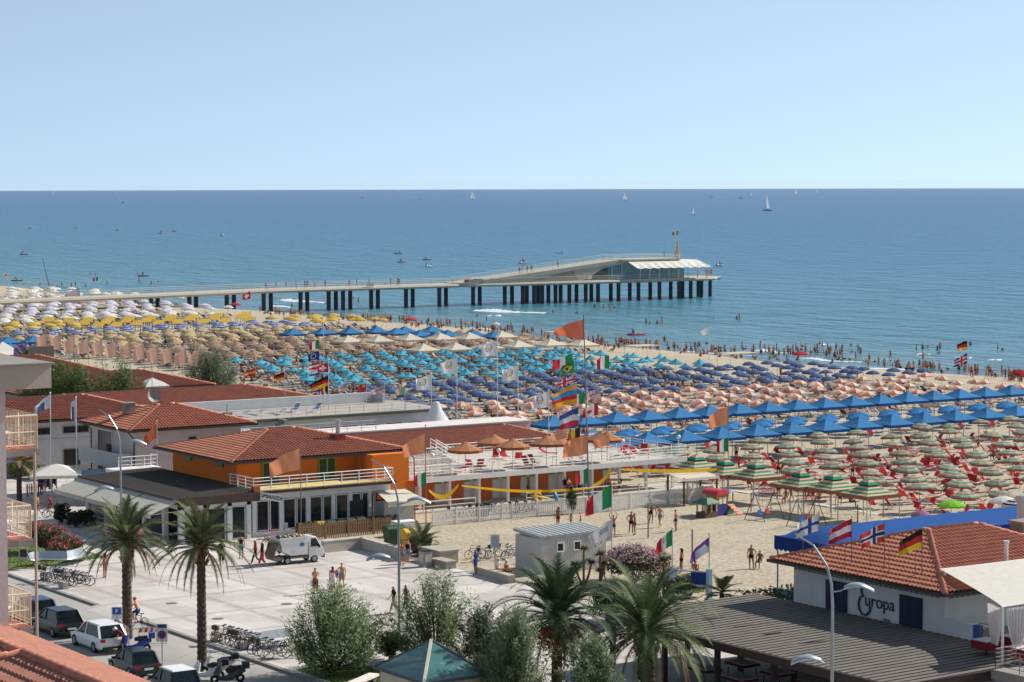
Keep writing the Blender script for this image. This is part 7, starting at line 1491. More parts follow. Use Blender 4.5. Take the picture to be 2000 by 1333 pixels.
# oleanders
def bush(label, x, y, rad, h, gcols, fcols, seed, n=4200, nfl=900, name='oleander', cat='flowering shrub'):
    t = thing(name, label, cat, (x, y, 0)); rnd = random.Random(seed); lob = [(rnd.uniform(-.6, .6) * rad, rnd.uniform(-.6, .6) * rad, rnd.uniform(.35, .75) * h, rnd.uniform(.35, .6) * rad) for _ in range(9)]
    def fn(r):
        l = lob[r.randrange(9)]; d = Vector((r.gauss(0, 1), r.gauss(0, 1), r.gauss(0, 1))).normalized(); q = l[3] * r.random() ** .4; p = Vector((l[0], l[1], l[2])) + Vector((d.x * q, d.y * q, d.z * q * h / rad * .55)); p.z = max(.1, p.z); return p, d
    m = MB()
    for l in lob: m.tube([(0, 0, 0), (l[0] * .5, l[1] * .5, l[2] * .5), (l[0], l[1], l[2])], [.05, .04, .02], 5)
    m.build('stems', paint('4E4034'), t); leafmass('foliage', gcols, n, fn, .11, t, rnd)
    def ff(r):
        l = lob[r.randrange(9)]; d = Vector((r.gauss(0, 1), r.gauss(0, 1), abs(r.gauss(.3, .8)))).normalized(); c = Vector((l[0], l[1], l[2])) + Vector((d.x * l[3], d.y * l[3], d.z * l[3] * h / rad * .55)) * 1.02; return c + Vector((r.gauss(0, .05),) * 3), d
    if nfl: leafmass('flowers', fcols, nfl, ff, .085, t, rnd)
OG = [leaf('45552F'), leaf('364624'), leaf('55653A')]
x, y = P(92, 1078, 0); bush('tall red flowering oleander at the back of the left lawn', x, y, 1.6, 2.3, OG, [leaf('B83A4A'), leaf('C8566A')], 1)
x, y = P(126, 1088, 0); bush('lower red flowering oleander by the end of the curved bench', x, y, 1.6, 1.6, OG, [leaf('B03A48'), leaf('BE5666')], 2)
x, y = P(1238, 1140, 0); bush('wide pale pink oleander in flower beyond the palms', x, y, 2.6, 2.6, OG, [leaf('C39AA6'), leaf('B88494'), leaf('D2B4BC')], 3, 7000, 3800)
x, y = P(762, 1290, 0); bush('small pink oleander by the lamp post behind the pyramid', x, y, 1.0, 1.7, OG, [leaf('B84A62')], 4, 2200, 250)
x, y = P(1345, 1170, 0); bush('dark shrub with pinkish buds beside the blue banner frame', x, y, 1.6, 1.7, OG, [leaf('8A6A62')], 6, 3500, 300)
x, y = P(1215, 1215, 0); bush('dark shrub in shadow between the two date palms', x, y, 2.2, 2.4, [leaf('2E3A24'), leaf('39462C')], [leaf('6A4A44')], 9, 5000, 300)
x, y = P(868, 1000, 0); bush('small green shrub behind the left end of the picket fence', x, 160.0, .7, 1.5, OG, [], 7, 1500, 0, 'garden_shrub', 'shrub')
x, y = P(1020, 985, 0); bush('slim tall leafy plant in front of the cabin veranda', x, 158.7, .5, 2.6, OG, [], 8, 1300, 0, 'garden_shrub', 'shrub')
for i, (px_, py_, h) in enumerate(((122, 1022, 1.6), (148, 1030, 1.3), (165, 1026, 1.2))): x, y = P(px_, py_, 0); bush('dark potted shrub before the cafe wing, %s from the left' % ordn(i), x, y, .8, h, [leaf('26331D'), leaf('1F2A18')], [], 20 + i, 1400, 0, 'potted_shrub', 'shrub')
# row of small trees between the lodges
for i in range(8):
    px_ = 60 + i * 26; x, y = P(px_, 750, 5.2); h = RND.uniform(7.8, 8.8); bush('leafy green tree in the row behind the long lodge, %s from left' % ordn(i), x, y, 2.0, h, [leaf('5C7438'), leaf('4A6230'), leaf('6E8448')], [], 40 + i, 3600, 0, 'leafy_tree', 'tree')
for i, (px_, py_) in enumerate(((40, 920), (70, 922), (92, 925))): x, y = P(px_, py_, .6); bush('clipped light green shrub below the lodge wall, %s from the left' % ordn(i), x, y, 1.3, 1.4, [leaf('6A7A34'), leaf('5A6A2C')], [], 60 + i, 1500, 0, 'garden_shrub', 'shrub')
# ================================================================ FLAGS
def flagpole(label, x, y, h, z=0.0, r=.045, c='C9CBCC', grp=None, lean=(0, 0)):
    t = thing('flagpole', label, 'flagpole', (x, y, z), 0, grp); m = MB(); m.cyl((0, 0, -.1), (lean[0], lean[1], h), r * 1.15, r * .75, 8); m.build('pole', metal_(c, .45), t); m = MB(); m.ball((lean[0], lean[1], h + .04), r * 1.4, 8); m.build('finial', metal_(c, .45), t); return t
def flag(label, x, y, z, w, h, fn, cols, seed=0, drop=.35, nx=26, ny=18, name='flag', cat='flag', spread=.72):
    """hoist at (x, y), top at z, flying to the left of the view and falling away by drop*w"""
    w *= 1.22; m = MB(); rnd = random.Random(seed); ph = rnd.uniform(0, 6); dr = -rt * .95 - fw * .3; sd_ = Vector((-dr.y, dr.x, 0))
    for i in range(nx + 1):
        u = i / nx
        for j in range(ny + 1):
            v = j / ny; wv = .085 * w * u * math.sin(u * 7.5 + ph + v * 1.3) + .04 * w * u * math.sin(u * 13 + v * 3 + ph); p = Vector((x, y, z)) + dr * (u * w * (1 - .1 * u)) + sd_ * wv; m.v.append((p.x, p.y, z - h * (v * (1 - (1 - spread) * u)) - (drop + .12) * w * u ** 1.15 + .03 * h * math.sin(u * 8 + ph)))
    for i in range(nx):
        for j in range(ny): k = i * (ny + 1) + j; m.f.append((k, k + 1, k + ny + 2, k + ny + 1)); m.m.append(fn((i + .5) / nx, (j + .5) / ny))
    return tag(m.build(name, [cloth(c, 0) for c in cols], smooth=True), label, cat)
VT = lambda u, v: min(2, int(u * 3)); HT = lambda u, v: min(2, int(v * 3)); HT2 = lambda u, v: 0 if v < .33 or v > .67 else 1
ITc = ['2E8A55', 'E2E0DC', 'C2313C']; DEc = ['1C1B1C', 'B8252B', 'E0B02C']; PL = lambda u, v: 0
def cross(cu, w1, w2): return lambda u, v: 2 if abs(u - cu) < w2 or abs(v - .5) < w2 * 1.4 else (1 if abs(u - cu) < w1 or abs(v - .5) < w1 * 1.4 else 0)
def usa(u, v): return (2 if (int(u * 26) + int(v * 18)) % 3 == 0 else 3) if u < .4 and v < .54 else (0 if int(v * 13) % 2 == 0 else 2)
def euf(u, v):
    q = math.hypot((u - .5) * 1.5, v - .5); a = math.degrees(math.atan2(v - .5, (u - .5) * 1.5)) % 30; return 1 if abs(q - .3) < .05 and (a < 9 or a > 21) else 0
def swi(u, v): return 1 if (abs(u - .5) < .1 and abs(v - .5) < .32) or (abs(v - .5) < .1 and abs(u - .5) < .3) else 0
def ukf(u, v):
    if abs(u - .5) < .06 or abs(v - .5) < .09: return 1
    if abs(u - .5) < .11 or abs(v - .5) < .16: return 2
    d = min(abs(u - v), abs(u + v - 1)); return 1 if d < .045 else (2 if d < .12 else 0)
def bra(u, v):
    q = math.hypot((u - .5) * 1.4, v - .5); return 2 if q < .17 else (1 if abs(u - .5) / .42 + abs(v - .5) / .4 < 1 else 0)
def can(u, v): return 1 if abs(u - .5) > .26 else (1 if abs(u - .5) + abs(v - .5) * .8 < .17 or (abs(u - .5) < .02 and v > .5 and v < .75) else 0)
def emb(u, v):
    q = math.hypot((u - .5) * 1.4, v - .42); return 1 if abs(q - .15) < .05 and v > .36 else (2 if abs(q - .25) < .022 or q < .05 else 0)
OBAN = 'E2946E'
# three white flagpoles at the near edge of the sand
for px_, py_, ytop, lb in ((1195, 1113, 944, 'tall white flagpole with the italian flag behind the yuccas'), (1313, 1172, 1032, 'flagpole on a blue base carrying the small italian flag with crest'), (1385, 1176, 1043, 'flagpole on a pale blue base carrying the purple flag')):
    x, y = P(px_, py_, 0); h = 26.5 - (ytop - 357) / (py_ - 357) * 26.5; flagpole(lb, x, y, h * 1.005)
    if px_ == 1195: PX = (x, y, h)
    if px_ == 1313: PA_ = (x, y, h)
    if px_ == 1385: PB_ = (x, y, h)
flag('large italian tricolour flying before the white picket fence', PX[0], PX[1], PX[2] - .1, 1.75, 1.55, VT, ITc, 1, .35, nx=30)
def dlr(u, v): return 1 if (.15 < u < .5 and .2 < v < .48 and (int(u * 30) + int(v * 20)) % 2) else 0
f_ = flag('white flag with dark emblem and back-to-front lettering in front of the site cabin', PX[0], PX[1], PX[2] - 2.45, 1.55, 1.45, dlr, ['D6D4D6', '3B3F55'], 2, .5, nx=30, ny=20)
for i, ch in enumerate('ƎƆOЯ .IƎᗡ'[::-1] if False else 'DEL ROCE'):
    if ch == ' ': continue
    u = .12 + i * .095; dr = -rt * .95 - fw * .3; p = Vector((PX[0], PX[1], PX[2] - 2.45)) + dr * (u * 1.55); zz = PX[2] - 2.45 - 1.45 * .88 - .5 * 1.55 * u ** 1.25
    M_ = Matrix(((dr.x, 0, 0, p.x - fw.x * .16), (dr.y, 0, 0, p.y - fw.y * .16), (0, 1, 0, zz), (0, 0, 0, 1))); M_[0][2], M_[1][2] = -fw.x, -fw.y
    text('lettering', ch, .26, cloth('3B3F55', 0), M_, f_, ext=.004)
def itc(u, v): return 2 if .4 < u < .62 and .15 < v < .5 and (int(u * 40) + int(v * 24)) % 2 == 0 else VT(u, v)
flag('small italian flag with a red crest on the blue-based pole', PA_[0], PA_[1], PA_[2] - .05, 1.0, 1.05, itc, ITc, 3, .55)
flag('purple and white flag drooping from the pole right of the italian one', PB_[0], PB_[1], PB_[2] - .2, 1.15, .95, lambda u, v: 0 if u + v * .6 < .42 or v < .3 or u > .75 else 1, ['75509A', 'D2CCD8'], 4, .55)
for (q, lb) in ((PA_, 'pale blue painted base of the flagpole with the small italian flag'), (PB_, 'pale blue painted base of the flagpole with the purple flag')):
    m = MB(); m.box(-.14, -.14, 0, .14, .14, 2.1); m.box(-.22, -.22, 0, .22, .22, .25); o = m.build('pole_base', paint('9CB6C8')); o.location = (q[0], q[1], 0); tag(o, lb, 'pole base')
t = thing('banner_frame', 'blue banner stretched between the two pale blue flagpole bases', 'banner'); m = MB()
for z in (1.9, 1.0): m.cyl((PA_[0], PA_[1], z), (PB_[0], PB_[1], z), .05, n=7)
m.build('frame', paint('B9C6D2'), t); m = MB(); a, b = Vector((PA_[0], PA_[1], 1.45)), Vector((PB_[0], PB_[1], 1.45)); m.bar(a.lerp(b, .5), a.lerp(b, .97), .02, .8); m.build('banner', cloth('2F4C8E', 0), t)
# poles along the picket fence with orange flags and small tricolours
for i, (s, h, of, it, lbl) in enumerate(((86.1, 7.4, (6.9, 2.1, 1.6), None, 'left'), (97.0, 7.9, (7.3, 1.6, 1.5), (4.3, .9, 1.1), 'second'), (126.6, 8.3, (7.9, 1.5, 1.6), (5.2, 1.0, 1.2), 'right'))):
    flagpole('thin grey flagpole by the fence, %s of the orange flagpoles' % lbl, s, 158.6, h, r=.04, c='77797A'); flag('orange beach flag on the %s fence pole' % lbl, s, 158.6, of[0], of[1], of[2], PL, [OBAN], 10 + i, .3)
    if it: flag('small italian flag below the orange flag on the %s fence pole' % lbl, s, 158.6, it[0], it[1], it[2], VT, ITc, 20 + i, .15)
flagpole('white flagpole with an orange flag in front of the grey house wall', 86.2, 183.6, 6.8, r=.04); flag('drooping orange flag before the grey house wall', 86.2, 183.6, 6.6, 1.0, 1.2, PL, ['D2704A'], 31, .75)
x, y = 112.4, 158.6; lean = (-.35, .3); flagpole('very tall leaning mast with the string of national flags by the cabin fence', x, y, 15.8, r=.06, c='77797A', lean=lean)
flag('large plain orange flag at the top of the tall mast', x + lean[0], y + lean[1], 15.6, 2.2, 1.7, PL, ['D8755A'], 33, .18, spread=.25)
# dressing line of flags left of the mast
MS = [(14.2 - 1.35, 1.75, 'italian flag second down the mast line', VT, ITc, 1.0), (12.2, 1.2, 'green and yellow brazilian flag on the mast line', bra, ['2F8448', 'D8B23A', '2C3F86'], .9), (11.2, 1.9, 'british flag on the mast line', ukf, ['2B3A78', 'B83038', 'DAD8D8'], .8),
      (10.4, 2.2, 'yellow, blue and red striped flag on the mast line', lambda u, v: (0, 1, 2, 0)[min(3, int(v * 4))], ['E0A030', '3F8CC4', 'C03838'], 1.6), (8.5, 1.8, 'blue, white and red striped flag on the mast line', HT, ['46508E', 'C9C9D2', 'B83A44'], 1.5), (6.9, 1.2, 'flag with yellow and grey bands lowest on the mast line', lambda u, v: min(2, int(u * 3)), ['3A342E', 'D2B440', 'C0703E'], 1.3)]
for i, (z, w, lb, fn, cc, hh) in enumerate(MS): q = 1.35 - .12 * i; flag(lb, x - rt.x * q, y - rt.y * q, z, w * .85, hh, fn, cc, 50 + i, .25)
for i, (z, w, lb, fn, cc, hh, off) in enumerate(((12.7, 1.0, 'italian flag right of the tall mast', VT, ITc, 1.1, -1.6), (10.1, 1.0, 'red and white striped american flag right of the mast', usa, ['B83A44', 'B83A44', 'D8D4D2', '3A4278'], .9, -.9), (8.8, 1.25, 'canadian maple leaf flag on the mast', can, ['D6D0D0', 'B83038'], .95, -.7), (6.4, 1.9, 'big torn orange flag low on the tall mast', PL, [OBAN], 1.7, .1), (6.3, 1.2, 'short orange flag right of the mast near the terrace', PL, [OBAN], .9, -1.6), (6.9, 1.2, 'pale orange flag left of the mast above the terrace', PL, ['D79A80'], .9, 1.8), (2.0 + 1.6, .95, 'small italian flag on the mast at terrace height', VT, ITc, 1.25, .1))): flag(lb, x - rt.x * off, y - rt.y * off, z, w, hh, fn, cc, 70 + i, .2)
m = MB(); m.tube([(x + lean[0], y + lean[1], 14.5), (x - rt.x * 1.3, y - rt.y * 1.3, 10), (x - rt.x * .5, y - rt.y * .5, 4)], .015, 4); tag(m.build('flag_line', paint('8A8A86')), 'thin line carrying the string of flags from the mast top', 'rope')
xx, yy = P(1295, 862, 3.6); flagpole('slanting pole with an italian flag at the back rail of the terrace', 125.4, 179.6, 5.0, 2.7, .035, lean=(1.0, -.6)); flag('italian flag on the slanting pole before the blue gazebos', 126.4, 179.0, 7.6, 1.5, 1.1, VT, ITc, 90, .1)
# mast cluster by the bathing house
x, y = P(642, 790, 4.6); flagpole('white flagpole with swiss and german flags beside the bathing house', x, y, 5.0, 4.0); hz = lambda py: 26.5 - (py - 357) / (P(642, 790, 4.6)[0] * fw.x + P(642, 790, 4.6)[1] * fw.y) ** -1 / 4750 if False else CAMH - (py - 357) / 4750 * (x * fw.x + y * fw.y)
flag('red swiss flag with white cross', x, y, hz(708), 1.0, .95, swi, ['B82C38', 'E2DEDC'], 101, .1); flag('large german flag above the bathing house parapet', x, y, hz(734), 1.75, 1.0, HT, DEc, 102, .25)
x2, y2 = P(633, 786, 4.6); flagpole('taller flagpole with italian, european and austrian flags', x2, y2, 8.6, 4.0, .05); 
for i, (py_, w, h_, fn, cc, lb, dx) in enumerate(((666, .95, .95, VT, ITc, 'italian flag at the top of the bathing house pole', 9), (688, 1.05, .9, euf, ['2A3A86', 'D8C04A'], 'blue european flag with ring of stars', 9), (709, .95, .75, HT2, ['B82C38', 'E0DCDC'], 'red and white austrian flag under the european one', 9), (722, .95, .7, HT, ['C9B8B8', 'DEDCDC', '3A5A9A'], 'dutch flag in red, white and blue under the austrian one', 9), (755, 1.05, 1.0, cross(.4, .16, .07), ['B8303A', 'E0DCDC', '2F3C78'], 'norwegian cross flag low on the bathing house pole', 0), (750, .7, 1.0, VT, ['1C1B1C', 'D8B040', 'B8303A'], 'belgian tricolour low on the bathing house pole', -8))):
    flag(lb, x2 - rt.x * dx * .05, y2 - rt.y * dx * .05, hz(py_), w, h_, fn, cc, 110 + i, .15)
for i, (px_, yt, yb, w, fn, cc, lb) in enumerate(((500, 718, 770, 1.1, HT2, ['B8343A', 'D8B03A'], 'spanish flag left of the bathing house poles'), (556, 726, 772, 1.0, HT, DEc, 'small german flag right of the spanish one'), (678, 748, 783, .8, usa, ['B83A44', 'B83A44', 'D8D4D2', '3A4278'], 'drooping striped flag on the parapet, left of the chinese one'), (716, 748, 782, .8, lambda u, v: 1 if math.hypot(u - .3, v - .3) < .2 else 0, ['B0302E', 'D8A83A'], 'red flag with yellow emblem on the parapet'), (751, 752, 779, 1.2, usa, ['B83A44', 'B83A44', 'D8D4D2', '3A4278'], 'american flag on the bathing house parapet'), (791, 755, 792, .9, lambda u, v: 0 if u < .45 else 1, ['8CB088', 'C9B09A'], 'faded green flag at the right end of the parapet'))):
    xx, yy = P(px_, yb, 4.5); D_ = xx * fw.x + yy * fw.y; z1 = CAMH - (yt - 357) / 4750 * D_; flagpole('thin parapet pole, %s from the left' % ordn(i), xx, yy, z1 - 4.0 + .1, 4.0, .03); flag(lb, xx, yy, z1, w, .8, fn, cc, 130 + i, .2)
# white beach flags with round emblem
for i, (px_, yt, yb, s) in enumerate(((972, 663, 818, 128), (893, 697, 822, 126), (1012, 712, 816, 131), (843, 730, 800, 127), (1072, 764, 842, 128))):
    lo, hi = 40, 400
    for _ in range(50):
        mid = (lo + hi) / 2
        if proj(s, mid, 0)[0] > px_: lo = mid
        else: hi = mid
    D_ = s * fw.x + lo * fw.y; z1 = CAMH - (yt - 357) / 4750 * D_; flagpole('white beach flagpole over the umbrellas, %s in size' % ('tallest', 'second', 'third', 'shortest', 'fourth')[i], s, lo, z1, r=.045, c='D6D8DA'); flag('white flag with round yellow and blue emblem, %s pole' % ('tallest', 'second tallest', 'third tallest', 'shortest', 'fourth tallest')[i], s, lo, z1 - .1, 1.5, 1.5, emb, ['DCDCDC', 'D2B440', '4A5A86'], 150 + i, .15)
# row of peach banners
for i in range(13):
    px_ = 92 + i * 27.2; lo, hi = 40, 500
    for _ in range(50):
        mid = (lo + hi) / 2
        if proj(130, mid, 0)[0] > px_: lo = mid
        else: hi = mid
    D_ = 130 * fw.x + lo * fw.y; yt = 648 + i * 3.1; z1 = CAMH - (yt - 357) / 4750 * D_; flagpole('thin pole of a peach banner, %s from the left' % ordn(i), 130, lo, z1, r=.035, c='8E8E8C', grp='poles of the peach banners'); flag('faded peach banner, %s from the left in the row' % ordn(i), 130, lo, z1 - .05, 1.3, 2.0, PL, ['E0B49C'], 170 + i, .35, 16, 10)
for (px_, yt, yb, lb, cc, fn) in ((53, 665, 700, 'purple flag left of the peach banners', ['5A4A86', '8A7AB0'], lambda u, v: int(u * 5 + v * 3) % 2),):
    xx, yy = P(px_, yb, 4); D_ = xx * fw.x + yy * fw.y; z1 = CAMH - (yt - 357) / 4750 * D_; flagpole('pole of the purple flag', xx, yy, z1, r=.035); flag(lb, xx, yy, z1, 1.6, 1.7, fn, cc, 190, .4)
# flags on the restaurant roof
for i, (bx, by, fx_, ft, fn, cc, lb) in enumerate(((1627, 1098, 1626, 1008, lambda u, v: 1 if abs(u - .38) < .075 or abs(v - .5) < .1 else 0, ['DCDCDA', '3A4F86'], 'finnish flag with blue cross on the restaurant roof'), (1680, 1107, 1678, 1019, HT2, ['B02C3C', 'DCD6D6'], 'red and white austrian flag on the restaurant roof'), (1729, 1118, 1727, 1027, cross(.42, .13, .06), ['C8443A', 'D8D4D4', '2F3F78'], 'norwegian flag on the restaurant roof'), (1782, 1128, 1781, 1040, HT, ['26221F', 'B83434', 'DCBE2E'], 'german flag on the restaurant roof nearest the hip'))):
    xx, yy = P(bx, by, 6.0); xx = 87.5; yy = [101.6, 98.9, 96.3, 93.4][i]; zr = 5.45 + (xx - 86.5) * .29; D_ = xx * fw.x + yy * fw.y; z1 = CAMH - (ft - 357) / 4750 * D_; flagpole('thin roof pole of the %s' % lb.split(' on ')[0], xx, yy, z1 - zr + .1, zr, .025, '7A6E68'); flag(lb, xx, yy, z1, 1.28, 1.0, fn, cc, 200 + i, .28, 34, 22)
for i in range(6): yy = 102.6 - i * 1.75; xx = 87.2 + .25 * (i % 2); flagpole('bare thin roof pole, %s from the left on the restaurant' % ordn(i), xx, yy, 1.3, 5.45 + (xx - 86.5) * .29, .02, '7A6E68', 'bare poles on the restaurant roof')
# poles before the lodge, shore poles
for i, (px_, yt, yb) in enumerate(((101, 767, 905), (151, 776, 915))): 
    s = 80.5 + i * 2.2; lo, hi = 150, 260
    for _ in range(40):
        mid = (lo + hi) / 2
        if proj(s, mid, 0)[0] > px_: lo = mid
        else: hi = mid
    D_ = s * fw.x + lo * fw.y; z1 = CAMH - (yt - 357) / 4750 * D_; flagpole('white flagpole before the grey lodge, %s of two' % ('left', 'right')[i], s, lo, z1, r=.06, c='DDDDDD'); flag('white and blue drooping flag on the %s lodge pole' % ('left', 'right')[i], s, lo, z1 - .1, 1.2 if i == 0 else .4, 1.1 if i == 0 else 1.9, lambda u, v: 1 if u > .35 and v > .3 and u < .8 else 0, ['D2D4D8', '55607A'], 220 + i, .6)
for i, (px_, py_, yt, w, h_, fn, cc, lb) in enumerate(((1385, 703, 640, 1.3, 1.0, PL, ['E0E0E0'], 'white flag at the waterline beside the crowd'), (1889, 737, 666, 1.4, 1.3, HT, DEc, 'german flag on the shore pole at the right'), (192, 572, 537, 1.3, 1.2, lambda u, v: min(2, int(u * 3)), ITc, 'red and white flag by the pier start'), (16, 566, 529, 1.0, 1.2, lambda u, v: 1 if .3 < u < .7 and .3 < v < .7 else 0, ['D8C8C8', 'B83A44'], 'small white and red flag at the far left shore'), (157, 600, 560, 3.2, 3.6, PL, ['B9B0B8'], 'big pale lilac flag before the pier'), (490, 612, 567, 1.6, 1.6, swi, ['B8303A', 'DEDADA'], 'red and white danish flag over the yellow awnings'), (755, 640, 609, 1.2, 1.5, lambda u, v: 0 if u < .4 else 1, ['8CC0A0', 'C98A90'], 'pale green flag beyond the blue gazebos'))):
    x, y, z = at_px(px_, py_); D_ = x * fw.x + y * fw.y; z1 = CAMH - (yt - 357) / 4750 * D_; flagpole('pole of the %s' % lb, x, y, z1 - z, z, .05, 'C9CBCC'); flag(lb, x, y, z1 - .1, w, h_, fn, cc, 240 + i, .2)
x, y, z = at_px(1889, 737); D_ = x * fw.x + y * fw.y; flag('blue flag with red and white cross under the german one', x, y, CAMH - (693 - 357) / 4750 * D_, 1.9, 1.5, cross(.4, .15, .08), ['2F4488', 'D8D6DA', 'B8343E'], 260, .25)
for i, (px_, py_, tx, ty) in enumerate(((98, 567, 84, 505), (280, 570, 268, 527))):
    x, y, z = at_px(px_, py_); D_ = x * fw.x + y * fw.y; h = (py_ - ty) / 4750 * D_; dx = (tx - px_) / 4750 * D_; m = MB(); m.cyl((0, 0, 0), (dx * rt.x, dx * rt.y, h), .16, .08, 7); o = m.build('leaning_mast', paint('5A5F6A')); o.location = (x, y, z); tag(o, 'dark leaning boat mast on the shore %s' % ('at the far left', 'by the pier rail')[i], 'mast')
# ================================================================ PIER
pr = thing('pier', 'long concrete pier with ramped roof and terrace restaurant at its sea end', 'pier'); CON = plaster('B0A797'); CON2 = plaster('A7A199'); yc, hw = 478.5, 3.6
def outl(x): return hw + (0 if x < 300 else min(3.2, (x - 300) * .09))
m = MB(); xs = [150 + 5 * i for i in range(45)] + [373, 375, 376]
for x in xs:
    o = outl(x) * (1 if x < 373 else (.85 if x < 375 else .6)); zd = 3.1 if x > 250 else 3.1 - (250 - x) * .012
    for (yy, z) in ((-o, zd - .75), (-o - .25, zd - .35), (-o, zd), (o, zd), (o + .25, zd - .35), (o, zd - .75)): m.v.append((x, yc + yy, z))
n = len(xs)
for i in range(n - 1):
    for k in range(6): m.f.append((i * 6 + k, i * 6 + (k + 1) % 6, i * 6 + 6 + (k + 1) % 6, i * 6 + 6 + k)); m.m.append(0)
m.f.append(tuple(range((n - 1) * 6, n * 6))); m.m.append(0); m.build('deck', CON, pr)
m = MB()
for sg in (-1, 1): railing(m, [(x, yc + sg * (outl(x) - .1), 3.1 if x > 250 else 3.1 - (250 - x) * .012) for x in range(160, 374, 6)], 1.15, 3, 3, .03)
railing(m, [(374, yc - 5, 3.1), (375.4, yc, 3.1), (374, yc + 5, 3.1)], 1.15, 2, 3, .03); m.build('deck_railing', paint('C9C4BA'), pr)
PIL = mat('pile_concrete', '3A3F45', rough=.9, var=.3, scale=.8)
PX_ = [515, 529, 587, 600, 642, 656, 670, 684, 725, 738, 793, 806, 858, 871, 924, 937, 986, 1000, 1021, 1029, 1043, 1051, 1059, 1071, 1085, 1095, 1112, 1126, 1144, 1155, 1168, 1193, 1208, 1230, 1247, 1270, 1288, 1310, 1326, 1333, 1349, 1364, 1370, 1387, 443, 457, 370, 383, 295, 308]
for i, q in enumerate(PX_):
    y = yc + (1.5 if i % 2 else -1.5) - (1.5 if q > 1000 else 0); lo, hi = 150, 400
    for _ in range(40):
        mid = (lo + hi) / 2
        if proj(mid, y, 0)[0] < q: lo = mid
        else: hi = mid
    m = MB(); m.cyl((lo, y, -5), (lo, y, 2.4), .48, n=10); m.cyl((lo, y, 2.1), (lo, y, 2.45), .6, n=10); m.build('pile', PIL, pr)
# ramp and upper terrace: solid wedge wall facing the beach, roof slab with rail
def prx(q, py, y): 
    lo, hi = 150, 420
    for _ in range(40):
        mid = (lo + hi) / 2
        if proj(mid, y, 5)[0] < q: lo = mid
        else: hi = mid
    return lo, CAMH - (py - 357) / 4750 * (lo * fw.x + y * fw.y)
yf = yc - 4.0; A = [prx(1000, 548, yf)[0], prx(1215, 516, yf)[0], prx(1325, 516, yf)[0]]
m = MB(); zt = 7.9
m.add([(A[0] - 14, yf, 3.1), (A[0] - 14, yf, 3.3), (A[1], yf, zt), (A[1] + 6, yf, zt), (A[1] - 5.5, yf, 5.9), (A[1] - 11.5, yf, 3.1)], [tuple(range(6))]); k = len(m.v)
m.add([(x, yc + 3.6, z) for x, y, z in m.v[:6]], [tuple(range(5, -1, -1))]); m.f += [(0, 1, 7, 6), (1, 2, 8, 7), (2, 3, 9, 8), (3, 4, 10, 9), (4, 5, 11, 10)]; m.m += [0] * 5; m.build('ramp_wall', plaster('A8A296'), pr)
m = MB(); m.add([(A[1] - 27, yf - .03, 3.3), (A[1] - 13, yf - .03, 3.3), (A[1] - 14.2, yf - .03, 5.6)], [(0, 1, 2)]); m.build('ramp_recess', plaster('8C8578'), pr)
m = MB(); m.box(A[1] - .5, yf - .4, zt - .35, A[2] + .5, yc + 4, zt + .02); m.build('upper_terrace', CON, pr)
m = MB()
for sg in (yf - .3, yc + 3.8): railing(m, [(A[0] - 12, sg, 3.4), (A[1], sg, zt), (A[2] + .3, sg, zt)], 1.0, 3, 3, .03)
m.build('ramp_railing', paint('CFCAC0'), pr)
m = MB(); x0, x1 = A[1] + 1.5, A[2] + 7.0; n = 9
for i in range(n):
    xa, xb = x0 + (x1 - x0) * i / n, x0 + (x1 - x0) * (i + 1) / n; xm = (xa + xb) / 2
    for (p, q) in ((xa, xm), (xm, xb)): sag_ = lambda x: .22 if x == xm else 0; k = len(m.v); m.v += [(p, yf - 4.2, 5.9 - sag_(p)), (q, yf - 4.2, 5.9 - sag_(q)), (q + (-2.2 if i == n - 1 and q == xb else 0), yf + .2, 7.5), (p, yf + .2, 7.5)]; m.f.append((k, k + 1, k + 2, k + 3)); m.m.append(0)
m.add([(x1, yf - 4.2, 5.9), (x1, yc + 3, 5.9), (A[2] + 4.8, yc + 2, 7.5), (A[2] + 4.8, yf + .2, 7.5)], [(0, 1, 2, 3)]); m.add([(A[1], yf + .2, 7.5), (x1 - 2.2, yf + .2, 7.5), (x1 - 2.2, yc + 3, 7.5), (A[1], yc + 3, 7.5)], [(0, 1, 2, 3)]); m.build('awning', cloth('E8E4DA', 0), pr)
m = MB(); m.box(A[1] - 4, yf + .3, 3.1, A[2] + 2, yc + 3, 7.3); 
m.build('restaurant_glass', mat('pier_glass', '5E7F88', rough=.15, var=.25, scale=.3, spec=.6), pr)
for i in range(10): x = A[1] - 3 + i * (x1 - A[1] + 2) / 9; m = MB(); m.cyl((x, yf - 3.6 if i > 1 else yf, 3.1), (x, yf - 3.6 if i > 1 else yf, 6.2 if i > 1 else 7), .1, n=6); m.build('awning_post', paint('CFCAC0'), pr)
for k_, (q, h, c) in enumerate(((1307, 3.2, 'C9CBCC'), (1322, 5.0, 'C9CBCC'))): xx = prx(q, 510, yc)[0]; flagpole('thin mast on the pier roof, %s one' % ('left', 'right')[k_], xx, yc, h + 1.6, zt, .06)
xx = prx(1325, 510, yc)[0]; flag('small italian flag at the top of the pier mast', xx, yc, zt + 6.6, 1.5, 1.1, VT, ITc, 280, .05)
xx = prx(1323, 505, yc)[0]; t = thing('yellow_beacon', 'yellow lattice beacon tower on the pier roof', 'beacon', (xx, yc, zt)); m = MB(); m.cyl((0, 0, 0), (0, 0, 3.6), .55, .16, 6); m.cyl((0, 0, 3.6), (0, 0, 4.1), .25, .25, 8); m.build('tower', paint('C9A040'), t)
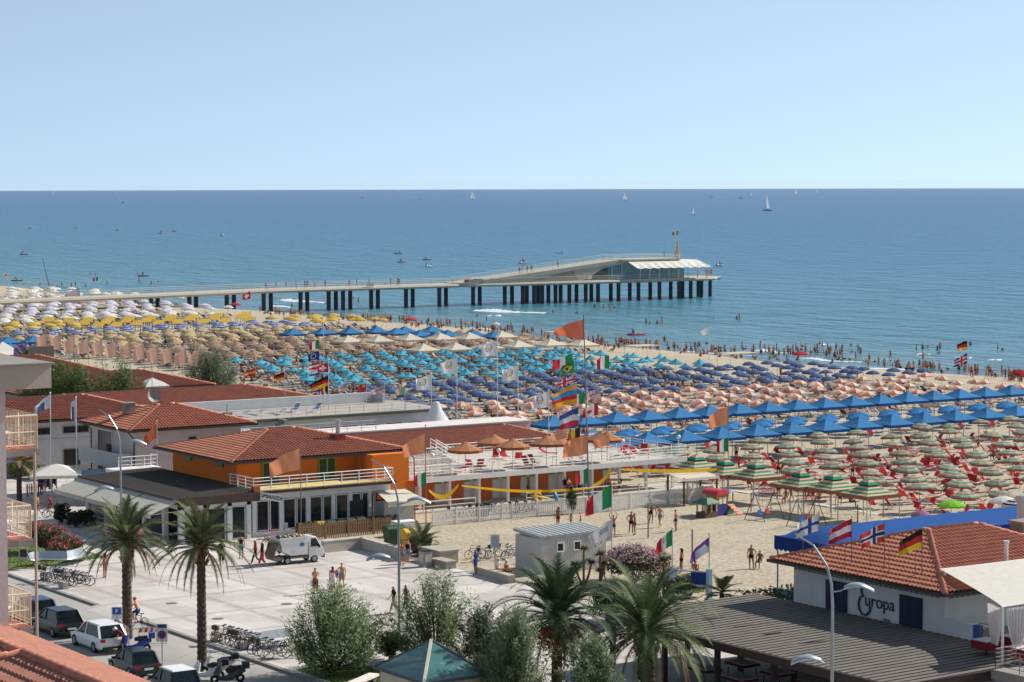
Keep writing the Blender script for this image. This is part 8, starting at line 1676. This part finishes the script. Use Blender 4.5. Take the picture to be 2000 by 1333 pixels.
for i, (px_, py_) in enumerate(((511, 566), (535, 566), (559, 566), (570, 566), (591, 564), (600, 564), (605, 564), (631, 563), (682, 562), (688, 561), (717, 562), (763, 558), (768, 558), (775, 558))):
    lo = prx(px_, py_, yc)[0]; PP[STD[(i * 5) % 8]].put((lo, yc - 2.0 + (i % 3), 3.1), R(i * 67), 'stroller on the pier walkway, %s from the left' % ordn(i), 'strollers on the pier')
for i, (px_, zz) in enumerate(((1008, .32), (1013, .34), (1023, .38), (1031, .42), (1083, .66), (1290, 1.0), (1312, 1.0))): lo = prx(px_, 530, yc)[0]; PP[STD[(i * 3) % 8]].put((lo, yc - 1.5, 3.3 + (zt - 3.3) * min(1, max(0, (lo - A[0] + 14) / (A[1] - A[0] + 14)))), R(i * 50), 'visitor walking up the pier ramp, %s from the left' % ordn(i), 'visitors on the pier ramp')
for i, px_ in enumerate((1381, 1385, 1389, 1392)): lo = prx(px_, 535, yc + 1)[0]; PP[STD[i]].put((lo, yc + 1.5, 3.1), R(90 * i), 'visitor at the sea end of the pier, %s from the left' % ordn(i), 'visitors at the pier end')
for i, (px_, c) in enumerate(((918, 'B84A48'), (931, 'B84A48'), (722, 'D0CCC8'), (941, 'D0CCC8'))): lo = prx(px_, 555, yc - 3.6)[0]; m = MB(); m.box(-1.6 if i < 2 else -.9, -.02, .1, 1.6 if i < 2 else .9, .02, 1.05); o = m.build('rail_banner', cloth(c, 0)); o.location = (lo, yc - 3.75, 3.1); tag(o, ('left red banner tied to the pier rail', 'right red banner tied to the pier rail', 'white banner on the middle of the pier rail', 'white banner beside the red ones on the pier')[i], 'banner')
# ================================================================ BOATS
def sail(px_, py_, h, label, two=True, lean=.03, flip=1):
    x, y = P(px_, py_, -2.0); t = thing('sailing_boat', label, 'sailing boat', (x, y, -2), math.atan2(rt.y, rt.x) + (0 if flip > 0 else math.pi)); L = h * .55; m = MB(); st = [(-.5, .5), (-.35, .9), (0, 1), (.3, .75), (.5, .05)]
    for (u, w) in st: ww = L * .14 * w; m.v += [(u * L, -ww, .09 * L), (u * L, -ww * .5, -.03 * L), (u * L, ww * .5, -.03 * L), (u * L, ww, .09 * L)]
    for i in range(4):
        for k in range(4): m.f.append((i * 4 + k, i * 4 + (k + 1) % 4, i * 4 + 4 + (k + 1) % 4, i * 4 + 4 + k)); m.m.append(0)
    m.f += [(3, 2, 1, 0), (16, 17, 18, 19)]; m.m += [0, 0]; m.box(-.2 * L, -.06 * L, .09 * L, .1 * L, .06 * L, .14 * L); m.build('hull', paint('4A5058' if px_ == 1498 else 'D8DADC'), t)
    m = MB(); m.cyl((.05 * L, 0, .05 * L), (.05 * L + lean * h, 0, h), .012 * h, .006 * h, 6); m.build('mast', paint('8A8E92'), t); n = 8
    def sl(pts, c):
        s = MB(); a, b, c_ = [Vector(p) for p in pts]
        for i in range(n + 1):
            q = i / n; l = a.lerp(c_, q); r = b.lerp(c_, q)
            for j in range(5): p = l.lerp(r, j / 4); s.v.append((p.x, p.y + .05 * h * math.sin(math.pi * j / 4) * (1 - q), p.z))
        for i in range(n):
            for j in range(4): k = i * 5 + j; s.f.append((k, k + 1, k + 6, k + 5)); s.m.append(0)
        s.build('sail', cloth(c, 0), t, smooth=True)
    sl([(.03 * L, 0, .14 * h), (-.48 * L, .05 * L, .14 * h), (.04 * L + lean * h, 0, h * .98)], 'F4F4F2')
    if two: sl([(.5 * L, 0, .1 * h), (.1 * L, .06 * L, .14 * h), (.06 * L + lean * h, 0, h * .85)], 'EEF0F0')
for i, (px_, py_, hp, lb, tw, fl) in enumerate(((922, 390, 17, 'white two-sailed boat near the horizon left of centre', True, 1), (1220, 392, 17, 'white sailing boat near the horizon above the pier end', True, 1), (1498, 412, 34, 'largest white sailing boat, with dark hull, right of the pier', False, -1), (1355, 420, 17, 'small sailing boat left of the largest one', False, 1), (1554, 381, 11, 'tiny sail on the horizon right of the largest boat', True, 1), (1596, 378, 8, 'faintest sail on the horizon far right', False, 1), (105, 380, 8, 'tiny sail on the horizon at the far left', False, 1), (1468, 384, 9, 'tiny sail between the motor boat and the large sail', False, 1), (706, 376, 6, 'faint sail on the horizon left of the two-sailed boat', False, 1), (778, 376, 5, 'faint speck of a sail in the middle of the horizon', False, 1), (1523, 420, 6, 'little white sail just right of the largest boat', False, 1))):
    x, y = P(px_, py_, -2); D_ = x * fw.x + y * fw.y; sail(px_, py_, hp / 4750 * D_, lb, tw, flip=fl)
def mboat(px_, py_, L, label, c='D6D8DA', wake=0):
    x, y = P(px_, py_, -2); D_ = x * fw.x + y * fw.y; L = L / 4750 * D_; t = thing('motor_boat', label, 'motor boat', (x, y, -2), math.atan2(rt.y, rt.x) + math.pi); m = MB()
    for (u, w, z) in ((-.5, .9, .12), (0, 1, .12), (.3, .8, .15), (.5, .05, .2)): ww = L * .15 * w; m.v += [(u * L, -ww, z * L), (u * L, -ww * .6, -.02 * L), (u * L, ww * .6, -.02 * L), (u * L, ww, z * L)]
    for i in range(3):
        for k in range(4): m.f.append((i * 4 + k, i * 4 + (k + 1) % 4, i * 4 + 4 + (k + 1) % 4, i * 4 + 4 + k)); m.m.append(0)
    m.f += [(3, 2, 1, 0)]; m.m += [0]; m.build('hull', paint(c), t); m = MB(); m.add([(-.2 * L, -.1 * L, .12 * L), (.15 * L, -.1 * L, .12 * L), (.15 * L, .1 * L, .12 * L), (-.2 * L, .1 * L, .12 * L), (-.15 * L, -.08 * L, .24 * L), (.02 * L, -.08 * L, .24 * L), (.02 * L, .08 * L, .24 * L), (-.15 * L, .08 * L, .24 * L)], [(4, 5, 6, 7), (0, 1, 5, 4), (1, 2, 6, 5), (2, 3, 7, 6), (3, 0, 4, 7)]); m.build('cabin', paint('C9CDD2'), t)
    if wake: m = MB(); m.add([(x + .6 * L * rt.x, y + .6 * L * rt.y, -1.93), (x + 5 * L * rt.x + .3 * L * fw.x, y + 5 * L * rt.y + .3 * L * fw.y, -1.93), (x + 5 * L * rt.x - .5 * L * fw.x, y + 5 * L * rt.y - .5 * L * fw.y, -1.93), (x + .6 * L * rt.x - .3 * L * fw.x, y + .6 * L * rt.y - .3 * L * fw.y, -1.93)], [(0, 1, 2, 3)]); tag(m.build('boat_wake', FOAM), 'white wake trailing behind the distant motor boat', 'wake', kind='stuff')
mboat(1390, 386, 9, 'distant white motor boat with a wake left of the large sail', wake=1); mboat(1447, 388, 8, 'dull distant motor boat right of the one with a wake', '8A97A8'); mboat(708, 387, 6, 'tiny motor boat low on the sea left of centre', 'A9A4A8'); mboat(220, 379, 8, 'faint pale motor boat near the horizon at left'); mboat(240, 397, 6, 'tiny dark motor boat below the horizon at left', '3A4858'); mboat(506, 386, 5, 'faint white speck of a boat left of centre', 'C9CDD2'); mboat(822, 390, 5, 'faint boat speck between the two sails', 'C9CDD2')
def pedalo(px_, py_, label, c, np_, L=3.4):
    x, y = P(px_, py_, -2.0); t = thing('pedal_boat', label, 'pedal boat', (x, y, -2), math.atan2(rt.y, rt.x) + RND.uniform(-.5, .5)); m = MB()
    for q in (-.55, .55): m.tube([(-L / 2, q, .12), (-L * .35, q, .08), (L * .35, q, .08), (L / 2, q, .2)], [.1, .24, .24, .08], 8)
    m.build('float', paint(c), t); m = MB(); m.box(-.9, -.7, .3, .9, .7, .38); m.box(-.7, -.6, .38, -.55, .6, .75); m.box(.3, -.6, .38, .4, .6, .7); m.build('deck', paint('C9CDD0'), t)
    for i in range(np_): PP[('s1', 's2', 'm1', 's1')[i % 4]].put((x + RND.uniform(-1.1, 1.1), y + RND.uniform(-.6, .6), -1.95), RND.uniform(-3, 3), '%s person aboard the %s' % (ORD[i], label.split(',')[0]), 'people on pedal boats')
for i, (px_, py_, c, n, lb) in enumerate(((1020, 515, 'D6D8DA', 4, 'crowded white pedal boat, above the pier ramp'), (1093, 495, 'C9A8AC', 1, 'pale pink canoe-like pedal boat, above the pier'), (1406, 520, 'C9CDD0', 3, 'white pedal boat, right of the pier end'), (783, 513, 'B89A8A', 3, 'long tan pedal boat, left of the white ones'), (838, 522, 'D0D2D4', 3, 'white pedal boat, above the middle pier'), (778, 496, '4A5058', 1, 'dark rowing pedal boat, above the tan one'), (47, 498, '7A7078', 3, 'greyish pedal boat, at the left edge of the sea'), (228, 451, 'C9C4C4', 2, 'white pedal boat, far out on the left'), (314, 457, 'B87A6A', 3, 'reddish pedal boat, far out on the left'), (340, 453, 'A88078', 1, 'small reddish pedal boat, right of the red one'), (434, 461, 'C9CDD0', 2, 'pale pedal boat, far out left of centre'), (150, 448, 'C9CDD0', 1, 'pale pedal boat, far out near the left edge'), (59, 447, 'B87A70', 1, 'reddish pedal boat, far out nearest the left edge'), (280, 540, '5A4A48', 2, 'dark pedal boat, near the leaning mast'), (33, 549, '6A4A4A', 1, 'dark red rowing boat, close to the left shore'), (834, 508, '8A5A58', 1, 'little reddish float, above the white pedal boat'), (1243, 655, 'B83A5A', 1, 'pink inflatable float, beyond the tall mast'))):
    pedalo(px_, py_, lb, c, n)
# ================================================================ AIR
hz_ = MB(); hz_.box(-420, -640, -6.5, 10400, 10400, 27.6); hm = bpy.data.materials.new('haze'); hm.use_nodes = True; n_h = hm.node_tree; n_h.nodes.clear()
pv = n_h.nodes.new('ShaderNodeVolumePrincipled'); pv.inputs['Color'].default_value = (.86, .92, 1, 1); pv.inputs['Density'].default_value = 2.2e-5; ho = n_h.nodes.new('ShaderNodeOutputMaterial'); n_h.links.new(pv.outputs[0], ho.inputs['Volume'])
tag(hz_.build('haze', hm), 'thin sea haze over the whole beach', 'haze', kind='stuff')
